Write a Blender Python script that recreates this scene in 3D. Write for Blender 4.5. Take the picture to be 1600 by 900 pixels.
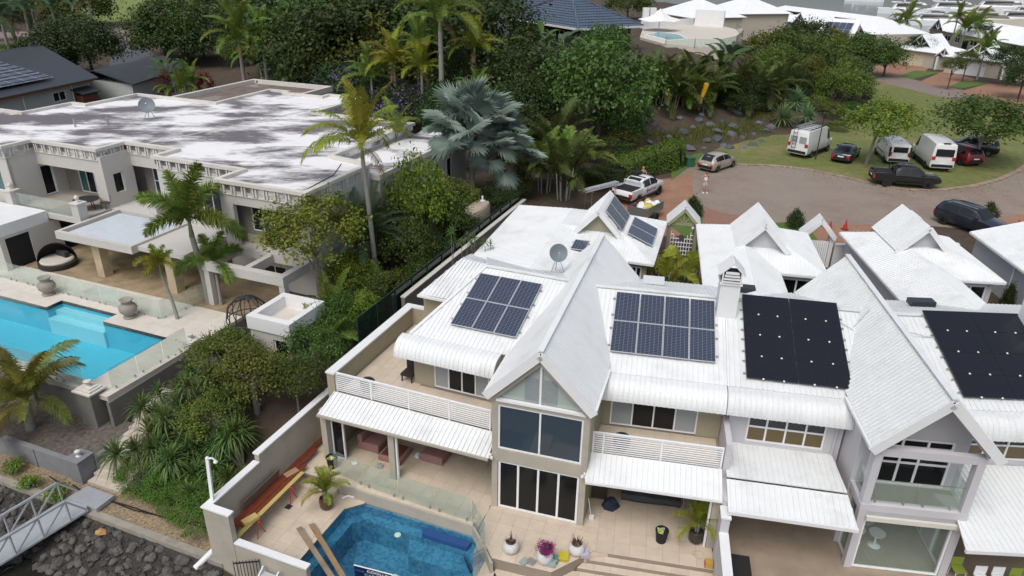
import bpy,math,random
import numpy as np
from mathutils import Matrix,Vector
for _o in list(bpy.data.objects): bpy.data.objects.remove(_o)
rad = math.radians
SC = bpy.context.scene
COL = SC.collection
# ------------------------------------------------------------ camera,sky,sun,exposure
CAM_H,PITCH,ROLL,FPX = 20.5,25.2,1.0,1120.0
def set_camera():
 cd = bpy.data.cameras.new('camera'); cam = bpy.data.objects.new('camera',cd); COL.objects.link(cam)
 cd.sensor_width = 36.0; cd.lens = FPX / 1600 * 36.0; cd.clip_start = 0.3; cd.clip_end = 3000
 t,r = rad(PITCH),rad(ROLL)
 X = Vector((1,0,0)); D = Vector((0,-math.sin(t),-math.cos(t))); W = Vector((0,math.cos(t),-math.sin(t)))
 R = X * math.cos(r) - D * math.sin(r); U = -(X * math.sin(r) + D * math.cos(r))
 m = Matrix((R,U,-W)).transposed().to_4x4(); m.translation = (0,0,CAM_H)
 cam.matrix_world = m; SC.camera = cam
set_camera()
SUN_EL,SUN_AZ = 58.0,205.0     # high,veiled sun behind and to the left of the viewer
wd = bpy.data.worlds.new('World'); SC.world = wd; wd.use_nodes = True
_n = wd.node_tree.nodes; _l = wd.node_tree.links
_n.clear()
sky = _n.new('ShaderNodeTexSky'); sky.sky_type = 'NISHITA'; sky.sun_disc = False
sky.sun_elevation = rad(SUN_EL); sky.sun_rotation = rad(SUN_AZ); sky.dust_density = 4.0; sky.air_density = 1.0
_h = _n.new('ShaderNodeHueSaturation'); _h.inputs['Saturation'].default_value = 0.62   # overcast: the veil of cloud greys the blue
_b = _n.new('ShaderNodeBackground'); _b.inputs[1].default_value = 0.115
_o = _n.new('ShaderNodeOutputWorld')
_l.new(sky.outputs[0],_h.inputs['Color']); _l.new(_h.outputs[0],_b.inputs[0]); _l.new(_b.outputs[0],_o.inputs[0])
sd = bpy.data.lights.new('sun','SUN'); sd.energy = 1.0; sd.angle = rad(35); sd.color = (1.0,0.97,0.93)
sun = bpy.data.objects.new('sun',sd); COL.objects.link(sun)
_a,_e = rad(SUN_AZ),rad(SUN_EL)
sun.rotation_euler = Vector((-math.sin(_a) * math.cos(_e),-math.cos(_a) * math.cos(_e),-math.sin(_e))).to_track_quat('-Z','Y').to_euler()
sun.location = (0,0,80)
SC.view_settings.view_transform = 'Standard'; SC.view_settings.look = 'None'
SC.view_settings.exposure = 0.42; SC.view_settings.gamma = 1.0; SC.view_settings.use_curve_mapping = False
random.seed(7); RNG = np.random.default_rng(7)

# ------------------------------------------------------------ materials
MATS = {}
def _new(name):
 m = bpy.data.materials.new(name); m.use_nodes = True
 nt = m.node_tree; b = nt.nodes['Principled BSDF']; MATS[name] = m
 return m,nt,b
def mat(name,col,rough=0.7,var=0.12,scale=1.5,bump=0.0,bscale=20.0,metal=0.0,rnd=0.0,stain=None,stain_scale=0.4,stain_amt=0.5,spec=0.4,stretch=None):
 """painted/rough surface: base colour with two octaves of noise, optional stains and relief"""
 if name in MATS: return MATS[name]
 m,nt,b = _new(name); N = nt.nodes.new; L = nt.links.new
 geo = N('ShaderNodeNewGeometry'); src = geo.outputs['Position']
 if stretch:
  mp = N('ShaderNodeMapping'); mp.inputs['Scale'].default_value = stretch; L(src,mp.inputs[0]); src = mp.outputs[0]
 nz = N('ShaderNodeTexNoise'); nz.inputs['Scale'].default_value = scale; nz.inputs['Detail'].default_value = 6; nz.inputs['Roughness'].default_value = 0.65
 L(src,nz.inputs['Vector'])
 r = N('ShaderNodeMapRange'); r.inputs[1].default_value = 0.25; r.inputs[2].default_value = 0.75; r.inputs[3].default_value = 1 - var; r.inputs[4].default_value = 1 + var
 L(nz.outputs[0],r.inputs[0])
 mul = N('ShaderNodeVectorMath'); mul.operation = 'SCALE'; mul.inputs[0].default_value = col[:3]
 L(r.outputs[0],mul.inputs['Scale']); out = mul.outputs[0]
 if rnd:
  oi = N('ShaderNodeObjectInfo'); rr = N('ShaderNodeMapRange'); rr.inputs[3].default_value = 1 - rnd; rr.inputs[4].default_value = 1 + rnd
  L(oi.outputs['Random'],rr.inputs[0]); m2 = N('ShaderNodeVectorMath'); m2.operation = 'SCALE'; L(out,m2.inputs[0]); L(rr.outputs[0],m2.inputs['Scale']); out = m2.outputs[0]
 if stain:
  n2 = N('ShaderNodeTexNoise'); n2.inputs['Scale'].default_value = stain_scale; n2.inputs['Detail'].default_value = 8; n2.inputs['Roughness'].default_value = 0.7
  L(src,n2.inputs['Vector'])
  r2 = N('ShaderNodeMapRange'); r2.inputs[1].default_value = 0.52; r2.inputs[2].default_value = 0.68; r2.inputs[3].default_value = 0; r2.inputs[4].default_value = stain_amt
  L(n2.outputs[0],r2.inputs[0]); mx = N('ShaderNodeMix'); mx.data_type = 'RGBA'
  L(r2.outputs[0],mx.inputs[0]); L(out,mx.inputs[6]); mx.inputs[7].default_value = (*stain,1); out = mx.outputs[2]
 L(out,b.inputs['Base Color'])
 b.inputs['Roughness'].default_value = rough; b.inputs['Metallic'].default_value = metal; b.inputs['Specular IOR Level'].default_value = spec
 if bump:
  n3 = N('ShaderNodeTexNoise'); n3.inputs['Scale'].default_value = bscale; n3.inputs['Detail'].default_value = 5
  L(geo.outputs['Position'],n3.inputs['Vector']); bp = N('ShaderNodeBump'); bp.inputs['Strength'].default_value = bump; bp.inputs['Distance'].default_value = 0.03
  L(n3.outputs[0],bp.inputs['Height']); L(bp.outputs[0],b.inputs['Normal'])
 return m
def glossy(name,col,rough=0.06,metal=0.0,spec=0.5,coat=0.0):
 if name in MATS: return MATS[name]
 m,nt,b = _new(name); b.inputs['Base Color'].default_value = (*col,1); b.inputs['Roughness'].default_value = rough
 b.inputs['Metallic'].default_value = metal; b.inputs['Specular IOR Level'].default_value = spec; b.inputs['Coat Weight'].default_value = coat
 return m
def facing(nt,f0,f1,normal=None):
 """reflectance that rises towards grazing view, the same from both sides of a pane"""
 N = nt.nodes.new; L = nt.links.new; lw = N('ShaderNodeLayerWeight'); lw.inputs[0].default_value = 0.5
 if normal is not None: L(normal,lw.inputs['Normal'])
 pw = N('ShaderNodeMath'); pw.operation = 'POWER'; L(lw.outputs['Facing'],pw.inputs[0]); pw.inputs[1].default_value = 4.0
 mr = N('ShaderNodeMapRange'); L(pw.outputs[0],mr.inputs[0]); mr.inputs[3].default_value = f0; mr.inputs[4].default_value = f1; return mr.outputs[0]
def clear_glass(name,tint,refl=0.10,body=(0.5,0.6,0.55),bodyw=0.10):
 if name in MATS: return MATS[name]
 m,nt,b = _new(name); N = nt.nodes.new; L = nt.links.new; nt.nodes.remove(b)
 t = N('ShaderNodeBsdfTransparent'); t.inputs[0].default_value = (*tint,1)
 g = N('ShaderNodeBsdfGlossy'); g.inputs['Roughness'].default_value = 0.03
 d = N('ShaderNodeBsdfDiffuse'); d.inputs[0].default_value = (*body,1)
 m1 = N('ShaderNodeMixShader'); m1.inputs[0].default_value = bodyw; L(t.outputs[0],m1.inputs[1]); L(d.outputs[0],m1.inputs[2])
 fr = facing(nt,0.05,0.75)
 m2 = N('ShaderNodeMixShader'); L(fr,m2.inputs[0]); L(m1.outputs[0],m2.inputs[1]); L(g.outputs[0],m2.inputs[2])
 L(m2.outputs[0],nt.nodes['Material Output'].inputs[0]); return m
def leafmat(name,col,col2,rough=0.5,trans=0.25,hue=0.03):
 """foliage: per-leaf and per-clump variation between two greens, some light through the leaf"""
 if name in MATS: return MATS[name]
 m,nt,b = _new(name); N = nt.nodes.new; L = nt.links.new
 geo = N('ShaderNodeNewGeometry'); oi = N('ShaderNodeObjectInfo')
 nz = N('ShaderNodeTexNoise'); nz.inputs['Scale'].default_value = 0.9; nz.inputs['Detail'].default_value = 3; L(geo.outputs['Position'],nz.inputs['Vector'])
 add = N('ShaderNodeMath'); add.operation = 'MULTIPLY_ADD'; L(geo.outputs['Random Per Island'],add.inputs[0]); add.inputs[1].default_value = 0.5; L(nz.outputs[0],add.inputs[2])
 mr = N('ShaderNodeMapRange'); mr.inputs[1].default_value = 0.4; mr.inputs[2].default_value = 1.1; L(add.outputs[0],mr.inputs[0])
 mx = N('ShaderNodeMix'); mx.data_type = 'RGBA'; L(mr.outputs[0],mx.inputs[0]); mx.inputs[6].default_value = (*col,1); mx.inputs[7].default_value = (*col2,1)
 hs = N('ShaderNodeHueSaturation'); r2 = N('ShaderNodeMapRange'); r2.inputs[3].default_value = 0.5 - hue; r2.inputs[4].default_value = 0.5 + hue
 L(oi.outputs['Random'],r2.inputs[0]); L(r2.outputs[0],hs.inputs['Hue']); L(mx.outputs[2],hs.inputs['Color'])
 r3 = N('ShaderNodeMapRange'); r3.inputs[3].default_value = 0.8; r3.inputs[4].default_value = 1.2; L(oi.outputs['Random'],r3.inputs[0]); L(r3.outputs[0],hs.inputs['Value'])
 L(hs.outputs[0],b.inputs['Base Color']); b.inputs['Roughness'].default_value = rough; b.inputs['Specular IOR Level'].default_value = 0.3
 if trans:
  tr = N('ShaderNodeBsdfTranslucent'); L(hs.outputs[0],tr.inputs[0]); ms = N('ShaderNodeMixShader'); ms.inputs[0].default_value = trans
  L(b.outputs[0],ms.inputs[1]); L(tr.outputs[0],ms.inputs[2]); L(ms.outputs[0],nt.nodes['Material Output'].inputs[0])
 return m
def brickmat(name,c1,c2,mortar,bw,bh,rough=0.85,rot=0.0,msize=0.012,var=0.2,offset=0.5,stain=None,wave=None):
 if name in MATS: return MATS[name]
 m,nt,b = _new(name); N = nt.nodes.new; L = nt.links.new
 geo = N('ShaderNodeNewGeometry'); mp = N('ShaderNodeMapping'); mp.inputs['Rotation'].default_value = (0,0,rot); L(geo.outputs['Position'],mp.inputs[0])
 bt = N('ShaderNodeTexBrick'); bt.inputs['Color1'].default_value = (*c1,1); bt.inputs['Color2'].default_value = (*c2,1); bt.inputs['Mortar'].default_value = (*mortar,1)
 bt.inputs['Scale'].default_value = 1.0; bt.inputs['Brick Width'].default_value = bw; bt.inputs['Row Height'].default_value = bh; bt.inputs['Mortar Size'].default_value = msize; bt.offset = offset
 L(mp.outputs[0],bt.inputs['Vector'])
 nz = N('ShaderNodeTexNoise'); nz.inputs['Scale'].default_value = 0.35; nz.inputs['Detail'].default_value = 9; nz.inputs['Roughness'].default_value = 0.75; L(geo.outputs['Position'],nz.inputs['Vector'])
 r = N('ShaderNodeMapRange'); r.inputs[1].default_value = 0.3; r.inputs[2].default_value = 0.7; r.inputs[3].default_value = 1 - var; r.inputs[4].default_value = 1 + var; L(nz.outputs[0],r.inputs[0])
 mul = N('ShaderNodeVectorMath'); mul.operation = 'SCALE'; L(bt.outputs[0],mul.inputs[0]); L(r.outputs[0],mul.inputs['Scale']); out = mul.outputs[0]
 if stain:
  n2 = N('ShaderNodeTexNoise'); n2.inputs['Scale'].default_value = 0.12; n2.inputs['Detail'].default_value = 8; L(geo.outputs['Position'],n2.inputs['Vector'])
  r2 = N('ShaderNodeMapRange'); r2.inputs[1].default_value = 0.42; r2.inputs[2].default_value = 0.62; r2.inputs[4].default_value = 0.75; L(n2.outputs[0],r2.inputs[0])
  mx = N('ShaderNodeMix'); mx.data_type = 'RGBA'; L(r2.outputs[0],mx.inputs[0]); L(out,mx.inputs[6]); mx.inputs[7].default_value = (*stain,1); out = mx.outputs[2]
 L(out,b.inputs['Base Color']); b.inputs['Roughness'].default_value = rough; b.inputs['Specular IOR Level'].default_value = 0.25
 return m

# ------------------------------------------------------------ object helpers
WL = {}
def _wl(o): return WL.get(o.name,Vector((0,0,0))) if o else Vector((0,0,0))
def tag(o,label=None,cat=None,group=None,kind=None):
 if label: o['label'] = label
 if cat: o['category'] = cat
 if group: o['group'] = group
 if kind: o['kind'] = kind
 return o
def thing(name,label,cat,loc=(0,0,0),group=None):
 o = bpy.data.objects.new(name,None); COL.objects.link(o); o.location = loc; o.empty_display_size = 0.3
 WL[o.name] = Vector(loc); return tag(o,label,cat,group)
def sub_empty(name,parent):
 o = bpy.data.objects.new(name,None); COL.objects.link(o); o.parent = parent; WL[o.name] = _wl(parent); return o
def link(name,me,parent=None,loc=None,rot=None,mtx=None):
 o = bpy.data.objects.new(name,me); COL.objects.link(o); o.parent = parent
 if mtx is not None: o.matrix_local = mtx
 else:
  if loc is not None: o.location = loc
  if rot is not None: o.rotation_euler = rot
 return o
def copy_tree(o,parent=None):
 c = o.copy(); COL.objects.link(c); c.parent = parent
 for ch in KIDS(o): copy_tree(ch,c)
 return c
def KIDS(o): return list(o.children)
class Frame:
 """plan frame: s runs along a facade, d runs away behind it"""
 def __init__(self,x,y,h):
  self.x,self.y,self.h = x,y,h; a = rad(h); self.e = (math.cos(a),math.sin(a)); self.n = (-math.sin(a),math.cos(a))
 def p(self,s,d,z): return (self.x + self.e[0] * s + self.n[0] * d,self.y + self.e[1] * s + self.n[1] * d,z)
 def shift(self,s,d):
  q = self.p(s,d,0); return Frame(q[0],q[1],self.h)
IDF = Frame(0,0,0)
class MB:
 def __init__(self): self.v = []; self.f = []
 def poly(self,pts):
  i = len(self.v); self.v += [tuple(p) for p in pts]; self.f.append(tuple(range(i,i + len(pts)))); return self
 def grid8(self,P):
  i = len(self.v); self.v += [tuple(p) for p in P]
  for q in ((0,3,2,1),(4,5,6,7),(0,1,5,4),(1,2,6,5),(2,3,7,6),(3,0,4,7)): self.f.append(tuple(i + k for k in q))
  return self
 def box(self,F,s0,s1,d0,d1,z0,z1):
  if s0 > s1: s0,s1 = s1,s0
  if d0 > d1: d0,d1 = d1,d0
  return self.grid8([F.p(s0,d0,z0),F.p(s1,d0,z0),F.p(s1,d1,z0),F.p(s0,d1,z0),F.p(s0,d0,z1),F.p(s1,d0,z1),F.p(s1,d1,z1),F.p(s0,d1,z1)])
 def prism(self,pts,z0,z1):
  n = len(pts); i = len(self.v)
  a = sum(pts[k][0] * pts[(k + 1) % n][1] - pts[(k + 1) % n][0] * pts[k][1] for k in range(n))
  if a < 0: pts = pts[::-1]
  self.v += [(p[0],p[1],z0) for p in pts] + [(p[0],p[1],z1) for p in pts]
  self.f.append(tuple(range(i + n - 1,i - 1,-1))); self.f.append(tuple(range(i + n,i + 2 * n)))
  for k in range(n): j = (k + 1) % n; self.f.append((i + k,i + j,i + n + j,i + n + k))
  return self
 def slab(self,pts,t,vertical=False):
  """3-D polygon given thickness t below its face"""
  P = [Vector(p) for p in pts]; nrm = newell(P)
  if nrm.z < 0: P = P[::-1]; nrm = -nrm
  off = Vector((0,0,-t)) if vertical else -nrm * t
  n = len(P); i = len(self.v); self.v += [tuple(p) for p in P] + [tuple(p + off) for p in P]
  self.f.append(tuple(range(i,i + n))); self.f.append(tuple(range(i + 2 * n - 1,i + n - 1,-1)))
  for k in range(n): j = (k + 1) % n; self.f.append((i + j,i + k,i + n + k,i + n + j))
  return self
 def beam(self,p,q,w,h,up=(0,0,1)):
  p,q = Vector(p),Vector(q); a = (q - p).normalized(); u = Vector(up)
  sd = a.cross(u)
  if sd.length < 1e-4: sd = a.cross(Vector((1,0,0)))
  sd.normalize(); u = sd.cross(a).normalized(); sd = sd * w / 2; u = u * h / 2
  return self.grid8([p - sd - u,p + sd - u,p + sd + u,p - sd + u,q - sd - u,q + sd - u,q + sd + u,q - sd + u])
 def tube(self,pts,r,n=8,r2=None,cap=True):
  pts = [Vector(p) for p in pts]; m = len(pts); i = len(self.v)
  ref = Vector((0,0,1))
  if abs((pts[-1] - pts[0]).normalized().z) > 0.9: ref = Vector((1,0,0))
  for k,p in enumerate(pts):
   t = (pts[min(k + 1,m - 1)] - pts[max(k - 1,0)]).normalized(); a = t.cross(ref).normalized(); b = t.cross(a)
   rr = r[k] if isinstance(r,(list,tuple)) else (r if r2 is None else r + (r2 - r) * k / (m - 1))
   for j in range(n): an = 2 * math.pi * j / n; self.v.append(tuple(p + a * rr * math.cos(an) + b * rr * math.sin(an)))
  for k in range(m - 1):
   for j in range(n): j2 = (j + 1) % n; self.f.append((i + k * n + j,i + k * n + j2,i + (k + 1) * n + j2,i + (k + 1) * n + j))
  if cap: self.f.append(tuple(i + j for j in range(n - 1,-1,-1))); self.f.append(tuple(i + (m - 1) * n + j for j in range(n)))
  return self
 def lathe(self,c,prof,n=16,sx=1.0,sy=1.0):
  i = len(self.v); m = len(prof)
  for r,z in prof:
   for j in range(n): a = 2 * math.pi * j / n; self.v.append((c[0] + sx * r * math.cos(a),c[1] + sy * r * math.sin(a),c[2] + z))
  for k in range(m - 1):
   for j in range(n): j2 = (j + 1) % n; self.f.append((i + k * n + j,i + k * n + j2,i + (k + 1) * n + j2,i + (k + 1) * n + j))
  self.f.append(tuple(i + j for j in range(n - 1,-1,-1))); self.f.append(tuple(i + (m - 1) * n + j for j in range(n)))
  return self
 def mesh(self,name,off=Vector((0,0,0)),material=None,smooth=False):
  me = bpy.data.meshes.new(name); me.from_pydata([(v[0] - off[0],v[1] - off[1],v[2] - off[2]) for v in self.v],[],self.f)
  if material: me.materials.append(material)
  if smooth:
   me.polygons.foreach_set('use_smooth',[True] * len(me.polygons))
   try: me.set_sharp_from_angle(angle=rad(40))
   except Exception: pass
  me.update(); return me
 def build(self,name,material,parent=None,smooth=False,label=None,cat=None,group=None,kind=None):
  if parent is not None: off = _wl(parent)
  else:
   a = np.array(self.v); off = Vector(((a[:,0].min() + a[:,0].max()) / 2,(a[:,1].min() + a[:,1].max()) / 2,a[:,2].min()))
  me = self.mesh(name,off,material,smooth); o = bpy.data.objects.new(name,me); COL.objects.link(o)
  if parent is not None: o.parent = parent; WL[o.name] = Vector(off)
  else: o.location = off; WL[o.name] = Vector(off)
  return tag(o,label,cat,group,kind)
def newell(P):
 n = Vector((0,0,0))
 for k in range(len(P)):
  a,b = P[k],P[(k + 1) % len(P)]
  n += Vector(((a.y - b.y) * (a.z + b.z),(a.z - b.z) * (a.x + b.x),(a.x - b.x) * (a.y + b.y)))
 return n.normalized()
def npmesh(name,V,Q,material,smooth=False):
 """fast mesh from numpy arrays; Q is (n,3) or (n,4)"""
 k = Q.shape[1]; me = bpy.data.meshes.new(name)
 me.vertices.add(len(V)); me.vertices.foreach_set('co',np.ascontiguousarray(V,dtype=np.float32).ravel())
 me.loops.add(Q.size); me.loops.foreach_set('vertex_index',np.ascontiguousarray(Q,dtype=np.int32).ravel())
 me.polygons.add(len(Q)); me.polygons.foreach_set('loop_start',np.arange(0,Q.size,k,dtype=np.int32))
 if smooth: me.polygons.foreach_set('use_smooth',np.ones(len(Q),dtype=bool))
 if material: me.materials.append(material)
 me.update(calc_edges=True); me.validate(); return me
def clip_line(poly,o,dr):
 """interval of the line o+t*dr inside a 2-D polygon"""
 ts = []
 n = len(poly)
 for k in range(n):
  a,b = poly[k],poly[(k + 1) % n]; ex,ey = b[0] - a[0],b[1] - a[1]; den = dr[0] * ey - dr[1] * ex
  if abs(den) < 1e-9: continue
  t = ((a[0] - o[0]) * ey - (a[1] - o[1]) * ex) / den; w = ((a[0] - o[0]) * dr[1] - (a[1] - o[1]) * dr[0]) / den
  if -1e-9 <= w < 1 - 1e-9: ts.append(t)
 ts.sort(); return [(ts[i],ts[i + 1]) for i in range(0,len(ts) - 1,2)]
def clip_poly(sub,clip):
 """Sutherland-Hodgman, convex ccw clip"""
 out = sub; n = len(clip)
 for k in range(n):
  a,b = clip[k],clip[(k + 1) % n]; inp = out; out = []
  if not inp: break
  def side(p): return (b[0] - a[0]) * (p[1] - a[1]) - (b[1] - a[1]) * (p[0] - a[0])
  for i in range(len(inp)):
   p,q = inp[i],inp[(i + 1) % len(inp)]; sp,sq = side(p),side(q)
   if sp >= 0: out.append(p)
   if (sp >= 0) != (sq >= 0): t = sp / (sp - sq); out.append((p[0] + (q[0] - p[0]) * t,p[1] + (q[1] - p[1]) * t))
 return out
def ribbed(pts,spacing=0.2,rw=0.035,rh=0.03,t=0.05,along=None,mb=None):
 """sheet-metal roof plane with standing ribs running down the slope"""
 mb = mb or MB(); P = [Vector(p) for p in pts]; nrm = newell(P)
 if nrm.z < 0: P = P[::-1]; nrm = -nrm
 mb.slab(P,t)
 up = Vector(along).normalized() if along else Vector((0,0,1)) - nrm * nrm.z
 if up.length < 1e-3: up = Vector((0,1,0))
 up = (up - nrm * up.dot(nrm)).normalized(); ac = up.cross(nrm).normalized(); o = P[0]
 P2 = [((p - o).dot(ac),(p - o).dot(up)) for p in P]; xs = [p[0] for p in P2]
 x = min(xs) + spacing * 0.5
 while x < max(xs):
  for t0,t1 in clip_line(P2,(x,0),(0,1)):
   if t1 - t0 < 0.08: continue
   b0 = o + ac * x + up * t0; b1 = o + ac * x + up * t1; i = len(mb.v); hw = ac * rw / 2; hv = nrm * rh
   mb.v += [tuple(q) for q in (b0 - hw,b0 + hw,b0 + hw * 0.5 + hv,b0 - hw * 0.5 + hv,b1 - hw,b1 + hw,b1 + hw * 0.5 + hv,b1 - hw * 0.5 + hv)]
   for q in ((0,1,2,3),(1,5,6,2),(2,6,7,3),(3,7,4,0),(7,6,5,4)): mb.f.append(tuple(i + k for k in q))
  x += spacing
 return mb
def walls(F,s0,s1,z0,z1,d0,d1,holes=(),mb=None):
 """wall slab with rectangular openings (s0,s1,z0,z1)"""
 mb = mb or MB(); S = sorted({s0,s1,*[min(max(h[k],s0),s1) for h in holes for k in (0,1)]})
 for a,b in zip(S,S[1:]):
  if b - a < 1e-4: continue
  m = (a + b) / 2; cuts = sorted((max(h[2],z0),min(h[3],z1)) for h in holes if h[0] < m < h[1]); z = z0
  for c0,c1 in cuts:
   if c0 - z > 1e-3: mb.box(F,a,b,d0,d1,z,c0)
   z = max(z,c1)
  if z1 - z > 1e-3: mb.box(F,a,b,d0,d1,z,z1)
 return mb
def window(F,parent,s0,s1,z0,z1,d,cols=2,rows=1,fmat=None,gmat=None,fw=0.06,t=0.09,name='window',xs=None,zs=None):
 """framed window: frame mesh as the part, each pane a sub-part"""
 mb = MB(); fmat = fmat or M['white_frame']; gmat = gmat or M['dark_glass']
 xs = xs or [s0 + (s1 - s0) * k / cols for k in range(cols + 1)]; zs = zs or [z0 + (z1 - z0) * k / rows for k in range(rows + 1)]
 for k,x in enumerate(xs):
  a,b = (x,x + fw) if k == 0 else ((x - fw,x) if k == len(xs) - 1 else (x - fw / 2,x + fw / 2)); mb.box(F,a,b,d - t,d,z0,z1)
 for k,z in enumerate(zs):
  a,b = (z,z + fw) if k == 0 else ((z - fw,z) if k == len(zs) - 1 else (z - fw / 2,z + fw / 2))
  for i in range(len(xs) - 1):
   x0 = xs[i] + (fw if i == 0 else fw / 2); x1 = xs[i + 1] - (fw if i == len(xs) - 2 else fw / 2); mb.box(F,x0,x1,d - t + 0.004,d - 0.004,a,b)
 w = mb.build(name,fmat,parent)
 for i in range(len(xs) - 1):
  for k in range(len(zs) - 1):
   g = gmat[(i + k * (len(xs) - 1)) % len(gmat)] if isinstance(gmat,(list,tuple)) else gmat
   MB().box(F,xs[i] + fw / 2,xs[i + 1] - fw / 2,d - t / 2 - 0.008,d - t / 2 + 0.008,zs[k] + fw / 2,zs[k + 1] - fw / 2).build('pane',g,w)
 return w
M = {}
M['white_frame'] = mat('white_frame_paint',(0.78,0.79,0.80),0.4,0.04)
M['dark_glass'] = glossy('dark_window_glass',(0.016,0.02,0.025),0.05,spec=0.5)
M['black_glass'] = glossy('black_window_glass',(0.010,0.011,0.012),0.07,spec=0.3)
M['teal_glass'] = glossy('teal_tinted_glass',(0.05,0.12,0.12),0.06)
M['grey_glass'] = glossy('grey_blind_glass',(0.30,0.33,0.34),0.12)
M['amber_glass'] = glossy('amber_blind_glass',(0.12,0.085,0.03),0.10)
M['blue_glass'] = glossy('blue_grey_glass',(0.035,0.055,0.075),0.06)
M['pool_glass'] = clear_glass('pool_fence_glass',(0.93,0.97,0.95),body=(0.70,0.82,0.76),bodyw=0.09)
M['roof_white'] = mat('white_roof_paint',(0.71,0.73,0.73),0.45,0.05,0.8,stain=(0.44,0.45,0.44),stain_scale=0.5,stain_amt=0.4,stretch=(1.0,1.0,0.5))
M['roof_old'] = mat('weathered_white_roof_paint',(0.66,0.68,0.68),0.5,0.06,1.2,stain=(0.44,0.46,0.44),stain_scale=0.9,stain_amt=0.35)
M['white_paint'] = mat('white_paint',(0.72,0.73,0.73),0.5,0.05,1.0)
M['tan'] = mat('tan_render',(0.34,0.305,0.22),0.85,0.08,1.4,stain=(0.22,0.20,0.15),stain_scale=0.7,stain_amt=0.3)
M['tan_light'] = mat('grey_tan_render',(0.40,0.37,0.31),0.85,0.08,1.4,stain=(0.26,0.25,0.21),stain_scale=0.8,stain_amt=0.35)
M['grey_render'] = mat('pale_grey_render',(0.52,0.51,0.53),0.8,0.05,1.2,stain=(0.40,0.39,0.40),stain_scale=0.6,stain_amt=0.25)
M['rail_white'] = mat('white_rail_paint',(0.80,0.81,0.82),0.35,0.03)
M['dark_metal'] = mat('dark_metal',(0.03,0.032,0.035),0.5,0.1)
M['steel'] = mat('brushed_steel',(0.45,0.45,0.45),0.3,0.05,metal=0.8)
M['rubber'] = mat('black_rubber',(0.015,0.015,0.016),0.8,0.15)
M['tile'] = mat('beige_stone_tile',(0.56,0.475,0.375),0.6,0.09,2.5,rnd=0.045,stain=(0.43,0.36,0.28),stain_scale=0.9,stain_amt=0.4)
M['grout'] = mat('dark_grout',(0.26,0.22,0.175),0.9,0.1)

# ============================================================ the two water-front townhouses
GA = Frame(-0.68,22.68,-16.4)
LA = Frame(-7.96,25.37,-21.3)
RA = Frame(2.94,21.62,-10.6)
GB = Frame(12.70,19.76,-7.5)
RB = GB.shift(3.40,0.0); RB = Frame(RB.x,RB.y,-2.6)

def awning(F,parent,s0,s1,d_eave,z_eave,d_lip,z_lip,m,flat=0.25):
 """bull-nosed sheet awning with ribs, ends closed by a curved cheek"""
 prof = []
 n = 9
 for k in range(n):
  a = math.pi / 2 * k / (n - 1); prof.append((d_eave - flat - (d_eave - flat - d_lip) * math.sin(a),z_lip + (z_eave - z_lip) * math.cos(a)))
 prof = [(d_eave,z_eave + 0.02)] + prof
 mb = MB(); xs = []; x = s0
 while x < s1 - 0.01:
  xs += [(x,0),(x + 0.015,1),(x + 0.05,1),(x + 0.065,0)]; x += 0.2
 xs.append((s1,0)); nv = len(prof); i0 = len(mb.v)
 for (xx,r) in xs:
  for k,(d,z) in enumerate(prof):
   a = math.pi / 2 * max(0,k - 1) / (n - 1); o = 0.022 * r
   mb.v.append(F.p(xx,d - o * math.sin(a),z + o * math.cos(a)))
 for i in range(len(xs) - 1):
  for k in range(nv - 1): a = i0 + i * nv + k; mb.f.append((a,a + nv,a + nv + 1,a + 1))
 for xx in (s0,s1):
  mb.poly([F.p(xx,d,z) for d,z in prof] + [F.p(xx,d_eave,z_lip)])
 return mb.build('bullnose_awning',m,parent)
def railing(F,parent,s0,s1,d,z0,posts,n=9,h=1.0):
 r = MB().box(F,s0,s1,d - 0.035,d + 0.035,z0 + h - 0.05,z0 + h).build('balcony_railing',M['rail_white'],parent)
 for s in posts: MB().box(F,s - 0.03,s + 0.03,d - 0.032,d + 0.03,z0 - 0.12,z0 + h - 0.05).box(F,s - 0.06,s + 0.06,d - 0.06,d + 0.06,z0 - 0.14,z0 - 0.11).build('post',M['rail_white'],r)
 me = None
 for k in range(n):
  z = z0 + 0.08 + (h - 0.2) * k / (n - 1); MB().box(F,s0,s1,d - 0.018,d + 0.018,z,z + 0.035).build('slat',M['rail_white'],r)
 return r
def gable_roof(F,parent,sc,m,rh=0.03,z_r=7.7,hw=2.05,z_e=5.58,d_b=12.1,fascia=True):
 """steep gable roof crossing the wings: two ribbed planes, ridge cap, barge boards"""
 hb = hw + 0.12
 k = (z_r - z_e) / hw
 for sg in (-1,1):
  tip = (sc + sg * hw,-0.2); val = (sc + sg * (hw + 0.0),2.95)
  pts = [F.p(sc,-0.2,z_r),F.p(tip[0],tip[1],z_e),F.p(val[0],d_b,z_e),F.p(sc,d_b,z_r)]
  ribbed(pts,0.2,rh=rh,t=0.06).build('roof_sheet',m,parent)
  MB().beam(F.p(sc + sg * 0.0,-0.215,z_r - 0.17),F.p(sc + sg * (hw + 0.02),-0.215,z_e - 0.17),0.05,0.34,up=(sg * k * F.e[0],sg * k * F.e[1],1)).build('barge_board',M['white_paint'],parent)
  MB().box(F,sc + sg * (hw - 0.02),sc + sg * (hw + 0.10),-0.2,2.9,z_e - 0.13,z_e - 0.02).build('gutter',M['white_paint'],parent)
 MB().beam(F.p(sc,-0.22,z_r + 0.02),F.p(sc,d_b,z_r + 0.02),0.22,0.05).build('ridge_cap',m,parent)
def wing_roof(F,parent,m,pts_front,pts_back,gut=None):
 ribbed(pts_front,0.2,t=0.06).build('roof_sheet',m,parent)
 ribbed(pts_back,0.2,t=0.06).build('roof_sheet',m,parent)
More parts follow.
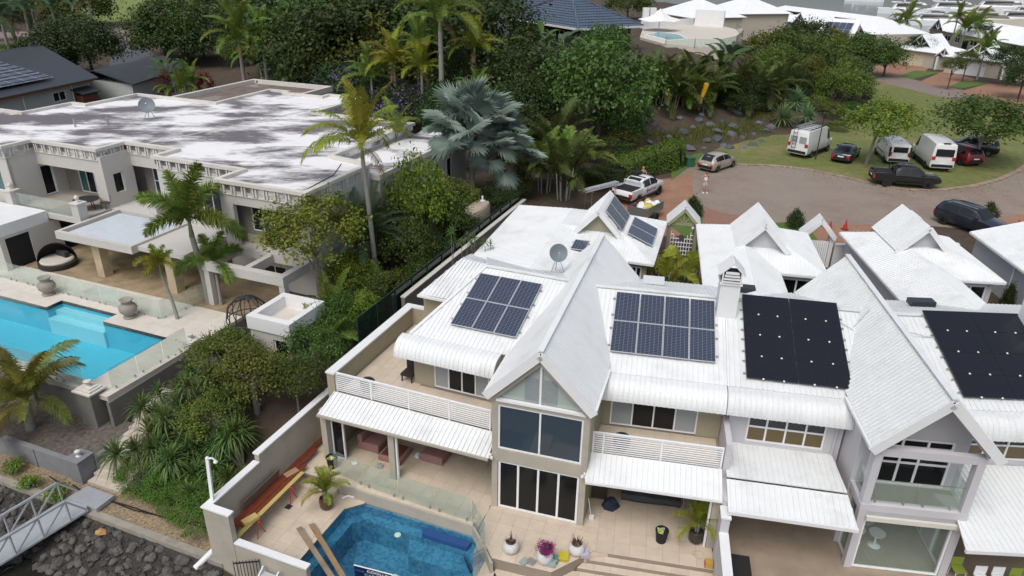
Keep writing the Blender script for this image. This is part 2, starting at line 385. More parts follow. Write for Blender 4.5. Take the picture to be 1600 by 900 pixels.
def solar(F_o,ex,ey,nx,ny,w,h,label,kind='blue',group='solar arrays on the white roofs',gap=0.02):
 """array root lies in the roof plane at F_o; ex, ey are the in-plane directions"""
 ex = Vector(ex).normalized(); nz = ex.cross(Vector(ey)).normalized(); ey = nz.cross(ex)
 mtx = Matrix((ex,ey,nz)).transposed().to_4x4(); mtx.translation = Vector(F_o) + nz * 0.10
 r = bpy.data.objects.new('solar_array',None); COL.objects.link(r); r.matrix_world = mtx; tag(r,label,'solar array',group)
 key = (kind,round(w,3),round(h,3))
 if key not in SOLAR:
  fm = M['alu_frame'] if kind == 'blue' else M['black_frame']; t = 0.022 if kind == 'blue' else 0.012
  fb = MB()
  for a in ((0,t,0,h),(w - t,w,0,h),(t,w - t,0,t),(t,w - t,h - t,h)): fb.grid8([(a[0],a[2],0),(a[1],a[2],0),(a[1],a[3],0),(a[0],a[3],0),(a[0],a[2],0.04),(a[1],a[2],0.04),(a[1],a[3],0.04),(a[0],a[3],0.04)])
  cb = MB().grid8([(t,t,0.005),(w - t,t,0.005),(w - t,h - t,0.005),(t,h - t,0.005),(t,t,0.034),(w - t,t,0.034),(w - t,h - t,0.034),(t,h - t,0.034)])
  SOLAR[key] = (fb.mesh('panel',material=fm),cb.mesh('cells',material=M['cells_blue'] if kind == 'blue' else M['cells_black']))
 fm,cm = SOLAR[key]
 for j in range(ny):
  for i in range(nx):
   p = link('panel',fm,r,(i * (w + gap),j * (h + gap),0)); link('cells',cm,p)
 for j in range(ny):
  for q in (0.22,0.78):
   y = j * (h + gap) + q * h; MB().grid8([(-0.12,y - 0.02,-0.07),(nx * (w + gap) + 0.1,y - 0.02,-0.07),(nx * (w + gap) + 0.1,y + 0.02,-0.07),(-0.12,y + 0.02,-0.07),(-0.12,y - 0.02,-0.005),(nx * (w + gap) + 0.1,y - 0.02,-0.005),(nx * (w + gap) + 0.1,y + 0.02,-0.005),(-0.12,y + 0.02,-0.005)]).build('mounting_rail',M['steel'],r)
 if kind == 'black':
  if 'clamp' not in SOLAR: SOLAR['clamp'] = MB().grid8([(-.03,-.03,.03),(.03,-.03,.03),(.03,.03,.03),(-.03,.03,.03),(-.03,-.03,.055),(.03,-.03,.055),(.03,.03,.055),(-.03,.03,.055)]).mesh('clamp',material=M['rail_white'])
  for j in range(0,ny):
   for x in (0.62,1.38,2.5,3.3): link('clamp',SOLAR['clamp'],r,(x * w / 1.92,j * (h + gap) - gap / 2,0))
 return r
SOLAR = {}
M['alu_frame'] = mat('aluminium_frame',(0.55,0.57,0.60),0.4,0.04,metal=0.3)
M['black_frame'] = mat('black_frame',(0.02,0.021,0.026),0.5,0.04)
def cellmat(name,c,line,nx,ny,rough,lw=0.05):
 m,nt,b = _new(name); N = nt.nodes.new; L = nt.links.new
 tc = N('ShaderNodeTexCoord'); bt = N('ShaderNodeTexBrick'); bt.offset = 0.0
 bt.inputs['Color1'].default_value = (*c,1); bt.inputs['Color2'].default_value = (c[0] * 1.15,c[1] * 1.15,c[2] * 1.2,1); bt.inputs['Mortar'].default_value = (*line,1)
 bt.inputs['Scale'].default_value = 1.0; bt.inputs['Brick Width'].default_value = nx; bt.inputs['Row Height'].default_value = ny; bt.inputs['Mortar Size'].default_value = lw; bt.inputs['Mortar Smooth'].default_value = 0.1
 L(tc.outputs['Object'],bt.inputs[0]); L(bt.outputs[0],b.inputs['Base Color']); b.inputs['Roughness'].default_value = rough; b.inputs['Specular IOR Level'].default_value = 0.5
 return m
M['cells_blue'] = cellmat('blue_solar_cells',(0.024,0.032,0.058),(0.22,0.25,0.29),0.172,0.086,0.13,0.005)
M['cells_black'] = cellmat('black_solar_cells',(0.008,0.009,0.014),(0.016,0.017,0.024),0.16,0.16,0.22,0.003)

# ---------------- townhouse A (tan render)
A = thing('townhouse','tan rendered two storey townhouse with white metal roofs and steep central gable','house',LA.p(4,5,0),'waterfront townhouses')
# ground floor,left room open to the deck
MB().box(LA,-0.22,0.06,0.0,0.30,0,2.56).build('column',M['tan_light'],A)
MB().box(LA,3.12,3.40,-0.02,0.26,0,2.56).build('column',M['tan_light'],A)
MB().box(LA,-0.22,0.0,0.32,9.0,0,2.58).build('wall',M['tan'],A)
MB().box(LA,-0.22,9.2,6.9,7.1,0.002,2.58).build('wall',M['tan_light'],A)
MB().box(LA,-0.25,7.62,0.02,0.24,2.40,2.60).build('beam',M['tan_light'],A)
window(LA,A,0.10,0.72,0.02,2.36,0.36,1,1,gmat=M['black_glass'],name='folding_door')
MB().box(LA,3.42,3.50,0.06,0.16,0.02,2.38).build('door_jamb',M['white_frame'],A)
# floor slab of the upper storey
MB().prism([LA.p(-0.22,1.05,0)[:2],LA.p(7.55,1.05,0)[:2],GA.p(0.1,0.5,0)[:2],GA.p(0.1,8.0,0)[:2],LA.p(8.3,9.4,0)[:2],LA.p(-0.22,9.4,0)[:2]],2.60,2.86).build('floor_slab',M['tan'],A)
MB().prism([RA.p(-0.45,0.9,0)[:2],RA.p(5.02,0.9,0)[:2],RA.p(5.02,9.4,0)[:2],RA.p(-1.2,9.4,0)[:2]],2.60,2.86).build('floor_slab',M['tan'],A)
# canopy over the left room
ribbed([LA.p(-0.14,-0.22,2.57),LA.p(7.72,-0.10,2.57),LA.p(7.55,1.04,2.97),LA.p(-0.10,1.02,2.97)],0.2,t=0.05).build('canopy_roof',M['roof_white'],A)
MB().beam(LA.p(-0.15,-0.26,2.52),LA.p(7.72,-0.14,2.52),0.09,0.10).build('gutter',M['tan_light'],A)
railing(LA,A,-0.05,7.30,1.14,2.90,[-0.02,1.72,3.55,5.43,7.26])
# balcony tiles and parapet
bt = MB().box(LA,-0.02,7.6,1.2,8.3,2.862,2.89).build('balcony_floor',M['grout'],A)
i = 0
TILE = MB().box(IDF,0.004,0.596,0.004,0.596,0,0.012).mesh('tile',material=M['tile'])
def tile_at(parent,F,s,d,z,me=TILE):
 p = Vector(F.p(s,d,z)) - _wl(parent); return link('tile',me,parent,p,(0,0,rad(F.h)))
for a in range(12):
 for b in range(12):
  if a * 0.6 < 2.6 or b < 3: tile_at(bt,LA,0.05 + a * 0.6,1.22 + b * 0.59,2.886)
MB().box(LA,-0.40,-0.04,1.0,8.2,2.40,3.84).box(LA,-0.04,0.86,7.96,8.2,2.862,3.84).build('parapet',M['tan'],A)
MB().box(LA,-0.44,0.0,0.96,7.93,3.84,3.92).box(LA,-0.44,0.9,7.93,8.24,3.84,3.92).build('parapet_cap',M['white_paint'],A)
# upper left rooms
walls(LA,2.74,7.6,2.892,5.36,3.1,3.3,[(3.72,6.36,2.892,5.0)]).build('wall',M['tan'],A)
MB().box(LA,2.74,2.94,3.302,9.0,2.892,5.36).build('wall',M['tan'],A)
MB().box(LA,0.9,2.738,7.5,7.7,2.892,5.15).box(LA,0.9,1.1,7.702,10.0,2.892,5.15).build('wall',M['tan'],A)
window(LA,A,3.72,6.36,2.93,5.0,3.22,xs=[3.72,4.42,5.06,5.70,6.36],gmat=[M['grey_glass'],M['black_glass'],M['black_glass'],M['grey_glass']],name='sliding_door')
awning(LA,A,2.30,6.95,3.0,5.38,2.15,4.68,M['roof_white'])
wing_roof(LA,A,M['roof_white'],[LA.p(2.69,3.0,5.42),LA.p(7.95,3.0,5.42),LA.p(8.75,7.7,7.0),LA.p(4.23,7.7,7.0)],[LA.p(4.23,7.7,7.0),LA.p(8.75,7.7,7.0),LA.p(8.6,12.1,5.5),LA.p(2.3,12.1,5.5)])
ribbed([LA.p(2.69,3.0,5.42),LA.p(4.23,7.7,7.0),LA.p(2.6,12.0,5.5)],0.2,t=0.06).build('roof_sheet',M['roof_white'],A)
MB().beam(LA.p(2.69,3.0,5.46),LA.p(4.23,7.7,7.04),0.16,0.05).build('hip_cap',M['roof_white'],A)
MB().beam(LA.p(4.2,7.7,7.05),LA.p(8.4,7.7,7.05),0.22,0.05).build('ridge_cap',M['roof_white'],A)
MB().box(LA,2.55,2.70,2.95,8.8,5.26,5.38).build('gutter',M['white_paint'],A)
ribbed([LA.p(0.90,7.05,5.22),LA.p(2.66,7.12,5.22),LA.p(3.5,10.0,6.05),LA.p(1.75,10.15,6.05)],0.2,t=0.06).build('roof_sheet',M['roof_white'],A)
ribbed([LA.p(1.75,10.15,6.05),LA.p(3.5,10.0,6.05),LA.p(3.5,12.4,5.3),LA.p(1.2,12.6,5.3)],0.2,t=0.06).build('roof_sheet',M['roof_white'],A)
MB().box(LA,0.85,2.7,6.96,7.06,5.08,5.19).build('gutter',M['white_paint'],A)
# gable bay
MB().box(GA,0.0,0.24,0.0,0.36,0,5.5).box(GA,3.54,3.78,0.0,0.36,0,5.5).box(GA,0.24,3.54,0.0,0.30,2.36,2.92).box(GA,0.24,3.54,0.0,0.30,5.0,5.16).build('column',M['tan_light'],A)
MB().box(GA,0.0,0.2,0.37,3.2,0,5.5).box(GA,3.58,3.78,0.37,3.2,0,5.5).build('wall',M['tan'],A)
MB().box(GA,0.2,3.58,3.0,3.2,0,5.5).build('wall',M['tan_light'],A)
window(GA,A,0.26,3.52,0.01,2.34,0.14,4,1,gmat=M['black_glass'],name='folding_door',fw=0.085)
window(GA,A,0.24,3.54,2.94,4.98,0.12,2,1,gmat=M['blue_glass'],name='bay_window',fw=0.07)
MB().box(GA,0.16,3.62,-0.05,0.1,5.165,5.27).build('window_sill',M['white_frame'],A)
for sg in (-1,1):
 MB().beam(GA.p(1.86 + sg * 0.02,0.02,7.16),GA.p(1.86 + sg * 1.86,0.02,5.27),0.22,0.20,up=(0,0,1)).build('gable_trim',M['tan_light'],A)
 gp = MB(); gp.grid8([GA.p(1.86 + sg * 0.04,0.12,5.27),GA.p(1.86 + sg * 1.72,0.12,5.27),GA.p(1.86 + sg * 1.72,0.16,5.27),GA.p(1.86 + sg * 0.04,0.16,5.27),GA.p(1.86 + sg * 0.04,0.12,7.02),GA.p(1.86 + sg * 0.05,0.12,7.02),GA.p(1.86 + sg * 0.05,0.16,7.02),GA.p(1.86 + sg * 0.04,0.16,7.02)])
 tw = gp.build('gable_pane',M['blind_glass'] if 'blind_glass' in M else glossy('pale_blind_glass',(0.36,0.42,0.39),0.15),A)
 for k in range(14):
  z = 5.34 + k * 0.075; x1 = min(0.62,1.60 * (7.0 - z) / 1.7 - 0.1)
  if x1 > 0.15: MB().box(GA,1.86 + sg * 0.09,1.86 + sg * x1,0.095,0.115,z,z + 0.045).build('blind_slat',M['grey_glass'],tw)
MB().box(GA,1.82,1.90,0.03,0.13,5.27,7.0).build('mullion',M['white_frame'],A)
gable_roof(GA,A,1.86,M['roof_white'],rh=0.01)
# right wing of A
MB().box(RA,4.72,5.0,-0.16,0.12,0,2.45).build('column',M['tan_light'],A)
MB().box(RA,4.62,4.70,-0.12,-0.02,0,2.45).build('door_jamb',M['white_frame'],A)
MB().box(RA,0.06,5.02,-0.14,0.08,2.45,2.60).build('beam',M['tan_light'],A)
MB().box(RA,-0.2,5.0,5.2,5.4,0.003,2.58).build('wall',M['tan_light'],A)
ribbed([RA.p(-0.02,-0.36,2.57),RA.p(5.0,-0.36,2.57),RA.p(5.0,0.86,2.99),RA.p(0.08,0.86,2.99)],0.2,t=0.05).build('canopy_roof',M['roof_white'],A)
MB().beam(RA.p(0.0,-0.40,2.52),RA.p(5.0,-0.40,2.52),0.09,0.10).build('gutter',M['white_paint'],A)
railing(RA,A,0.10,4.98,0.94,2.90,[0.13,0.52,2.72,4.95])
b2 = MB().box(RA,0.0,5.0,1.0,2.95,2.862,2.89).build('balcony_floor',M['grout'],A)
for a in range(8):
 for b in range(3): tile_at(b2,RA,0.1 + a * 0.6,1.05 + b * 0.6,2.886)
walls(RA,-0.1,5.0,2.892,5.36,2.9,3.1,[(0.64,4.10,2.892,5.0)]).build('wall',M['tan'],A)
window(RA,A,0.64,4.10,2.93,5.0,3.02,xs=[0.64,1.52,2.37,3.22,4.10],gmat=[M['grey_glass'],M['black_glass'],M['black_glass'],M['grey_glass']],name='sliding_door')
awning(RA,A,0.05,4.99,2.88,5.38,2.02,4.65,M['roof_white'])
wing_roof(RA,A,M['roof_white'],[RA.p(-0.2,2.88,5.42),RA.p(5.0,2.88,5.42),RA.p(5.0,7.4,7.0),RA.p(-1.2,7.4,7.0)],[RA.p(-1.2,7.4,7.0),RA.p(5.0,7.4,7.0),RA.p(5.0,12.05,5.5),RA.p(-1.0,12.05,5.5)])
MB().beam(RA.p(-0.9,7.4,7.05),RA.p(5.0,7.4,7.05),0.22,0.05).build('ridge_cap',M['roof_white'],A)
MB().box(RA,-0.1,5.0,11.6,11.8,2.9,5.3).build('wall',M['tan'],A)
MB().box(LA,1.0,8.4,11.6,11.8,2.9,5.2).build('wall',M['tan'],A)
# chimney with gabled louvre cap on the party wall
ch = MB().box(RA,4.62,5.42,6.3,7.1,6.3,8.15).build('chimney',M['roof_white'],A)
MB().box(RA,4.56,5.48,6.24,7.16,8.15,8.22).build('chimney_band',M['white_paint'],ch)
MB().grid8([RA.p(4.62,6.3,8.22),RA.p(5.42,6.3,8.22),RA.p(5.42,7.1,8.22),RA.p(4.62,7.1,8.22),RA.p(4.64,6.7,8.75),RA.p(5.40,6.7,8.75),RA.p(5.40,6.72,8.75),RA.p(4.64,6.72,8.75)]).build('chimney_core',M['dark_metal'],ch)
for k in range(4): MB().box(RA,4.66 + k * 0.03,5.38 - k * 0.03,6.22,6.27 + k * 0.03,8.26 + k * 0.13,8.33 + k * 0.13).build('louvre',M['white_paint'],ch)
for sg in (-1,1): MB().beam(RA.p(5.02,6.7,9.12),RA.p(5.02 + sg * 0.52,6.7,8.6),0.95,0.06).build('chimney_roof',M['white_paint'],ch)
for a,b in ((4.62,4.68),(5.36,5.42)): MB().box(RA,a,b,6.24,6.30,8.22,8.72).build('chimney_post',M['white_paint'],ch)
# security camera pods on the bay columns
for s,z in ((-0.03,2.62),(3.72,2.62)):
 c = MB().tube([GA.p(s,-0.02,z),GA.p(s,-0.10,z)],0.05,8).build('security_light',M['white_paint'],A)
 for q in (-0.07,0.07): MB().lathe(GA.p(s + q,-0.16,z - 0.12),[(0.03,0),(0.06,0.02),(0.065,0.08),(0.03,0.13)],10).build('lamp_head',M['white_paint'],c,smooth=True)
# skylight,satellite dish,vents
MB().box(RA,1.5,2.5,10.0,10.5,6.2,6.42).build('skylight',mat('frosted_dome',(0.62,0.66,0.67),0.3,0.04),A)

# ---------------- townhouse B (pale grey render)
B = thing('townhouse','pale grey rendered townhouse with open gabled balcony and glass balustrade','house',GB.p(1.7,5,0),'waterfront townhouses')
MB().box(RA,5.02,5.24,-0.4,12.0,0,2.6).box(RA,5.02,5.24,0.9,2.86,2.6,4.1).box(RA,5.02,5.24,2.86,12.0,2.6,5.36).build('party_wall',M['grey_render'],B)
MB().box(RA,4.96,5.26,-1.05,-0.42,0,2.3).box(RA,4.97,5.25,-4.6,-1.05,-0.5,1.62).build('garden_wall',M['grey_render'],B)
MB().box(RA,4.93,5.29,-1.08,-0.41,2.3,2.36).box(RA,4.94,5.28,-4.6,-1.05,1.62,1.68).build('wall_cap',M['white_paint'],B)
walls(RA,5.24,9.45,2.6,5.36,2.6,2.8,[(5.95,8.86,3.16,4.55)]).build('wall',M['grey_render'],B)
window(RA,B,5.95,8.86,3.16,4.55,2.72,4,2,gmat=[M['amber_glass']] * 4 + [M['dark_glass']] * 4,zs=[3.16,3.86,4.55],fw=0.07)
MB().box(RA,5.85,8.96,2.52,2.6,3.04,3.14).build('window_sill',M['grey_render'],B)
MB().tube([RA.p(9.2,2.54,2.9),RA.p(9.2,2.54,5.0)],0.045,8).build('downpipe',M['grey_render'],B)
MB().box(RA,5.24,10.5,4.2,4.4,0,2.6).build('wall',M['grey_render'],B)
ribbed([RA.p(5.16,0.55,2.94),RA.p(9.40,0.55,2.94),RA.p(9.22,2.58,3.06),RA.p(5.16,2.58,3.06)],0.2,t=0.05).build('canopy_roof',M['roof_white'],B)
ribbed([RA.p(5.16,-0.86,2.56),RA.p(9.52,-0.86,2.56),RA.p(9.42,0.5,2.86),RA.p(5.16,0.5,2.86)],0.2,t=0.05).build('canopy_roof',M['roof_white'],B)
MB().beam(RA.p(5.16,-0.90,2.50),RA.p(9.54,-0.90,2.50),0.10,0.14).build('gutter',M['white_paint'],B)
awning(RA,B,5.02,9.55,2.88,5.38,2.02,4.65,M['roof_old'])
wing_roof(RA,B,M['roof_old'],[RA.p(5.01,2.88,5.42),RA.p(9.8,2.88,5.42),RA.p(11.0,7.4,7.0),RA.p(5.01,7.4,7.0)],[RA.p(5.01,7.4,7.0),RA.p(11.0,7.4,7.0),RA.p(10.6,12.05,5.5),RA.p(5.01,12.05,5.5)])
MB().beam(RA.p(5.02,7.4,7.05),RA.p(11.0,7.4,7.05),0.22,0.05).build('ridge_cap',M['roof_old'],B)
# gable bay of B: open balcony above a glazed room
gc = 1.62
for s in (-0.22,3.06):
 MB().box(GB,s,s + 0.26,-0.02,0.28,0,2.72).box(GB,s,s + 0.26,-0.02,0.28,3.02,5.4).build('column',M['grey_render'],B)
MB().box(GB,-0.24,3.34,-0.04,3.0,2.72,3.02).build('floor_slab',M['grey_render'],B)
MB().box(GB,0.04,3.06,-0.01,0.22,5.12,5.42).build('beam',M['grey_render'],B)
MB().box(GB,-0.1,3.2,0.24,1.2,3.021,3.03).build('balcony_floor',mat('dark_balcony_tile',(0.20,0.19,0.15),0.4,0.1),B)
wb = walls(GB,-0.1,3.22,3.03,5.5,1.25,1.4,[(0.18,2.94,3.03,4.40),(0.32,2.9,4.66,5.06)])
wb.grid8([GB.p(-0.1,1.25,5.5),GB.p(3.22,1.25,5.5),GB.p(3.22,1.4,5.5),GB.p(-0.1,1.4,5.5),GB.p(gc - 0.05,1.25,7.4),GB.p(gc + 0.05,1.25,7.4),GB.p(gc + 0.05,1.4,7.4),GB.p(gc - 0.05,1.4,7.4)])
wb.build('wall',M['grey_render'],B)
window(GB,B,0.18,2.94,3.04,4.40,1.34,xs=[0.18,0.62,1.22,1.86,2.94],zs=[3.04,4.0,4.40],gmat=M['black_glass'],name='balcony_door',fw=0.08)
window(GB,B,0.32,2.9,4.66,5.06,1.34,3,1,gmat=M['black_glass'],fw=0.08)
for sg in (-1,1): MB().beam(GB.p(gc,0.1,7.42),GB.p(gc + sg * 1.80,0.1,5.50),0.25,0.26).build('gable_beam',M['grey_render'],B)
gable_roof(GB,B,gc,M['roof_old'])
for s in (-0.26,3.22): MB().box(GB,s,s + 0.16,1.25,3.3,0.02,5.5).build('wall',M['grey_render'],B)
# glass balustrade of the balcony
gbz = sub_empty('glass_balustrade',B)
for a,b in ((0.06,1.54),(1.56,3.04)): MB().box(GB,a,b,0.10,0.115,3.08,4.02).build('pane',M['pool_glass'],gbz)
for s in (-0.1,3.18): MB().box(GB,s - 0.008,s + 0.008,0.32,1.22,3.08,4.02).build('pane',M['pool_glass'],gbz)
for s in (0.25,1.2,1.85,2.75): MB().box(GB,s - 0.025,s + 0.025,0.07,0.145,3.03,3.17).build('spigot',M['steel'],gbz)
MB().box(GB,0.06,3.04,0.095,0.12,4.02,4.035).build('edge_strip',M['steel'],gbz)
# glazed garden room below
walls(GB,-0.2,3.3,0,2.72,3.2,3.35).build('wall',M['grey_render'],B)
MB().box(GB,-0.15,3.2,0.05,3.2,0.0,0.012).build('room_floor',mat('pale_oak_floor',(0.36,0.32,0.25),0.4,0.12,2.0,stretch=(6,1,1)),B)
cg = clear_glass('clear_room_glass',(0.90,0.95,0.94),body=(0.5,0.6,0.58),bodyw=0.06)
window(GB,B,0.05,3.05,0.02,2.30,0.12,1,1,gmat=cg,name='room_window',fw=0.07)
MB().box(GB,0.04,3.06,0.02,0.2,2.30,2.72).build('blind_box',M['grey_render'],B)
bl = MB().box(GB,0.02,3.10,-0.18,-0.06,2.40,2.58).build('awning_cassette',mat('cream_awning',(0.62,0.60,0.54),0.6,0.05),B)
SW = Frame(GB.p(3.2,0.3,0)[0],GB.p(3.2,0.3,0)[1],GB.h + 90)
window(SW,B,0.0,2.8,0.02,2.5,0.0,3,1,gmat=cg,name='room_window',fw=0.08)
SW2 = Frame(GB.p(-0.1,0.3,0)[0],GB.p(-0.1,0.3,0)[1],GB.h + 90)
window(SW2,B,0.0,2.8,0.02,2.5,0.0,3,1,gmat=cg,name='room_window',fw=0.08)
# right wing of B
walls(RB,-0.2,9.0,2.6,5.36,2.75,2.95,[(0.9,4.2,3.3,4.6)]).build('wall',M['grey_render'],B)
window(RB,B,0.9,4.2,3.3,4.6,2.88,4,2,gmat=[M['amber_glass']] * 4 + [M['dark_glass']] * 4,fw=0.07)
MB().box(RB,-0.2,9.0,4.4,4.6,0,2.6).build('wall',M['grey_render'],B)
ribbed([RB.p(-0.62,-1.18,2.56),RB.p(9.0,-1.18,2.56),RB.p(9.0,2.72,3.1),RB.p(0.25,2.72,3.1)],0.2,t=0.05).build('canopy_roof',M['roof_white'],B)
MB().beam(RB.p(-0.64,-1.22,2.50),RB.p(9.0,-1.22,2.50),0.10,0.14).build('gutter',M['white_paint'],B)
awning(RB,B,0.55,9.0,2.9,5.38,2.08,4.65,M['roof_old'])
wing_roof(RB,B,M['roof_old'],[RB.p(0.2,2.9,5.42),RB.p(9.0,2.9,5.42),RB.p(9.0,7.4,7.0),RB.p(-1.4,7.4,7.0)],[RB.p(-1.4,7.4,7.0),RB.p(9.0,7.4,7.0),RB.p(9.0,12.0,5.5),RB.p(-1.0,12.0,5.5)])
MB().beam(RB.p(-0.5,7.4,7.05),RB.p(9.0,7.4,7.05),0.22,0.05).build('ridge_cap',M['roof_old'],B)
for s in (5.6,): MB().box(RA,s,s + 1.1,10.1,10.6,6.15,6.38).build('skylight',M['dark_glass'],B)
MB().box(RB,1.6,2.7,10.0,10.5,6.17,6.40).build('skylight',M['dark_glass'],B)
MB().box(RB,4.55,5.4,6.3,7.4,6.3,8.2).build('chimney',M['roof_white'],B)

# ---------------- solar arrays
sl = (7.0 - 5.42) / 4.6
def roofdir(F,rise): return (F.n[0],F.n[1],rise)
def on_roof(F,s,d,d0,z0,k): return F.p(s,d,z0 + (d - d0) * k)
kA = 1.58 / 4.7; kR = 1.58 / 4.52; kB = 1.58 / 4.5
solar(on_roof(LA,4.22,3.85,3.0,5.44,kA),(*LA.e,0),roofdir(LA,kA),3,2,1.0,1.70,'six blue solar panels on the white roof left of the tan gable')
solar(on_roof(RA,0.38,3.80,2.88,5.44,kR),(*RA.e,0),roofdir(RA,kR),4,2,1.03,1.72,'eight blue solar panels with white frames between gable and chimney')
solar(on_roof(RA,5.72,3.25,2.88,5.44,kR),(*RA.e,0),roofdir(RA,kR),2,4,1.92,1.14,'eight all black solar panels on the roof right of the chimney','black')
solar(on_roof(RB,0.72,3.35,2.9,5.44,kB),(*RB.e,0),roofdir(RB,kB),2,4,1.92,1.10,'eight all black solar panels at the right edge beyond the grey gable','black')
# conduits between the black arrays
MB().tube([on_roof(RA,9.62,6.6,2.88,5.5,kR),on_roof(RA,10.05,6.3,2.88,5.5,kR),GB.p(0.4,6.4,6.55),GB.p(1.2,7.0,7.36)],0.02,6).build('conduit',M['alu_frame'],B)
MB().tube([GB.p(2.1,6.6,7.35),GB.p(2.6,6.1,6.85),on_roof(RB,0.4,6.2,2.9,5.5,kB),on_roof(RB,0.8,6.2,2.9,5.5,kB)],0.02,6).build('conduit',M['alu_frame'],B)
# satellite dish on the roof of A
D = thing('satellite_dish','grey satellite dish on legs behind the tan gable roof','satellite dish',LA.p(6.9,10.3,6.1),'rooftop satellite dishes')
def dish(root,c,r,aim,m):
 aim = Vector(aim).normalized(); q = aim.to_track_quat('Z','Y').to_matrix()
 mb = MB(); rings = [(0.02,0),(r * 0.4,0.03),(r * 0.75,0.10),(r,0.19),(r,0.21),(r * 0.7,0.12),(r * 0.3,0.05),(0.02,0.03)]
 mb.lathe((0,0,0),rings,24); mb.v = [tuple(q @ Vector(v) + Vector(c)) for v in mb.v]; mb.build('reflector',m,root,smooth=True)
 c = Vector(c); mb = MB().tube([c + q @ Vector((0,-r,0.1)),c + aim * r * 0.9],0.015,6).tube([c + aim * r * 0.85,c + aim * r * 1.0],0.04,8); mb.build('feed_arm',M['steel'],root)
dish(D,LA.p(6.9,10.3,7.15),0.45,(0.1,-0.72,0.35),mat('grey_mesh_dish',(0.16,0.19,0.21),0.6,0.05))
for a in range(3):
 b = a * 2.09; MB().tube([LA.p(6.9 + 0.45 * math.cos(b),10.3 + 0.45 * math.sin(b),6.0 - 0.1 * math.sin(b)),LA.p(6.9,10.35,7.1)],0.022,6).build('leg',M['steel'],D)

# ============================================================ ground,water,street
M['soil'] = mat('dark_garden_soil',(0.07,0.05,0.036),0.95,0.35,1.2,bump=0.8,bscale=6,stain=(0.055,0.065,0.025),stain_scale=0.35,stain_amt=0.8)
M['grass'] = mat('patchy_lawn',(0.135,0.155,0.045),0.95,0.30,1.6,bump=0.9,bscale=18,stain=(0.24,0.20,0.095),stain_scale=0.22,stain_amt=0.75)
M['grass_b'] = mat('fresh_lawn',(0.085,0.140,0.030),0.95,0.25,1.6,bump=0.9,bscale=18)
M['gravel'] = mat('mixed_gravel',(0.27,0.205,0.13),0.95,0.75,9.0,bump=1.0,bscale=14,stain=(0.10,0.085,0.06),stain_scale=0.7,stain_amt=0.6)
M['mulch'] = mat('grey_mulch',(0.13,0.11,0.095),0.95,0.6,5.0,bump=1.0,bscale=10)
M['pavers'] = brickmat('brick_paver_street',(0.285,0.225,0.185),(0.25,0.195,0.16),(0.17,0.14,0.115),0.23,0.115,rot=0.35,var=0.22,stain=(0.26,0.225,0.19))
M['pavers_red'] = brickmat('terracotta_pavers',(0.36,0.20,0.125),(0.30,0.165,0.11),(0.17,0.11,0.08),0.23,0.115,rot=-0.2,var=0.2)
M['pavers_grey'] = brickmat('grey_road_pavers',(0.27,0.215,0.19),(0.235,0.185,0.165),(0.16,0.13,0.12),0.23,0.115,rot=0.5,var=0.12)
M['concrete'] = mat('old_concrete',(0.30,0.275,0.235),0.9,0.2,2.0,bump=0.3,stain=(0.16,0.145,0.115),stain_scale=0.9,stain_amt=0.6)
M['path'] = mat('courtyard_concrete',(0.40,0.36,0.30),0.85,0.12,1.5)
M['asphalt'] = mat('dark_asphalt',(0.075,0.08,0.09),0.55,0.15,1.0)
HILL = [p[:2] for p in ((5.05,52.65,3.00),(8.50,57.86,3.00),(14.89,65.96,3.00),(18.18,69.01,3.00),(27.49,76.66,3.00),(34.49,79.30,3.00),(43.18,91.66,3.00),(50.95,107.17,3.00),(57.49,125.02,3.00))] + [(42.0,150.0),(10.0,185.0),(-40.0,180.0),(-45.0,110.0),(-12.0,74.0),(0.0,62.0)]
def poly_dist(pts,X,Y):
 """signed distance: positive inside the polygon (numpy)"""
 n = len(pts); dmin = np.full(X.shape,1e9); inside = np.zeros(X.shape,bool)
 for k in range(n):
  (ax,ay),(bx,by) = pts[k],pts[(k + 1) % n]; ex,ey = bx - ax,by - ay
  t = np.clip(((X - ax) * ex + (Y - ay) * ey) / (ex * ex + ey * ey),0,1); dmin = np.minimum(dmin,np.hypot(X - ax - t * ex,Y - ay - t * ey))
  c = (ay > Y) != (by > Y)
  with np.errstate(divide='ignore',invalid='ignore'): xi = (bx - ax) * (Y - ay) / (by - ay) + ax
  inside ^= c & (X < xi)
 return np.where(inside,dmin,-dmin)
def sm(a,b,t): q = np.clip((t - a) / (b - a),0,1); return q * q * (3 - 2 * q)
MARINA = [(78.0,262.0),(97.0,208.0),(107.0,186.0),(128.0,170.0),(160.0,158.0),(420.0,100.0),(700.0,900.0),(40.0,900.0),(50.0,330.0)]
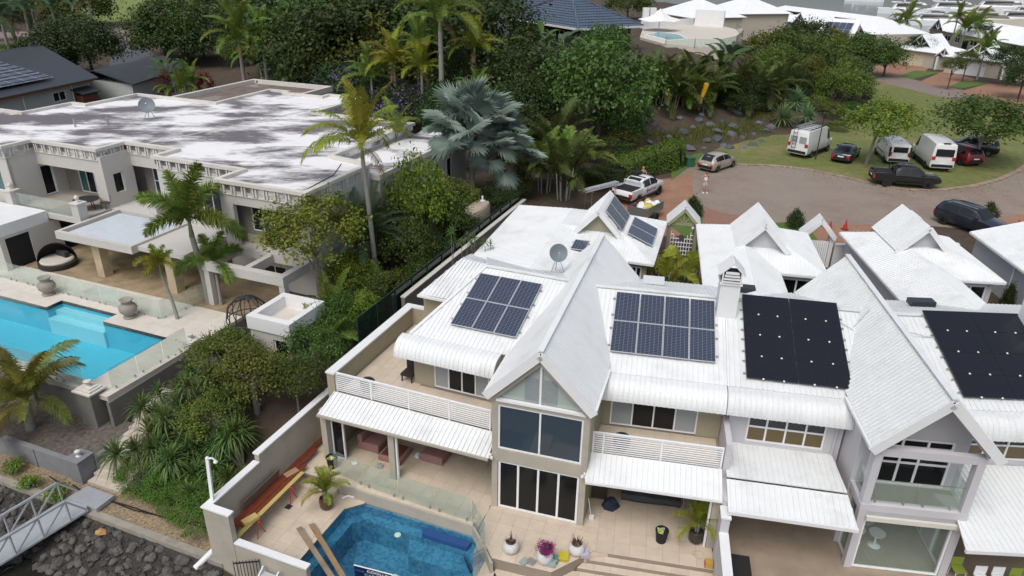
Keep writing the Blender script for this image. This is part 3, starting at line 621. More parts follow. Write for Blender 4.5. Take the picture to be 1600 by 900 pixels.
def ground_z(X,Y):
 X = np.asarray(X,float); Y = np.asarray(Y,float)
 dx,dy = X - LA.x,Y - LA.y; s = dx * LA.e[0] + dy * LA.e[1]; d = dx * LA.n[0] + dy * LA.n[1]
 canal = -1.35 - 0.62 * np.clip(-5.75 - d,0,6)
 left = np.where(s < -10.2,np.where(d < -3.4,-1.2,np.where(d < -1.0,-0.62,np.where(d < 9.0,-0.9,1.02))),-1.2 + 2.15 * sm(-3.4,2.0,d))
 left = left + np.where(d > 6,1.9 * sm(8,30,d),0) * np.where(s > -9.5,1.0,sm(22,30,d))
 right = np.where(d < 8.2,-2.6,np.where(d < 11.6,0.0,2.86))
 z = np.where(s < -1.3,left,right)
 z = np.where(d > 30,2.96,z); z = np.where((s > 0) & (d > 12.5),np.where(d < 17,2.88,2.96),z)
 z = np.where(d < -5.72,canal,z)
 hd = poly_dist(HILL,X,Y); z = np.where(hd > 0,2.96 + np.minimum(6.0,0.27 * hd) + 0.25 * np.sin(X * 1.3) * np.sin(Y * 1.7) * np.clip(hd / 3,0,1) * np.clip((30 - hd) / 8,0,1),z)
 md = poly_dist(MARINA,X,Y); z = np.where(md > 0,2.96 - np.clip(md * 1.2,0,6),z)
 return z
def gz(x,y): return float(ground_z(np.array([x]),np.array([y]))[0])
xs = np.concatenate([np.array([-2500,-1200,-600,-400]),np.arange(-300,-60,12),np.arange(-60,70,1.0),np.arange(70,330,8),np.array([400,700,1300,2500])])
ys = np.concatenate([np.array([-400,-120,-40,-10,5]),np.arange(12,60,0.6),np.arange(60,170,1.4),np.arange(170,420,8),np.array([480,700,1200,2500])])
XX,YY = np.meshgrid(xs,ys); ZZ = ground_z(XX,YY)
V = np.stack([XX.ravel(),YY.ravel(),ZZ.ravel()],1); nx = len(xs)
ii,jj = np.meshgrid(np.arange(len(xs) - 1),np.arange(len(ys) - 1)); a = (jj * nx + ii).ravel()
gme = npmesh('ground',V,np.stack([a,a + 1,a + nx + 1,a + nx],1),M['soil'],True)
tag(link('ground',gme),'dark soil and garden beds under the houses',kind='structure')
# canal and marina water
def watermat(name,col,rough,scale,strength):
 m,nt,b = _new(name); N = nt.nodes.new; L = nt.links.new
 b.inputs['Base Color'].default_value = (*col,1); b.inputs['Roughness'].default_value = rough; b.inputs['Specular IOR Level'].default_value = 0.5
 geo = N('ShaderNodeNewGeometry'); n1 = N('ShaderNodeTexNoise'); n1.inputs['Scale'].default_value = scale; n1.inputs['Detail'].default_value = 6; n1.inputs['Distortion'].default_value = 0.6
 L(geo.outputs['Position'],n1.inputs['Vector']); bp = N('ShaderNodeBump'); bp.inputs['Strength'].default_value = strength; bp.inputs['Distance'].default_value = 0.1; L(n1.outputs[0],bp.inputs['Height']); L(bp.outputs[0],b.inputs['Normal'])
 return m
wq = [LA.p(-90,-90,0),LA.p(90,-90,0),LA.p(90,-5.8,0),LA.p(-90,-5.8,0)]
MB().poly([(p[0],p[1],-2.38) for p in wq]).build('canal_water',watermat('dark_canal_water',(0.022,0.021,0.017),0.10,2.2,0.5),label='dark canal water beside the stone bank',kind='structure')
MB().poly([(p[0],p[1],1.6) for p in MARINA]).build('marina_water',watermat('marina_water',(0.05,0.07,0.085),0.06,0.8,0.25),label='calm grey marina water between the moored boats',kind='structure')
# street sheets
def sheet(name,pts,z,m,label,t=0.0,kind='structure'):
 mb = MB()
 if t: mb.prism([p[:2] for p in pts],z - t,z)
 else: mb.poly([(p[0],p[1],z) for p in pts])
 return mb.build(name,m,label=label,kind=kind)
verge = [(13.36,59.25,3.00),(15.72,63.39,3.00),(17.30,65.22,3.00),(20.44,64.76,3.00),(23.91,64.55,3.00),(26.56,63.44,3.00),(28.98,61.16,3.00),(30.80,58.99,3.00),(32.87,57.67,3.00),(35.61,57.83,3.00),(39.02,59.11,3.00),(42.46,61.20,3.00),(45.93,64.03,3.00),(49.65,67.79,3.00)]
far_side = [(76.0,84.0),(84.0,70.0),(70.0,46.0)]
near_side = [p for p in ((39.56,46.26,3.00),(35.38,48.04,3.00),(29.54,49.05,3.00),(22.46,48.70,3.00),(15.64,47.32,3.00),(12.66,45.69,3.00),(12.88,51.27,3.00),(9.16,48.96,3.00),(6.47,52.11,3.00),(7.87,55.72,3.00))]
sheet('street',verge + far_side + near_side,2.985,M['pavers'],'brick paved cul-de-sac with worn grey brown pavers')
sheet('driveway',[(6.68,52.74,3.00),(8.24,55.74,3.00),(10.63,58.53,3.00),(13.51,60.02,3.00),(15.85,62.15,3.00),(14.57,56.10,3.00),(14.24,51.34,3.00),(13.61,48.25,3.00),(10.81,45.60,3.00),(8.36,48.25,3.00)],2.993,M['pavers_red'],'orange terracotta paved driveway under the white pickup')
sheet('driveway',[(13.52,48.25,3.00),(14.01,53.14,3.00),(15.72,51.13,3.00),(18.55,49.44,3.00),(17.35,44.97,3.00),(12.65,44.17,3.00)],2.991,mat('mottled_pavers',(0.25,0.14,0.105),0.9,0.2,3.0),'darker red paved apron in front of the middle garage')
sheet('driveway',[(20.82,48.62,3.00),(26.82,49.19,3.00),(25.43,44.77,3.00),(19.98,44.52,3.00)],2.991,M['pavers_red'],'terracotta driveway strip between the rear garages with red cones')
sheet('driveway',[(35.13,50.29,3.00),(42.67,54.07,3.00),(41.25,49.92,3.00),(34.45,47.99,3.00)],2.991,M['pavers_red'],'terracotta driveway at the right edge behind the dark car')
lawn = [p for p in verge[3:]] + [(59.37,84.16,3.00),(61.93,93.29,3.00),(60.85,98.33,3.00),(58.93,102.84,3.00),(56.45,114.51,3.00),(55.18,116.81,3.00),(52.5,116.0),(50.0,104.0),(45.0,90.0),(38.0,82.0),(29.5,78.0),(23.0,76.0),(19.5,73.0)]
sheet('lawn',lawn,3.02,M['grass'],'worn lawn island with parked vans and cars')
sheet('lawn',[(13.36,59.25,3.00),(15.72,63.39,3.00),(17.30,65.22,3.00),(19.27,67.17,3.00),(17.65,69.47,3.00),(14.98,66.42,3.00)],3.015,M['grass_b'],'small lawn wedge behind the silver hatchback')
for pts,lb in (([(11.12,48.13,3.00),(12.49,51.25,3.00),(14.67,53.17,3.00),(13.52,48.25,3.00),(11.97,44.95,3.00)],'green grass strip with a conical shrub by the gate'),([(18.89,49.05,3.00),(20.40,49.40,3.00),(21.14,48.63,3.00),(20.63,44.55,3.00),(18.88,45.04,3.00)],'green grass strip right of the middle garage'),([(25.18,47.79,3.00),(26.93,48.92,3.00),(28.86,48.62,3.00),(27.04,45.43,3.00)],'green grass strip left of the right hand garage')):
 sheet('lawn',pts,3.0,M['grass_b'],lb)
# brick kerb round the lawn: individual header bricks
KB = MB().box(IDF,-0.11,0.11,-0.22,0.22,0,0.11).mesh('brick',material=mat('kerb_brick',(0.31,0.225,0.18),0.9,0.2,4,rnd=0.2))
kerb = MB()
for p,q in zip(verge[2:],verge[3:]): kerb.beam((p[0],p[1],3.0),(q[0],q[1],3.0),0.40,0.10)
kerb = kerb.build('kerb',mat('kerb_bed',(0.20,0.14,0.11),0.9,0.2),label='curved brick kerb between the street and the lawn',kind='structure')
for p,q in zip(verge[2:],verge[3:]):
 L_ = math.hypot(q[0] - p[0],q[1] - p[1]); n_ = int(L_ / 0.24); an = math.atan2(q[1] - p[1],q[0] - p[0])
 for k in range(n_):
  f = (k + 0.5) / n_; link('brick',KB,kerb,Vector((p[0] + (q[0] - p[0]) * f,p[1] + (q[1] - p[1]) * f,2.96)) - _wl(kerb),(0,0,an))
# far road by the cottages,their drives and lawns
sheet('road',[(55.09,120.65,3.00),(58.70,126.58,3.00),(62.68,120.83,3.00),(64.52,110.71,3.00),(67.31,105.65,3.00),(70.45,100.12,3.00),(63.14,83.12,3.00),(59.37,84.16,3.00),(61.93,93.29,3.00),(60.85,98.33,3.00),(58.93,102.84,3.00),(56.45,114.51,3.00)],2.99,M['pavers_grey'],'pale paved road curving past the white cottages')
sheet('driveway',[(58.05,125.08,3.00),(68.30,137.85,3.00),(72.75,131.19,3.00),(67.41,123.37,3.00),(62.01,119.45,3.00)],3.0,M['pavers_red'],'terracotta drive in front of the cream garage door')
sheet('driveway',[(62.84,115.18,3.00),(73.92,128.34,3.00),(73.82,118.82,3.00),(64.25,107.96,3.00)],3.0,M['pavers_red'],'terracotta drive in front of the white garage door')
sheet('driveway',[(64.62,106.94,3.00),(73.67,115.12,3.00),(79.73,110.03,3.00),(61.58,83.00,3.00),(61.15,92.01,3.00)],3.0,M['pavers_red'],'terracotta drive at the far right edge')
sheet('lawn',[(62.91,121.52,3.00),(68.53,127.72,3.00),(71.99,125.97,3.00),(62.97,117.65,3.00)],3.01,M['grass_b'],'small lawn between the two cottage drives')
sheet('lawn',[(64.83,110.74,3.00),(70.89,117.25,3.00),(74.59,115.81,3.00),(65.88,109.20,3.00)],3.01,M['grass_b'],'small lawn right of the white garage door')
# top left: road,drive and park
sheet('driveway',[(-63.70,115.76,3.00),(-78.74,147.31,3.00),(-74.64,147.93,3.00),(-63.73,131.06,3.00),(-57.53,116.49,3.00)],3.0,M['asphalt'],'wet dark driveway behind the black roofed house')
sheet('road',[(-116.34,157.90,3.00),(-72.20,183.10,3.00),(-62.20,156.73,3.00),(-100.89,135.90,3.00)],2.985,M['pavers_grey'],'pale street at the top left beyond the dark pickup')
sheet('lawn',[(-100.58,132.22,3.00),(-96.74,148.99,3.00),(-91.90,141.14,3.00),(-90.94,118.81,3.00)],3.0,M['grass_b'],'strip of mown grass at the left edge')
sheet('lawn',[(-142.51,255.95,3.00),(-104.61,325.50,3.00),(-65.86,202.27,3.00),(-112.87,178.78,3.00)],3.0,mat('bright_park_grass',(0.16,0.20,0.05),0.95,0.2,0.8),'bright park grass at the very top left')
# ------------------------------------------------------------ bank of the canal
MB().box(LA,-60,-1.0,-5.75,-5.45,-2.4,-1.06).build('seawall',M['concrete'],label='low concrete edging wall along the gravel bank',kind='structure')
sheet('gravel_path',[LA.p(-60,-5.45,0),LA.p(-1.4,-5.45,0),LA.p(-1.4,-4.0,0),LA.p(-60,-4.35,0)],-1.10,M['gravel'],'brown gravel strip between grey wall and edging')
def rockmesh(name,seed,m,flat=0.75):
 r = np.random.default_rng(seed); mb = MB(); prof = []
 n = 7; rows = [(-0.9,0.35),(-0.45,0.85),(0.1,1.0),(0.6,0.72),(0.92,0.25)]; i = 0
 for zz,rr in rows:
  for j in range(n):
   a = 2 * math.pi * j / n + r.uniform(-.15,.15); q = rr * r.uniform(0.72,1.12); mb.v.append((q * math.cos(a),q * math.sin(a),zz * flat * r.uniform(0.85,1.1)))
 for k in range(len(rows) - 1):
  for j in range(n): j2 = (j + 1) % n; mb.f.append((k * n + j,k * n + j2,(k + 1) * n + j2,(k + 1) * n + j))
 mb.f.append(tuple(range(n - 1,-1,-1))); mb.f.append(tuple((len(rows) - 1) * n + j for j in range(n)))
 return mb.mesh(name,material=m)
ROCKM = mat('dark_basalt',(0.085,0.08,0.075),0.9,0.35,6.0,bump=0.6,bscale=9,rnd=0.35)
ROCKS = [rockmesh('rock',k,ROCKM) for k in range(7)]
rb = MB().poly([LA.p(-60,-5.76,-1.28),LA.p(-1.0,-5.76,-1.28),LA.p(-1.0,-8.0,-2.62),LA.p(-60,-8.0,-2.62)]).build('rock_revetment',mat('wet_bank_soil',(0.035,0.03,0.026),0.8,0.5,6,bump=0.8,bscale=9),label='bank of loose dark basalt rocks at the water',kind='structure')
rr = random.Random(3)
for k in range(300):
 s_ = rr.uniform(-14.6,-0.9); w = rr.random(); d_ = -5.86 - w * 2.0; z_ = -1.34 - w * 1.2
 if -10.6 < s_ - (d_ + 5.6) * 0.55 < -7.4 and rr.random() < 0.3: continue
 sz = rr.uniform(0.11,0.25); p = Vector(LA.p(s_,d_,z_ + sz * 0.3)) - _wl(rb); o = link('rock',ROCKS[k % 7],rb,p,(rr.uniform(-.5,.5),rr.uniform(-.5,.5),rr.uniform(0,6.3))); o.scale = (sz,sz * rr.uniform(.75,1.2),sz * rr.uniform(.7,1.1))
q = np.random.default_rng(6); n_ = 1900; w = q.random(n_); s_ = q.uniform(-14.6,-0.9,n_); d_ = -5.8 - w * 2.1; OC = np.array([(1,0,0),(0,1,0),(-1,0,0),(0,-1,0),(0,0,.7),(0,0,-.7)]); OF = np.array([(0,1,4),(1,2,4),(2,3,4),(3,0,4),(1,0,5),(2,1,5),(3,2,5),(0,3,5)])
C_ = np.array([LA.p(a,b,-1.29 - c * 1.27) for a,b,c in zip(s_,d_,w)]) - np.array(_wl(rb)); V = (C_[:,None,:] + (OC[None] * q.uniform(0.6,1.3,(n_,6,1)) + q.normal(size=(n_,6,3)) * 0.15) * q.uniform(0.035,0.085,(n_,1,1))).reshape(-1,3); F_ = (OF[None] + np.arange(n_)[:,None,None] * 6).reshape(-1,3)
tag(link('rubble',npmesh('rubble',V,F_,ROCKM),rb),kind='stuff')
o = link('rock',rockmesh('rock',50,mat('orange_stone',(0.42,0.24,0.11),0.9,0.2)),rb,Vector(LA.p(-7.0,-6.1,-1.35)) - _wl(rb),(0.3,0.2,0.4)); o.scale = (0.26,0.18,0.16)
# boulders on the garden bank below the hill
bb = MB().poly([(12.25,70.21,5.00),(12.88,70.26,5.00),(12.70,69.14,5.00)]).build('boulder_bank',ROCKM,label='scattered grey boulders on the bare bank',kind='structure')
BM = [rockmesh('boulder',20 + k,mat('bank_basalt',(0.10,0.105,0.12),0.9,0.3,4.0,bump=0.5,bscale=6,rnd=0.3)) for k in range(4)]
rr = random.Random(11)
for k,(x,y) in enumerate([(14.05,73.23),(15.40,73.14),(17.41,76.32),(19.54,77.19),(20.15,78.22),(19.51,72.18),(20.62,73.22),(21.04,71.64),(22.67,75.00),(24.91,81.21),(23.85,74.81),(25.76,80.71),(25.53,76.39),(25.60,73.85),(18.60,75.17),(15.30,68.88),(16.15,70.10),(16.98,69.39),(13.80,67.43),(13.44,68.38),(12.68,67.36),(15.27,70.72),(21.05,74.69),(18.74,70.14),(21.50,70.90),(24.10,72.13),(26.75,79.09),(27.15,77.68),(28.14,78.87),(12.51,71.52),(11.61,69.66),(10.47,63.45),(9.63,61.31),(11.79,64.37),(13.04,68.73),(17.04,72.80),(22.57,78.62),(23.23,76.63),(20.90,76.90),(22.80,70.99)]):
 sz = rr.uniform(0.35,0.85); o = link('boulder',BM[k % 4],bb,Vector((x,y,gz(x,y) + sz * 0.02)) - _wl(bb),(rr.uniform(-.3,.3),rr.uniform(-.3,.3),rr.uniform(0,6.3))); o.scale = (sz,sz * rr.uniform(.7,1.1),sz * rr.uniform(.6,.9))

# ============================================================ decks,pool and terrace of the tan house
def tiled(name,F,poly,z,size,label,thick=0.12,m='tile',base='grout',gap=0.008,start=(0,0)):
 """paved slab: base slab with every tile a piece of its own; poly convex, in (s,d), ccw"""
 P = [F.p(s,d,0)[:2] for s,d in poly]
 root = MB().prism(P,z - thick,z - 0.012).build(name,M[base],label=label,kind='structure')
 key = (m,size); me = TMESH.get(key)
 if me is None: me = TMESH[key] = MB().box(IDF,gap / 2,size - gap / 2,gap / 2,size - gap / 2,0,0.02).mesh('tile',material=M[m])
 s0,s1 = min(p[0] for p in poly),max(p[0] for p in poly); d0,d1 = min(p[1] for p in poly),max(p[1] for p in poly)
 s = s0 + start[0]
 while s < s1:
  d = d0 + start[1]
  while d < d1:
   cell = [(s + gap / 2,d + gap / 2),(s + size - gap / 2,d + gap / 2),(s + size - gap / 2,d + size - gap / 2),(s + gap / 2,d + size - gap / 2)]
   c = clip_poly(cell,poly)
   if len(c) >= 3:
    ar = abs(sum(c[k][0] * c[(k + 1) % len(c)][1] - c[(k + 1) % len(c)][0] * c[k][1] for k in range(len(c)))) / 2
    if ar > 0.995 * (size - gap) ** 2: link('tile',me,root,Vector(F.p(s,d,z - 0.02)) - _wl(root),(0,0,rad(F.h)))
    elif ar > 0.004: MB().prism([F.p(a,b,0)[:2] for a,b in c],z - 0.02,z).build('tile',M[m],root)
   d += size
  s += size
 return root
TMESH = {}
tiled('patio',LA,[(-1.2,-1.12),(7.75,-1.12),(7.75,3.2),(-1.2,3.2)],0.0,0.6,'beige tiled patio under the left canopy',thick=0.55)
MB().box(LA,-0.2,7.7,3.2,6.9,-0.1,-0.002).build('room_floor',M['tile'],label='beige floor inside the left open room',kind='structure')
tiled('patio',GA,[(0.3,-1.92),(0.86,-2.64),(3.16,-2.62),(4.40,-1.2),(4.40,0.0),(-0.05,0.0),(-0.05,-1.5)],0.0,0.6,'beige tiled platform with planter pots before the folding doors',thick=0.6)
MB().box(GA,0.2,3.6,0.0,3.0,-0.1,-0.003).build('room_floor',M['tile'],label='floor behind the folding doors of the bay',kind='structure')
tiled('patio',RA,[(0.5,-1.22),(4.96,-1.22),(4.96,4.0),(0.02,4.0),(0.02,-0.1)],-0.004,0.62,'beige tiled patio under the right canopy',thick=0.3)
for k in range(2):
 d1 = -1.23 - 0.30 * k; z = -0.17 * (k + 1)
 tiled('step',RA,[(0.35 - 0.35 * k,d1 - 0.30),(4.96,d1 - 0.30),(4.96,d1),(0.5 - 0.3 * k,d1)],z,0.62,'upper' if k == 0 else 'lower',thick=0.3)['label'] = ('upper' if k == 0 else 'lower') + ' tiled step below the right patio'
tiled('pool_deck',RA,[(-3.0,-5.2),(4.96,-5.2),(4.96,-1.84),(0.0,-1.84),(-3.0,-2.2)],-0.5,0.62,'beige tiled lower deck right of the pool')
tiled('pool_deck',LA,[(-1.2,-5.6),(2.0,-5.6),(2.0,-1.14),(-1.2,-1.14)],-0.5,0.6,'beige tiled lower deck left of the pool')
tiled('pool_deck',LA,[(2.0,-1.88),(2.59,-1.28),(2.59,-1.14),(2.0,-1.14)],-0.5,0.6,'narrow beige tiled strip at the pool corner')
MB().prism([LA.p(s,d,0)[:2] for s,d in ((8.5,-2.15),(8.62,-2.1),(9.4,-2.95),(9.4,-5.6),(8.5,-5.6))],-0.62,-0.5).build('pool_coping',M['tile'],label='beige pool coping below the pot platform',kind='structure')
MB().box(LA,-0.9,1.25,-1.55,-1.14,-0.5,-0.25).build('step',M['tile'],label='single stone step near the potted palm',kind='structure')
MB().prism([GA.p(3.9,-1.6,0)[:2],RA.p(1.3,-1.15,0)[:2],RA.p(1.0,4.0,0)[:2],GA.p(3.7,3.0,0)[:2],GA.p(3.7,0.0,0)[:2]],-0.6,-0.028).build('patio_joint',M['tile'],label='wedge of beige paving between bay platform and right patio',kind='structure')
# riser wall between patio and pool,following the chamfer
rp = [(1.3,-1.20),(7.50,-1.20),(8.46,-2.14),(8.92,-2.70)]
rm = MB()
for a,b in zip(rp,rp[1:]): rm.prism([LA.p(a[0],a[1],0)[:2],LA.p(b[0],b[1],0)[:2],LA.p(b[0] + (0.0 if b[1] > -2 else 0.08),b[1] + 0.09,0)[:2],LA.p(a[0],a[1] + 0.09,0)[:2]],-0.6,-0.012)
rm.build('riser_wall',M['tan_light'],label='tan rendered riser between patio and pool',kind='structure')
# pool of the tan house
def mosaic():
 m,nt,b = _new('blue_pool_mosaic'); N = nt.nodes.new; L = nt.links.new; geo = N('ShaderNodeNewGeometry')
 v = N('ShaderNodeTexVoronoi'); v.inputs['Scale'].default_value = 9; v.inputs['Randomness'].default_value = 0.5; L(geo.outputs['Position'],v.inputs['Vector'])
 n1 = N('ShaderNodeTexNoise'); n1.inputs['Scale'].default_value = 0.7; n1.inputs['Detail'].default_value = 5; L(geo.outputs['Position'],n1.inputs['Vector'])
 a = N('ShaderNodeMath'); a.operation = 'MULTIPLY_ADD'; sp = N('ShaderNodeSeparateColor'); L(v.outputs['Color'],sp.inputs[0]); L(sp.outputs[0],a.inputs[0]); a.inputs[1].default_value = 0.55; L(n1.outputs[0],a.inputs[2])
 r = N('ShaderNodeValToRGB'); r.color_ramp.elements[0].position = 0.35; r.color_ramp.elements[0].color = (0.030,0.125,0.235,1); r.color_ramp.elements[1].position = 1.0; r.color_ramp.elements[1].color = (0.13,0.33,0.43,1); L(a.outputs[0],r.inputs[0]); L(r.outputs[0],b.inputs['Base Color']); b.inputs['Roughness'].default_value = 0.4; return m
M['mosaic'] = mosaic()
def poolwater(name,tint,scale=2.5):
 m,nt,b = _new(name); N = nt.nodes.new; L = nt.links.new; nt.nodes.remove(b)
 t = N('ShaderNodeBsdfTransparent'); t.inputs[0].default_value = (*tint,1); g = N('ShaderNodeBsdfGlossy'); g.inputs['Roughness'].default_value = 0.04
 geo = N('ShaderNodeNewGeometry'); n1 = N('ShaderNodeTexNoise'); n1.inputs['Scale'].default_value = scale; n1.inputs['Detail'].default_value = 3; L(geo.outputs['Position'],n1.inputs['Vector'])
 bp = N('ShaderNodeBump'); bp.inputs['Strength'].default_value = 0.25; bp.inputs['Distance'].default_value = 0.05; L(n1.outputs[0],bp.inputs['Height']); L(bp.outputs[0],g.inputs['Normal'])
 fr = facing(nt,0.03,0.8); ms = N('ShaderNodeMixShader'); L(fr,ms.inputs[0]); L(t.outputs[0],ms.inputs[1]); L(g.outputs[0],ms.inputs[2])
 L(ms.outputs[0],nt.nodes['Material Output'].inputs[0]); return m
pool = [(2.0,-5.5),(2.0,-1.88),(2.59,-1.28),(7.56,-1.22),(8.5,-2.15),(8.5,-5.5)]
def inset(pts,r):
 cx = sum(p[0] for p in pts) / len(pts); cy = sum(p[1] for p in pts) / len(pts); out = []
 n = len(pts)
 for k in range(n):
  a,b,c = pts[k - 1],pts[k],pts[(k + 1) % n]
  def nrm(p,q):
   ex,ey = q[0] - p[0],q[1] - p[1]; l = math.hypot(ex,ey); return (ey / l,-ex / l)
  n1,n2 = nrm(a,b),nrm(b,c); det = n1[0] * n2[1] - n1[1] * n2[0]
  if abs(det) < 1e-5: out.append((b[0] + n1[0] * r,b[1] + n1[1] * r)); continue
  c1 = n1[0] * b[0] + n1[1] * b[1] + r; c2 = n2[0] * b[0] + n2[1] * b[1] + r
  out.append(((c1 * n2[1] - c2 * n1[1]) / det,(n1[0] * c2 - n2[0] * c1) / det))
 return out
PO = thing('swimming_pool','dark blue mosaic swimming pool with chamfered corners at the bottom','pool',LA.p(5,-3.3,-2.0))
ledge = inset(pool,0.42)
bm_ = MB()
def ring(mb,P,za,Q,zb,F):
 n = len(P)
 for k in range(n): j = (k + 1) % n; mb.poly([F.p(*P[k],za),F.p(*P[j],za),F.p(*Q[j],zb),F.p(*Q[k],zb)])
ring(bm_,pool,-0.53,pool,-1.0,LA); ring(bm_,pool,-1.0,ledge,-1.0,LA); ring(bm_,ledge,-1.0,ledge,-2.1,LA)
bm_.poly([LA.p(*p,-2.1) for p in ledge]); bm_.build('basin',M['mosaic'],PO)
MB().prism([LA.p(s,d,0)[:2] for s,d in ((4.9,-1.66),(7.3,-1.66),(8.05,-2.45),(8.05,-3.1),(7.2,-2.5),(5.3,-2.5))],-2.09,-1.25).build('pool_seat',M['mosaic'],PO)
MB().prism([LA.p(s,d,0)[:2] for s,d in ((5.3,-1.3),(7.5,-1.26),(7.45,-1.62),(5.5,-1.64))],-0.98,-0.78).build('pool_step',mat('violet_blue_tile',(0.05,0.10,0.27),0.4,0.1),PO)
MB().poly([LA.p(*p,-0.62) for p in pool]).build('water_surface',poolwater('blue_pool_water',(0.62,0.82,0.90)),PO)
# glass pool fence along the patio edge
gf = thing('glass_fence','frameless green glass pool fence along the tan house patio','fence',LA.p(4,-0.98,0),'frameless glass fences')
fp = [(0.70,-0.62),(2.38,-0.86),(4.06,-0.95),(5.74,-0.99),(7.42,-1.04),(8.44,-2.06)]
for a,b in zip(fp,fp[1:]):
 ax,ay = LA.p(*a,0)[:2]; bx,by = LA.p(*b,0)[:2]; L_ = math.hypot(bx - ax,by - ay); FF = Frame(ax,ay,math.degrees(math.atan2(by - ay,bx - ax)))
 MB().box(FF,0.03,L_ - 0.03,-0.007,0.007,0.06,1.22).build('pane',M['pool_glass'],gf)
 for q in (0.22,L_ - 0.22): MB().box(FF,q - 0.03,q + 0.03,-0.035,0.035,0.001,0.16).build('spigot',M['steel'],gf)
FF = Frame(*LA.p(8.46,-2.12,0)[:2],LA.h - 83)
MB().box(FF,0.05,1.5,-0.007,0.007,-0.44,1.22).build('pane',M['pool_glass'],gf)
# boundary wall on the left,stepped,and the low wall at the water
gw = thing('garden_wall','stepped rendered boundary wall with white capping left of the deck','wall',LA.p(-1.35,-1,-2))
MB().box(LA,-1.45,-1.22,-2.78,9.5,-2.3,1.93).build('wall_high',M['tan_light'],gw)
MB().box(LA,-1.44,-1.23,-5.72,-2.785,-2.3,1.56).build('wall_low',M['tan_light'],gw)
MB().box(LA,-1.23,-0.24,-5.72,-5.50,-2.3,1.56).build('corner_pier',M['tan_light'],gw)
MB().box(LA,-0.24,3.0,-5.70,-5.50,-2.3,0.24).build('front_wall',M['tan_light'],gw)
MB().box(LA,-1.49,-1.18,-2.82,9.5,1.93,2.0).box(LA,-1.49,-1.18,-5.76,-2.82,1.56,1.63).box(LA,-1.18,-0.20,-5.76,-5.46,1.56,1.63).box(LA,-0.2,3.04,-5.74,-5.46,0.24,0.31).build('white_cap',M['white_paint'],gw)
# black gate and pontoon steps at the foot of that wall
gt = thing('metal_gate','black metal picket gate leaning open below the front wall','gate',LA.p(0.5,-6.1,-1.2))
for a,b in (((0.10,-6.2),(0.9,-5.75)),):
 p,q = LA.p(*a,0),LA.p(*b,0)
 for z in (-1.1,-0.15): MB().beam((p[0],p[1],z),(q[0],q[1],z),0.04,0.05).build('rail',M['dark_metal'],gt)
 for k in range(9): f = k / 8; x,y = p[0] + (q[0] - p[0]) * f,p[1] + (q[1] - p[1]) * f; MB().tube([(x,y,-1.15),(x,y,-0.05)],0.014,6).build('picket',M['dark_metal'],gt)
al = thing('aluminium_ramp','small aluminium ramp frame against the front wall','ramp',LA.p(1.5,-6.3,-1.2))
for s in (1.15,1.85): MB().beam(LA.p(s,-5.8,-0.25),LA.p(s,-7.4,-1.3),0.06,0.14).build('side_rail',M['alu_frame'],al)
for k in range(3): MB().beam(LA.p(1.18,-6.0 - k * 0.5,-0.45 - k * 0.33),LA.p(1.82,-6.0 - k * 0.5,-0.45 - k * 0.33),0.3,0.03).build('tread',M['alu_frame'],al)
# patio of the grey house
MB().prism([RA.p(5.24,-5.0,0)[:2],GB.p(4.2,-3.0,0)[:2],RB.p(9,-3.0,0)[:2],RB.p(9,4.4,0)[:2],RA.p(10.5,4.4,0)[:2],RA.p(5.24,4.4,0)[:2]],-0.3,-0.006).build('patio',mat('brown_stone_paving',(0.33,0.265,0.20),0.5,0.15,1.2,stain=(0.22,0.17,0.125),stain_scale=0.5,stain_amt=0.5),label='brownish patio under the grey house canopies',kind='structure')

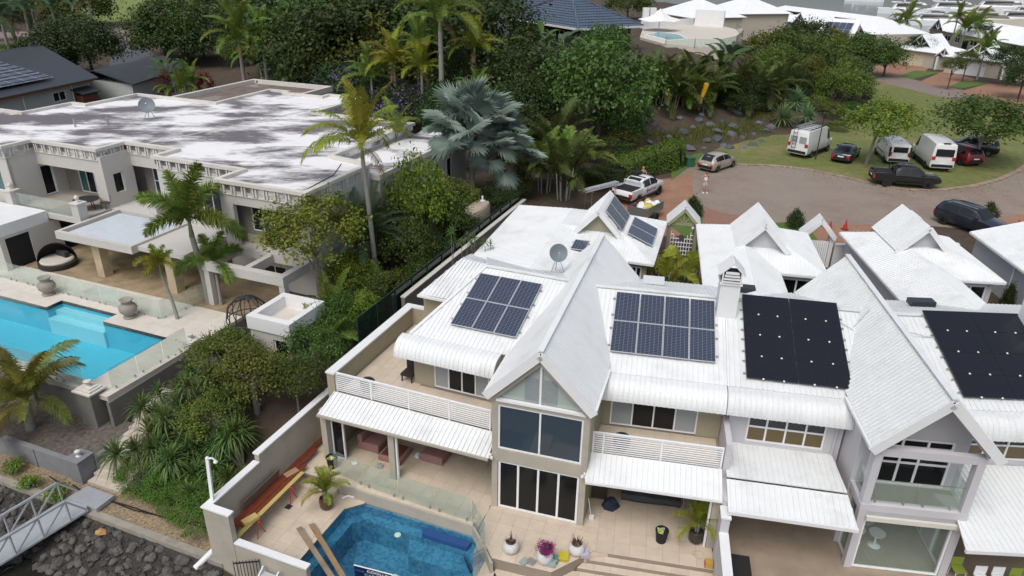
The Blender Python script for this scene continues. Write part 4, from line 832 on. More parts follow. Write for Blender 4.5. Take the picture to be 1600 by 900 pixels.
# ============================================================ rear garages and entry gates
def garage(F,label,s0,s1,sm,sw,sc,d0,d1,d2,wallm,zr=6.3,ze=5.42,low=None):
 G = thing('garage',label,'garage',F.p((s0 + s1) / 2,(d1 + d2) / 2,2.9),'white roofed rear garages')
 k = (d2 - d1 - 2.4) / 2; k = min(2.1,k); rs = s1 - 2.1; df,db = d1 + k,d2 - k
 R_ = M['roof_white']
 for pts in ([F.p(s0,d0 + 2.2,ze),F.p(sm,d0,zr),F.p(sm,db,zr),F.p(s0,d2,ze)],[F.p(sm,d0,zr),F.p(sw,d0 + 2.2,ze),F.p(sw,d1,ze),F.p(sm,df,zr)],
    [F.p(sw,d1,ze),F.p(s1,d1,ze),F.p(rs,df,zr),F.p(sm,df,zr)],[F.p(s1,d1,ze),F.p(s1,d2,ze),F.p(rs,db,zr),F.p(rs,df,zr)],[F.p(s1,d2,ze),F.p(s0,d2,ze),F.p(sm,db,zr),F.p(rs,db,zr)]):
  ribbed(pts,0.2,rh=0.018,t=0.06).build('roof_sheet',R_,G)
 MB().slab([F.p(sm,df,zr),F.p(rs,df,zr),F.p(rs,db,zr),F.p(sm,db,zr)],0.05).build('roof_deck',R_,G)
 hw = 1.4
 for sg in (-1,1):
  ribbed([F.p(sc,16.0,7.6),F.p(sc + sg * hw,16.0,6.1),F.p(sc + sg * hw,19.8,6.1),F.p(sc,19.8,7.6)],0.2,rh=0.015,t=0.08).build('dormer_roof',R_,G)
  MB().beam(F.p(sc,15.97,7.48),F.p(sc + sg * hw,15.97,5.98),0.06,0.26,up=(sg * F.e[0],sg * F.e[1],1)).build('barge_board',M['white_paint'],G)
 for d in (16.35,19.5):
  MB().grid8([F.p(sc - 1.25,d,5.9),F.p(sc + 1.25,d,5.9),F.p(sc + 1.25,d + 0.12,5.9),F.p(sc - 1.25,d + 0.12,5.9),F.p(sc - 0.03,d,7.42),F.p(sc + 0.03,d,7.42),F.p(sc + 0.03,d + 0.12,7.42),F.p(sc - 0.03,d + 0.12,7.42)]).build('dormer_wall',wallm,G)
 w = MB()
 i = 0.35
 for a in ((s0 + i,s0 + i + 0.2,d0 + 2.3,d2 - i),(s1 - i - 0.2,s1 - i,d1 + i,d2 - i)): w.box(F,a[0],a[1],a[2],a[3],2.6,ze - 0.02)
 w.box(F,s0 + i + 0.2,s1 - i - 0.2,d2 - i - 0.2,d2 - i - 0.001,2.6,ze - 0.02); w.box(F,sw - i - 0.2,sw - i,d0 + 2.3,d1 + i,2.6,ze - 0.02)
 w.build('wall',wallm,G)
 walls(F,sw - i,s1 - i - 0.2,2.6,ze - 0.02,d1 + i + 0.01,d1 + i + 0.2,[(sw + 0.1,s1 - 0.6,2.95,5.0)]).build('wall',wallm,G)
 window(F,G,sw + 0.1,s1 - 0.6,2.95,5.0,d1 + i + 0.12,2,1,gmat=M['black_glass'],name='glass_door',fw=0.09)
 for pts in ((F.p(sw - 0.05,d1,ze - 0.08),F.p(s1,d1,ze - 0.08)),(F.p(s1,d1,ze - 0.08),F.p(s1,d2,ze - 0.08)),(F.p(s0,d0 + 2.2,ze - 0.08),F.p(s0,d2,ze - 0.08))): MB().beam(pts[0],pts[1],0.12,0.12).build('gutter',M['white_paint'],G)
 return G
GC = Frame(RA.x,RA.y,-5.0)
gA = garage(GA,'wide white roofed garage with tan dormer wall and solar panels',-5.2,4.3,-1.3,3.0,0.93,9.8,14.5,21.6,M['tan'])
gB = garage(RA,'white roofed garage with grey dormer between two entry gates',4.55,11.0,6.75,8.6,7.68,9.6,14.7,21.4,M['grey_render'])
gC = garage(GC,'white roofed garage with long grey side wall beside the dark car',15.1,21.4,17.2,19.1,17.9,8.6,14.1,20.6,M['grey_render'])
D_ = thing('garage','white roofed grey walled garage cut off by the right edge','garage',GC.p(27,18,2.9),'white roofed rear garages')
ribbed([GC.p(23.2,12.0,5.42),GC.p(23.2,21.8,5.42),GC.p(27.5,21.8,6.6),GC.p(27.5,12.0,6.6)],0.2,rh=0.018).build('roof_sheet',M['roof_white'],D_)
MB().box(GC,23.5,23.7,12.0,21.5,2.6,5.4).box(GC,23.7,30,21.3,21.5,2.6,5.4).build('wall',mat('blue_grey_render',(0.42,0.43,0.46),0.8,0.05),D_)
MB().beam(GC.p(23.2,12.0,5.34),GC.p(23.2,21.8,5.34),0.12,0.12).build('gutter',M['white_paint'],D_)
MB().tube([GC.p(23.44,17.0,2.9),GC.p(23.44,17.0,5.3)],0.04,8).build('downpipe',M['white_paint'],D_)
# courtyards between the garages
sheet('courtyard',[GA.p(4.4,12.2,0),RA.p(4.5,12.2,0),RA.p(4.5,22.5,0),GA.p(4.4,22.5,0)],2.93,M['path'],'paved path to the lattice gate between palms')
sheet('courtyard',[RA.p(8.6,12.2,0),GC.p(15.3,11.5,0),GC.p(15.3,21.5,0),RA.p(11.0,22.0,0),RA.p(11.0,14.7,0),RA.p(8.6,14.7,0)],2.93,M['path'],'narrow paved courtyard beside the white slatted gate')
sheet('courtyard',[GC.p(19.1,10.5,0),GC.p(23.5,10.5,0),GC.p(23.5,22,0),GC.p(21.4,22,0),GC.p(21.4,14,0),GC.p(19.1,14,0)],2.93,mat('grey_paving',(0.40,0.40,0.40),0.8,0.1),'grey paved courtyard with round white planter')
# solar arrays on the first garage
solar(GA.p(2.18,16.5,6.27),(GA.n[0],GA.n[1],0),(-GA.e[0],-GA.e[1],1.07),2,1,1.40,1.5,'tilted blue solar panels on the steep dormer slope of the garage')
solar(GA.p(3.95,16.4,5.60),(GA.n[0],GA.n[1],0),(-GA.e[0],-GA.e[1],0.42),2,1,1.40,1.55,'blue solar panels on the low garage slope beside palm fronds')
solar(GA.p(-0.05,13.55,5.98),(*GA.e,0.0),(GA.n[0],GA.n[1],0.05),1,1,0.8,1.25,'single small blue solar panel near the satellite dish')
def arch(F,label,s0,s1,d,m,ze=5.35,za=6.35,dep=0.9,style='lattice',zb=2.9):
 G = thing('entry_gate',label,'gate',F.p((s0 + s1) / 2,d,zb),'gabled entry gates')
 sc = (s0 + s1) / 2; hw = (s1 - s0) / 2 + 0.12
 for s in (s0,s1 - 0.22): MB().box(F,s,s + 0.22,d,d + dep - 0.2,zb,ze - 0.02).build('post',m,G)
 for sg in (-1,1):
  MB().slab([F.p(sc,d - 0.15,za),F.p(sc + sg * hw,d - 0.15,ze - 0.1),F.p(sc + sg * hw,d + dep,ze - 0.1),F.p(sc,d + dep,za)],0.10).build('gate_roof',M['roof_white'],G)
  MB().beam(F.p(sc,d - 0.12,za - 0.22),F.p(sc + sg * (hw - 0.1),d - 0.12,ze - 0.28),0.08,0.18,up=(sg * 0.9 * F.e[0],sg * 0.9 * F.e[1],1)).build('gable_trim',m,G)
 if style == 'lattice':
  MB().box(F,s0 + 0.22,s1 - 0.22,d,d + 0.12,ze - 0.28,ze - 0.12).build('tie_beam',m,G)
  for x in (-0.42,0,0.42): MB().beam(F.p(sc + x * 0.12,d + 0.02,ze - 0.15),F.p(sc + x,d + 0.02,za - 0.35 - abs(x) * 0.75),0.06,0.07).build('fan_strut',m,G)
  lf = sub_empty('lattice_leaf',G); n = 8; w = (s1 - s0 - 0.5) / n
  for k in range(n):
   h = 1.7 - 0.16 * min(k,n - 1 - k) * 1.3
   for zz in np.arange(0.15,h,0.27): MB().box(F,s0 + 0.25 + k * w,s0 + 0.25 + (k + 1) * w - 0.004,d + 0.05,d + 0.09,zb + zz,zb + zz + 0.05).build('lattice_bar',M['rail_white'],lf)
   MB().box(F,s0 + 0.25 + k * w - 0.02,s0 + 0.25 + k * w + 0.02,d + 0.045,d + 0.095,zb + 0.1,zb + h).build('lattice_post',M['rail_white'],lf)
  MB().lathe(F.p(s1 - 0.35,d - 0.1,ze - 0.45),[(0.02,0),(0.08,0.03),(0.09,0.1),(0.03,0.16)],10).build('camera_dome',M['white_paint'],G,smooth=True)
 else:
  lf = sub_empty('slatted_leaf',G); n = 12
  for k in range(n): w = (s1 - s0 - 0.46) / n; MB().box(F,s0 + 0.23 + k * w,s0 + 0.23 + (k + 0.8) * w,d + 0.06,d + 0.10,zb + 0.05,zb + 1.75).build('slat',M['rail_white'],lf)
  MB().box(F,s0 + 0.23,s1 - 0.23,d + 0.105,d + 0.13,zb + 0.2,zb + 0.3).build('gate_rail',M['rail_white'],lf)
 return G
arch(RA,'tan gabled entry gate with fan truss and white stepped lattice',2.85,4.72,21.9,M['tan'],dep=1.3)
arch(RA,'white gabled entry arch with vertical slats behind the middle garage',11.0,12.85,22.2,M['white_paint'],ze=5.1,za=6.15,dep=0.9,style='slat')
arch(GC,'white gabled entry arch with square opening beside the dark car',19.3,21.0,21.9,M['white_paint'],ze=5.1,za=6.15,dep=1.4,style='slat')
for F,s0,s1,d,lb in ((RA,13.0,15.0,22.3,'low white garden wall right of the middle entry arch'),(GC,21.2,22.9,22.0,'low white garden wall in front of the dark car')):
 MB().box(F,s0,s1,d,d + 0.2,2.9,4.4).box(F,s0 - 0.03,s1 + 0.03,d - 0.04,d + 0.24,4.4,4.5).build('garden_wall',M['white_paint'],label=lb,cat='wall')

# ============================================================ the flat roofed mansion,its terrace and pool
MF = Frame(-11.60,38.18,-21.6)
M['mansion'] = mat('warm_white_render',(0.52,0.505,0.475),0.8,0.05,1.0,stain=(0.40,0.385,0.36),stain_scale=0.5,stain_amt=0.3)
M['mansion_trim'] = mat('cream_trim',(0.60,0.58,0.53),0.7,0.05,1.0,stain=(0.42,0.40,0.36),stain_scale=0.8,stain_amt=0.35)
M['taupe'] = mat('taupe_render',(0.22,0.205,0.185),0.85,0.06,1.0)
M['sandstone'] = mat('sandstone_blocks',(0.44,0.36,0.25),0.8,0.22,2.2,stain=(0.30,0.235,0.15),stain_scale=1.1,stain_amt=0.5)
M['travertine'] = mat('pale_travertine',(0.62,0.575,0.51),0.6,0.08,2.0,rnd=0.03,stain=(0.50,0.445,0.38),stain_scale=0.8,stain_amt=0.5)
M['trav_joint'] = mat('travertine_joint',(0.48,0.44,0.38),0.8,0.1)
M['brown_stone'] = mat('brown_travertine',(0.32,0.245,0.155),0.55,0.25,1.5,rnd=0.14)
def roofmembrane():
 m,nt,b = _new('stained_roof_membrane'); N = nt.nodes.new; L = nt.links.new
 geo = N('ShaderNodeNewGeometry'); mp = N('ShaderNodeMapping'); mp.inputs['Rotation'].default_value = (0,0,rad(12)); mp.inputs['Scale'].default_value = (0.12,0.22,0.2); L(geo.outputs['Position'],mp.inputs[0])
 n1 = N('ShaderNodeTexNoise'); n1.inputs['Scale'].default_value = 1.3; n1.inputs['Detail'].default_value = 3; n1.inputs['Roughness'].default_value = 0.5; n1.inputs['Distortion'].default_value = 0.4; L(mp.outputs[0],n1.inputs['Vector'])
 mp2 = N('ShaderNodeMapping'); mp2.inputs['Rotation'].default_value = (0,0,rad(-12)); mp2.inputs['Scale'].default_value = (0.6,1.5,1); L(geo.outputs['Position'],mp2.inputs[0])
 n2 = N('ShaderNodeTexNoise'); n2.inputs['Scale'].default_value = 1.0; n2.inputs['Detail'].default_value = 9; n2.inputs['Roughness'].default_value = 0.75; L(mp2.outputs[0],n2.inputs['Vector'])
 add = N('ShaderNodeMath'); add.operation = 'MULTIPLY_ADD'; L(n2.outputs[0],add.inputs[0]); add.inputs[1].default_value = 0.55; L(n1.outputs[0],add.inputs[2])
 r = N('ShaderNodeMapRange'); r.inputs[1].default_value = 0.71; r.inputs[2].default_value = 0.86; L(add.outputs[0],r.inputs[0])
 mx = N('ShaderNodeMix'); mx.data_type = 'RGBA'; L(r.outputs[0],mx.inputs[0]); mx.inputs[6].default_value = (0.76,0.76,0.76,1); mx.inputs[7].default_value = (0.135,0.12,0.13,1)
 L(mx.outputs[2],b.inputs['Base Color']); b.inputs['Roughness'].default_value = 0.7; return m
M['membrane'] = roofmembrane()
H_ = thing('mansion','large flat roofed cream mansion with bracketed cornice and stained roof','house',MF.p(-12,8,1.2))
front = [(-0.0,0.0),(-6.2,0.0),(-6.2,2.3),(-13.45,2.3),(-13.45,4.3),(-18.2,4.3),(-18.2,2.0),(-24.3,2.0),(-24.3,-0.1),(-36.0,-0.1)]
back = [(-36.0,7.9),(-33.2,7.9),(-33.2,12.4),(-31.6,12.4),(-31.6,17.8),(-22.6,17.8),(-22.6,25.0),(-20.4,25.0),(-20.4,24.3),(-16.2,24.3),(-16.2,25.4),(-12.6,25.4),(-12.6,18.1),(-3.3,18.1),(-3.3,7.2),(0.0,6.6)]
outl = front + back
MB().prism([MF.p(*p,0)[:2] for p in outl],7.62,7.98).build('roof',M['membrane'],H_)
# parapet cap,frieze and brackets round the outline
for k in range(len(outl)):
 a,b = outl[k],outl[(k + 1) % len(outl)]
 L_ = math.hypot(b[0] - a[0],b[1] - a[1]); wa = MF.p(*a,0); h = MF.h + math.degrees(math.atan2(b[1] - a[1],b[0] - a[0])); FF = Frame(wa[0],wa[1],h)
 # outline runs clockwise,outside is to the left (positive d)
 ex = 0.0
 cap = MB().box(FF,0.14,L_ - 0.14,-0.16,0.16,7.99,8.2).box(FF,-0.16,0.14,-0.155,0.155,7.985,8.195)
 cap.box(FF,0.06,L_ - 0.06,-0.03,0.045,7.32,7.38)
 c = cap.build('cornice',M['mansion_trim'],H_)
 if k < 9 or k == len(outl) - 1:
  if k in (0,2,4,6): n_ = int(L_ / 0.74)
  elif k < 9: n_ = max(2,int(L_ / 0.74))
  else: n_ = 8
  for j in range(n_):
   s = L_ * (j + 0.5) / n_
   MB().box(FF,s - 0.16,s - 0.05,-0.02,0.10,7.45,7.94).box(FF,s + 0.05,s + 0.16,-0.02,0.10,7.45,7.94).build('bracket',M['mansion_trim'],c)
def mwall(s0,s1,d,t,z0,z1,holes=(),m='mansion'): return walls(MF,s0,s1,z0,z1,d,d + t,holes).build('wall',M[m],H_)
def mside(s,d0,d1,z0,z1,m='mansion',t=0.25,sg=-1): return MB().box(MF,s,s + sg * t,d0,d1,z0,z1).build('wall',M[m],H_)
UF = 4.05
# bay 1 (right end)
mwall(-6.2,0.0,0.02,0.28,UF,7.62,[(-5.3,-0.6,UF,6.75)]); mside(0.0,0.30,6.6,1.0,7.62); mside(-6.2,0.30,2.3,UF,7.62,sg=1)
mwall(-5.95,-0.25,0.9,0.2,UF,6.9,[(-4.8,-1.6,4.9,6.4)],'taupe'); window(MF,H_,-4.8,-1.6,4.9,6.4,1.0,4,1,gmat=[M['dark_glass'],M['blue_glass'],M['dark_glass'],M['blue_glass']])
MB().box(MF,-5.3,-0.6,0.86,0.90,UF,4.6).build('spandrel',mat('olive_cream',(0.40,0.37,0.24),0.85,0.05),H_)
# bay 2
mwall(-13.45,-6.2,2.32,0.28,UF,7.62,[(-12.6,-6.9,UF,6.55)]); mside(-13.45,2.6,4.3,UF,7.62,sg=1)
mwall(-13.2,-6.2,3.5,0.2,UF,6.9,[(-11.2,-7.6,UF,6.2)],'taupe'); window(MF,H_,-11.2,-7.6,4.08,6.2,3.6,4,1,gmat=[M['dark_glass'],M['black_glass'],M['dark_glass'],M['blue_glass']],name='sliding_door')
# bay 3 (deep recess)
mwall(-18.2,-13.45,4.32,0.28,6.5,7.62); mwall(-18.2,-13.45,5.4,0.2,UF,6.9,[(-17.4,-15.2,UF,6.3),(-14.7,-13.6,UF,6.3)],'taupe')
window(MF,H_,-17.4,-15.2,4.08,6.3,5.5,2,2,gmat=M['blue_glass']); window(MF,H_,-14.7,-13.6,4.08,6.3,5.5,1,2,gmat=M['blue_glass'])
SD = Frame(*MF.p(-18.2,4.4,0)[:2],MF.h - 90)
walls(SD,0.0,2.4,UF,7.62,0.0,0.2,[(0.9,1.7,4.9,6.3)]).build('wall',M['mansion'],H_); window(SD,H_,0.9,1.7,4.9,6.3,0.10,1,1,gmat=M['black_glass'])
# bay 4 (balcony)
mwall(-24.3,-18.2,2.02,0.28,6.45,7.62); MB().box(MF,-18.95,-18.2,2.02,2.65,UF,6.45).build('pier',M['mansion'],H_)
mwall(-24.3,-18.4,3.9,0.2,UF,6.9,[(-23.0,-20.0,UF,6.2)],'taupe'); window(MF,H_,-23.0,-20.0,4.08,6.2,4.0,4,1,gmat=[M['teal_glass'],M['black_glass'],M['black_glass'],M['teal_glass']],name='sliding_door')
SD = Frame(*MF.p(-24.3,4.0,0)[:2],MF.h - 90)
walls(SD,0.0,4.0,UF,7.62,-0.2,0.0,[(1.0,1.95,UF,6.3)]).build('wall',M['mansion'],H_); window(SD,H_,1.0,1.95,4.08,6.3,-0.05,1,1,gmat=M['black_glass'],name='balcony_door',fw=0.1)
mwall(-36.0,-24.3,-0.08,0.28,UF,7.62,[(-29.0,-25.2,4.9,6.4)]); window(MF,H_,-29.0,-25.2,4.9,6.4,0.1,4,1,gmat=M['teal_glass'])
MB().box(MF,-24.3,-18.0,-0.45,4.0,3.70,UF).build('floor_slab',M['mansion'],H_)
MB().box(MF,-24.2,-18.1,-0.2,3.9,UF,UF + 0.012).build('balcony_floor',mat('warm_grey_tile',(0.36,0.325,0.28),0.6,0.1),H_)
bal = sub_empty('glass_balustrade',H_)
for k in range(4): MB().box(MF,-24.2 + k * 1.54,-22.7 + k * 1.54,-0.36,-0.345,UF + 0.05,UF + 1.05).build('pane',M['pool_glass'],bal)
MB().box(MF,-18.2,-6.2,2.0,6.0,3.70,UF).box(MF,-6.2,0.0,0.0,5.0,3.70,UF).build('floor_slab',M['mansion'],H_)
# balcony piers with ball finials
for s,d in ((-17.9,-0.4),(-13.2,1.5),(-7.3,1.6),(-24.3,-0.3)):
 b_ = MB().box(MF,s - 0.32,s + 0.32,d - 0.32,d + 0.32,3.72,5.15).build('balcony_pier',M['mansion'],H_)
 MB().box(MF,s - 0.38,s + 0.38,d - 0.38,d + 0.38,5.15,5.24).build('pier_cap',M['mansion_trim'],b_)
 MB().lathe(MF.p(s,d,5.24),[(0.10,0),(0.12,0.05),(0.06,0.12),(0.14,0.24),(0.15,0.32),(0.10,0.42),(0.02,0.48)],12).build('finial',M['mansion_trim'],b_,smooth=True)
# louvred pergola over the terrace
pg = MB().box(MF,-17.4,-11.0,-2.75,-2.5,3.62,4.12).box(MF,-17.4,-17.15,-2.5,1.9,3.62,4.12).box(MF,-11.25,-11.0,-2.5,1.9,3.62,4.12).build('pergola',M['mansion'],H_)
MB().box(MF,-17.15,-11.25,-2.5,1.9,3.72,3.80).build('pergola_ceiling',M['mansion'],pg)
for k in range(26): MB().box(MF,-16.9 + k * 0.215,-16.9 + k * 0.215 + 0.18,-2.2,1.7,3.90,3.95).build('louvre',mat('translucent_sheet',(0.62,0.68,0.74),0.3,0.04),pg)
for s in (-15.2,-9.2,-11.6):
 d = -2.2 if s != -11.6 else 1.2
 MB().box(MF,s,s + 0.62,d,d + 0.62,1.2,3.62 if s != -9.2 else 3.95).build('stone_column',M['sandstone'],H_)
MB().box(MF,-11.0,-7.4,-2.3,2.0,3.70,3.98).build('porch_roof',M['mansion'],H_)
# ground floor walls behind
mwall(-24.0,-7.0,4.0,0.25,1.2,3.7,[(-14.4,-13.2,2.2,3.0),(-20.5,-17.5,1.2,3.4)]); window(MF,H_,-14.4,-13.2,2.2,3.0,4.1,1,1,gmat=M['black_glass']); window(MF,H_,-20.5,-17.5,1.22,3.4,4.1,3,1,gmat=M['black_glass'],name='glass_door')
mwall(-7.0,0.0,1.2,0.25,1.0,3.7,[(-5.6,-3.0,1.6,2.6)]); window(MF,H_,-5.6,-3.0,1.6,2.6,1.3,3,1,gmat=M['dark_glass'])
mside(-7.0,1.25,4.0,1.2,3.7)
# left ground floor block with black blinds
MB().box(MF,-36,-21.0,-3.9,-0.5,3.5,4.25).box(MF,-36,-21.2,-0.5,3.9,3.5,3.69).build('block_roof',M['white_paint'],H_)
bl_ = Frame(*MF.p(-21.0,-4.0,0)[:2],MF.h + 90)
walls(bl_,0.0,4.2,1.2,3.5,0.0,0.25,[(0.35,2.0,1.2,3.3)]).build('wall',M['mansion'],H_)
MB().box(bl_,0.35,2.0,0.08,0.12,1.22,3.3).build('blind',mat('black_mesh_blind',(0.012,0.012,0.013),0.8,0.1),H_)
mwall(-36.0,-21.25,-4.0,0.25,1.2,3.5,[(-23.6,-21.9,1.2,3.3)]); MB().box(MF,-23.6,-21.9,-3.92,-3.88,1.22,3.3).build('blind',MATS['black_mesh_blind'],H_)
# white beam frame over the side court
for a in ((-5.9,-0.1,-2.55,-2.1),(-5.9,-5.45,-2.1,-0.1),(-3.1,-2.7,-2.1,-0.1),(-0.5,-0.1,-2.1,-0.1)): MB().box(MF,*a,3.45,4.0).build('frame_beam',M['mansion'],H_)
MB().box(MF,-5.95,-0.05,-0.1,0.3,3.5,4.02).build('frame_beam',M['mansion'],H_)
for s in (-5.85,-0.5): MB().box(MF,s,s + 0.38,-2.5,-2.15,1.0,3.45).build('frame_post',M['mansion'],H_)
# small flat pavilion on the right with sunken roof
MB().box(MF,0.55,3.2,-6.35,-5.95,2.9,3.62).box(MF,0.55,0.9,-5.95,-3.4,2.9,3.62).box(MF,2.85,3.2,-5.95,-3.4,2.9,3.62).box(MF,0.9,2.85,-3.75,-3.4,2.9,3.62).build('pavilion_parapet',M['white_paint'],H_)
MB().box(MF,0.9,2.85,-5.95,-3.75,2.9,3.0).build('pavilion_roof',M['travertine'],H_)
walls(MF,0.62,3.1,0.0,2.9,-6.25,-6.05,[(2.0,2.8,0.3,2.5)]).build('wall',M['mansion'],H_); MB().box(MF,0.62,0.82,-6.04,-3.45,0.0,2.9).box(MF,2.9,3.1,-6.04,-3.45,0.0,2.9).build('wall',M['mansion'],H_); window(MF,H_,2.0,2.8,0.3,2.5,-6.1,1,1,gmat=M['black_glass'])
# lower rear blocks
MB().prism([MF.p(s,d,0)[:2] for s,d in ((-3.3,7.2),(0.6,6.7),(0.6,19.5),(-3.3,18.2))],2.0,7.3).build('side_block',M['mansion'],H_)
MB().box(MF,0.5,0.72,6.6,19.6,7.15,7.5).box(MF,-3.2,0.5,6.6,6.82,7.15,7.5).build('side_cap',M['mansion_trim'],H_)
MB().box(MF,-3.1,0.5,6.82,19.4,7.301,7.33).build('side_roof',M['membrane'],H_)
SB = Frame(*MF.p(0.6,6.8,0)[:2],MF.h + 90)
for s in (7.0,9.0): window(SB,H_,s,s + 0.9,4.4,6.4,-0.02,1,1,fmat=M['mansion_trim'],gmat=M['black_glass'],t=0.12,fw=0.12)
MB().prism([MF.p(s,d,0)[:2] for s,d in ((-22.4,6),(-12.7,6),(-12.7,25.2),(-22.4,24.2))],2.0,7.6).build('rear_block',M['mansion'],H_)
MB().prism([MF.p(s,d,0)[:2] for s,d in ((-31.4,6.2),(-3.4,6.2),(-3.4,18.0),(-31.4,17.6))],1.1,7.61).build('core_wall',M['mansion'],H_)
MB().tube([MF.p(-5.2,9.0,7.9),MF.p(-5.2,9.0,8.85)],0.14,10).tube([MF.p(-5.2,9.0,8.86),MF.p(-5.2,9.0,9.05)],0.22,10).build('roof_vent',M['white_paint'],H_)
for s,d in ((-24.0,8.0),(-25.6,6.5)): MB().tube([MF.p(s,d,7.9),MF.p(s,d,8.6)],0.08,8).build('roof_vent',M['steel'],H_)
MB().tube([MF.p(-0.6,1.0,8.0),MF.p(-0.9,4.0,8.0),MF.p(-1.9,6.3,8.0)],0.03,6).build('roof_cable',M['dark_metal'],H_)
MB().beam(MF.p(-17.0,4.4,7.995),MF.p(-13.0,24.0,7.995),0.12,0.05).build('roof_joint',M['mansion_trim'],H_)
dd = thing('satellite_dish','dark satellite dish on the stained flat mansion roof','satellite dish',MF.p(-23.0,11.0,7.98),'rooftop satellite dishes')
dish(dd,MF.p(-23.0,11.0,9.0),0.62,(0.25,-0.75,0.45),MATS['grey_mesh_dish'])
for a in range(3): b = a * 2.09 + .4; MB().tube([MF.p(-23.0 + 0.5 * math.cos(b),11.0 + 0.5 * math.sin(b),7.98),MF.p(-23.0,11.05,8.9)],0.025,6).build('leg',M['steel'],dd)
rb_ = thing('flat_roof_annex','low flat roofed white annex behind the mansion among palms','building',MF.p(-27.5,30.0,2.9))
MB().prism([MF.p(s,d,0)[:2] for s,d in ((-34.0,22.5),(-23.5,22.5),(-23.5,36.0),(-34.0,36.0))],2.8,6.3).build('wall',M['mansion'],rb_)
MB().prism([MF.p(s,d,0)[:2] for s,d in ((-33.7,22.8),(-23.8,22.8),(-23.8,35.7),(-33.7,35.7))],6.301,6.33).build('roof',mat('brown_flat_roof',(0.16,0.125,0.105),0.9,0.3,0.8,stain=(0.36,0.35,0.34),stain_scale=0.25,stain_amt=0.7),rb_)
for a in ((-34.1,-23.4,22.4,22.8),(-34.1,-33.7,22.8,35.7),(-23.8,-23.4,22.8,35.7),(-34.1,-23.4,35.7,36.1)): MB().box(MF,*a,6.2,6.75).build('parapet',M['mansion_trim'],rb_)
# ---------------- terrace,pool,fences
def terr(name,poly,label,m='travertine',base='trav_joint',size=0.6,z=1.2,thick=0.25): return tiled(name,MF,poly,z,size,label,thick,m,base)
terr('terrace',[(-24.0,-6.6),(-14.2,-6.6),(-14.2,-3.0),(-24.0,-3.0)],'pale travertine terrace left of the pool alcove',size=0.9)
terr('terrace',[(-14.2,-5.6),(-9.75,-5.6),(-9.75,-3.0),(-14.2,-3.0)],'pale travertine terrace behind the pool alcove',size=0.9)
terr('terrace',[(-9.75,-6.56),(-3.0,-6.56),(-3.0,-3.0),(-9.75,-3.0)],'pale travertine terrace right of the pool alcove',size=0.9)
terr('terrace',[(-5.0,-12.0),(-3.15,-12.0),(-3.0,-6.56),(-5.0,-6.56)],'pale travertine strip right of the mansion pool',size=0.9)
terr('terrace',[(-26.0,-12.0),(-5.0,-12.0),(-5.0,-11.3),(-26.0,-11.3)],'pale travertine strip in front of the mansion pool',size=0.9)
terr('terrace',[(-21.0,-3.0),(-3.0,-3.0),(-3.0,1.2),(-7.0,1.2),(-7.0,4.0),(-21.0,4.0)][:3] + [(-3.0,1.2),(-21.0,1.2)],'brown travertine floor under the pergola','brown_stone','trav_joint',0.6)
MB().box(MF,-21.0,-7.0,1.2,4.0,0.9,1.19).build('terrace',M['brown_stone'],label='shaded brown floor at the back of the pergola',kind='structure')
MB().box(MF,-3.0,2.9,-6.0,1.2,0.0,0.9).build('side_court',brickmat('court_brick',(0.36,0.22,0.15),(0.30,0.25,0.20),(0.2,0.17,0.14),0.23,0.11,rot=0.4),label='brick paved side court below the white beams',kind='structure')
mp_ = [(-26.0,-11.3),(-26.0,-6.6),(-14.2,-6.6),(-14.2,-5.6),(-9.75,-5.6),(-9.75,-6.56),(-5.0,-6.56),(-5.0,-11.3)]
MP = thing('swimming_pool','bright turquoise mansion pool with stepped alcove and dark waterline','pool',MF.p(-14,-9,0))
aq = mat('turquoise_pool_plaster',(0.10,0.50,0.62),0.5,0.06,1.0)
b1 = MB(); n_ = len(mp_)
for k in range(n_): j = (k + 1) % n_; b1.poly([MF.p(*mp_[k],0.98),MF.p(*mp_[j],0.98),MF.p(*mp_[j],-0.5),MF.p(*mp_[k],-0.5)])
b1.poly([MF.p(*p,-0.5) for p in mp_]); b1.build('basin',aq,MP)
b1 = MB()
for k in range(n_): j = (k + 1) % n_; b1.poly([MF.p(*mp_[k],1.19),MF.p(*mp_[j],1.19),MF.p(*mp_[j],0.98),MF.p(*mp_[k],0.98)])
b1.build('waterline_tile',mat('black_waterline_tile',(0.02,0.022,0.03),0.3,0.1),MP)
st = mat('pale_pool_step',(0.40,0.68,0.74),0.5,0.05)
for k,(d0,z) in enumerate(((-6.15,0.8),(-6.7,0.5))): MB().box(MF,-14.18,-9.77,d0,-5.62 - k * 0.535,-0.49,z).build('pool_step',st,MP)
MB().poly([MF.p(*p,1.02) for p in mp_]).build('water_surface',poolwater('turquoise_water',(0.72,0.95,0.98),1.6),MP)
def glassrun(name,label,F,pts,z,npan,cat='fence'):
 g = thing(name,label,cat,F.p(*pts[0],z),'frameless glass fences')
 for (a,b,n) in zip(pts,pts[1:],npan):
  ax,ay = F.p(*a,0)[:2]; bx,by = F.p(*b,0)[:2]; L_ = math.hypot(bx - ax,by - ay); FF = Frame(ax,ay,math.degrees(math.atan2(by - ay,bx - ax)))
  for k in range(n):
   s0,s1 = L_ * k / n + 0.02,L_ * (k + 1) / n - 0.02; MB().box(FF,s0,s1,-0.006,0.006,z + 0.06,z + 1.2).build('pane',M['pool_glass'],g)
   for q in (s0 + 0.22,s1 - 0.22): MB().box(FF,q - 0.025,q + 0.025,-0.03,0.03,z + 0.001,z + 0.14).build('spigot',M['steel'],g)
 return g
glassrun('glass_fence','frameless glass fence between mansion pool and pergola terrace',MF,[(-20.9,-4.8),(-6.9,-5.1),(-6.2,-1.6)],1.2,(9,2))
glassrun('glass_fence','frameless glass fence on the right edge of the mansion pool',MF,[(-3.4,-11.5),(-3.2,-6.9)],1.2,(3,))
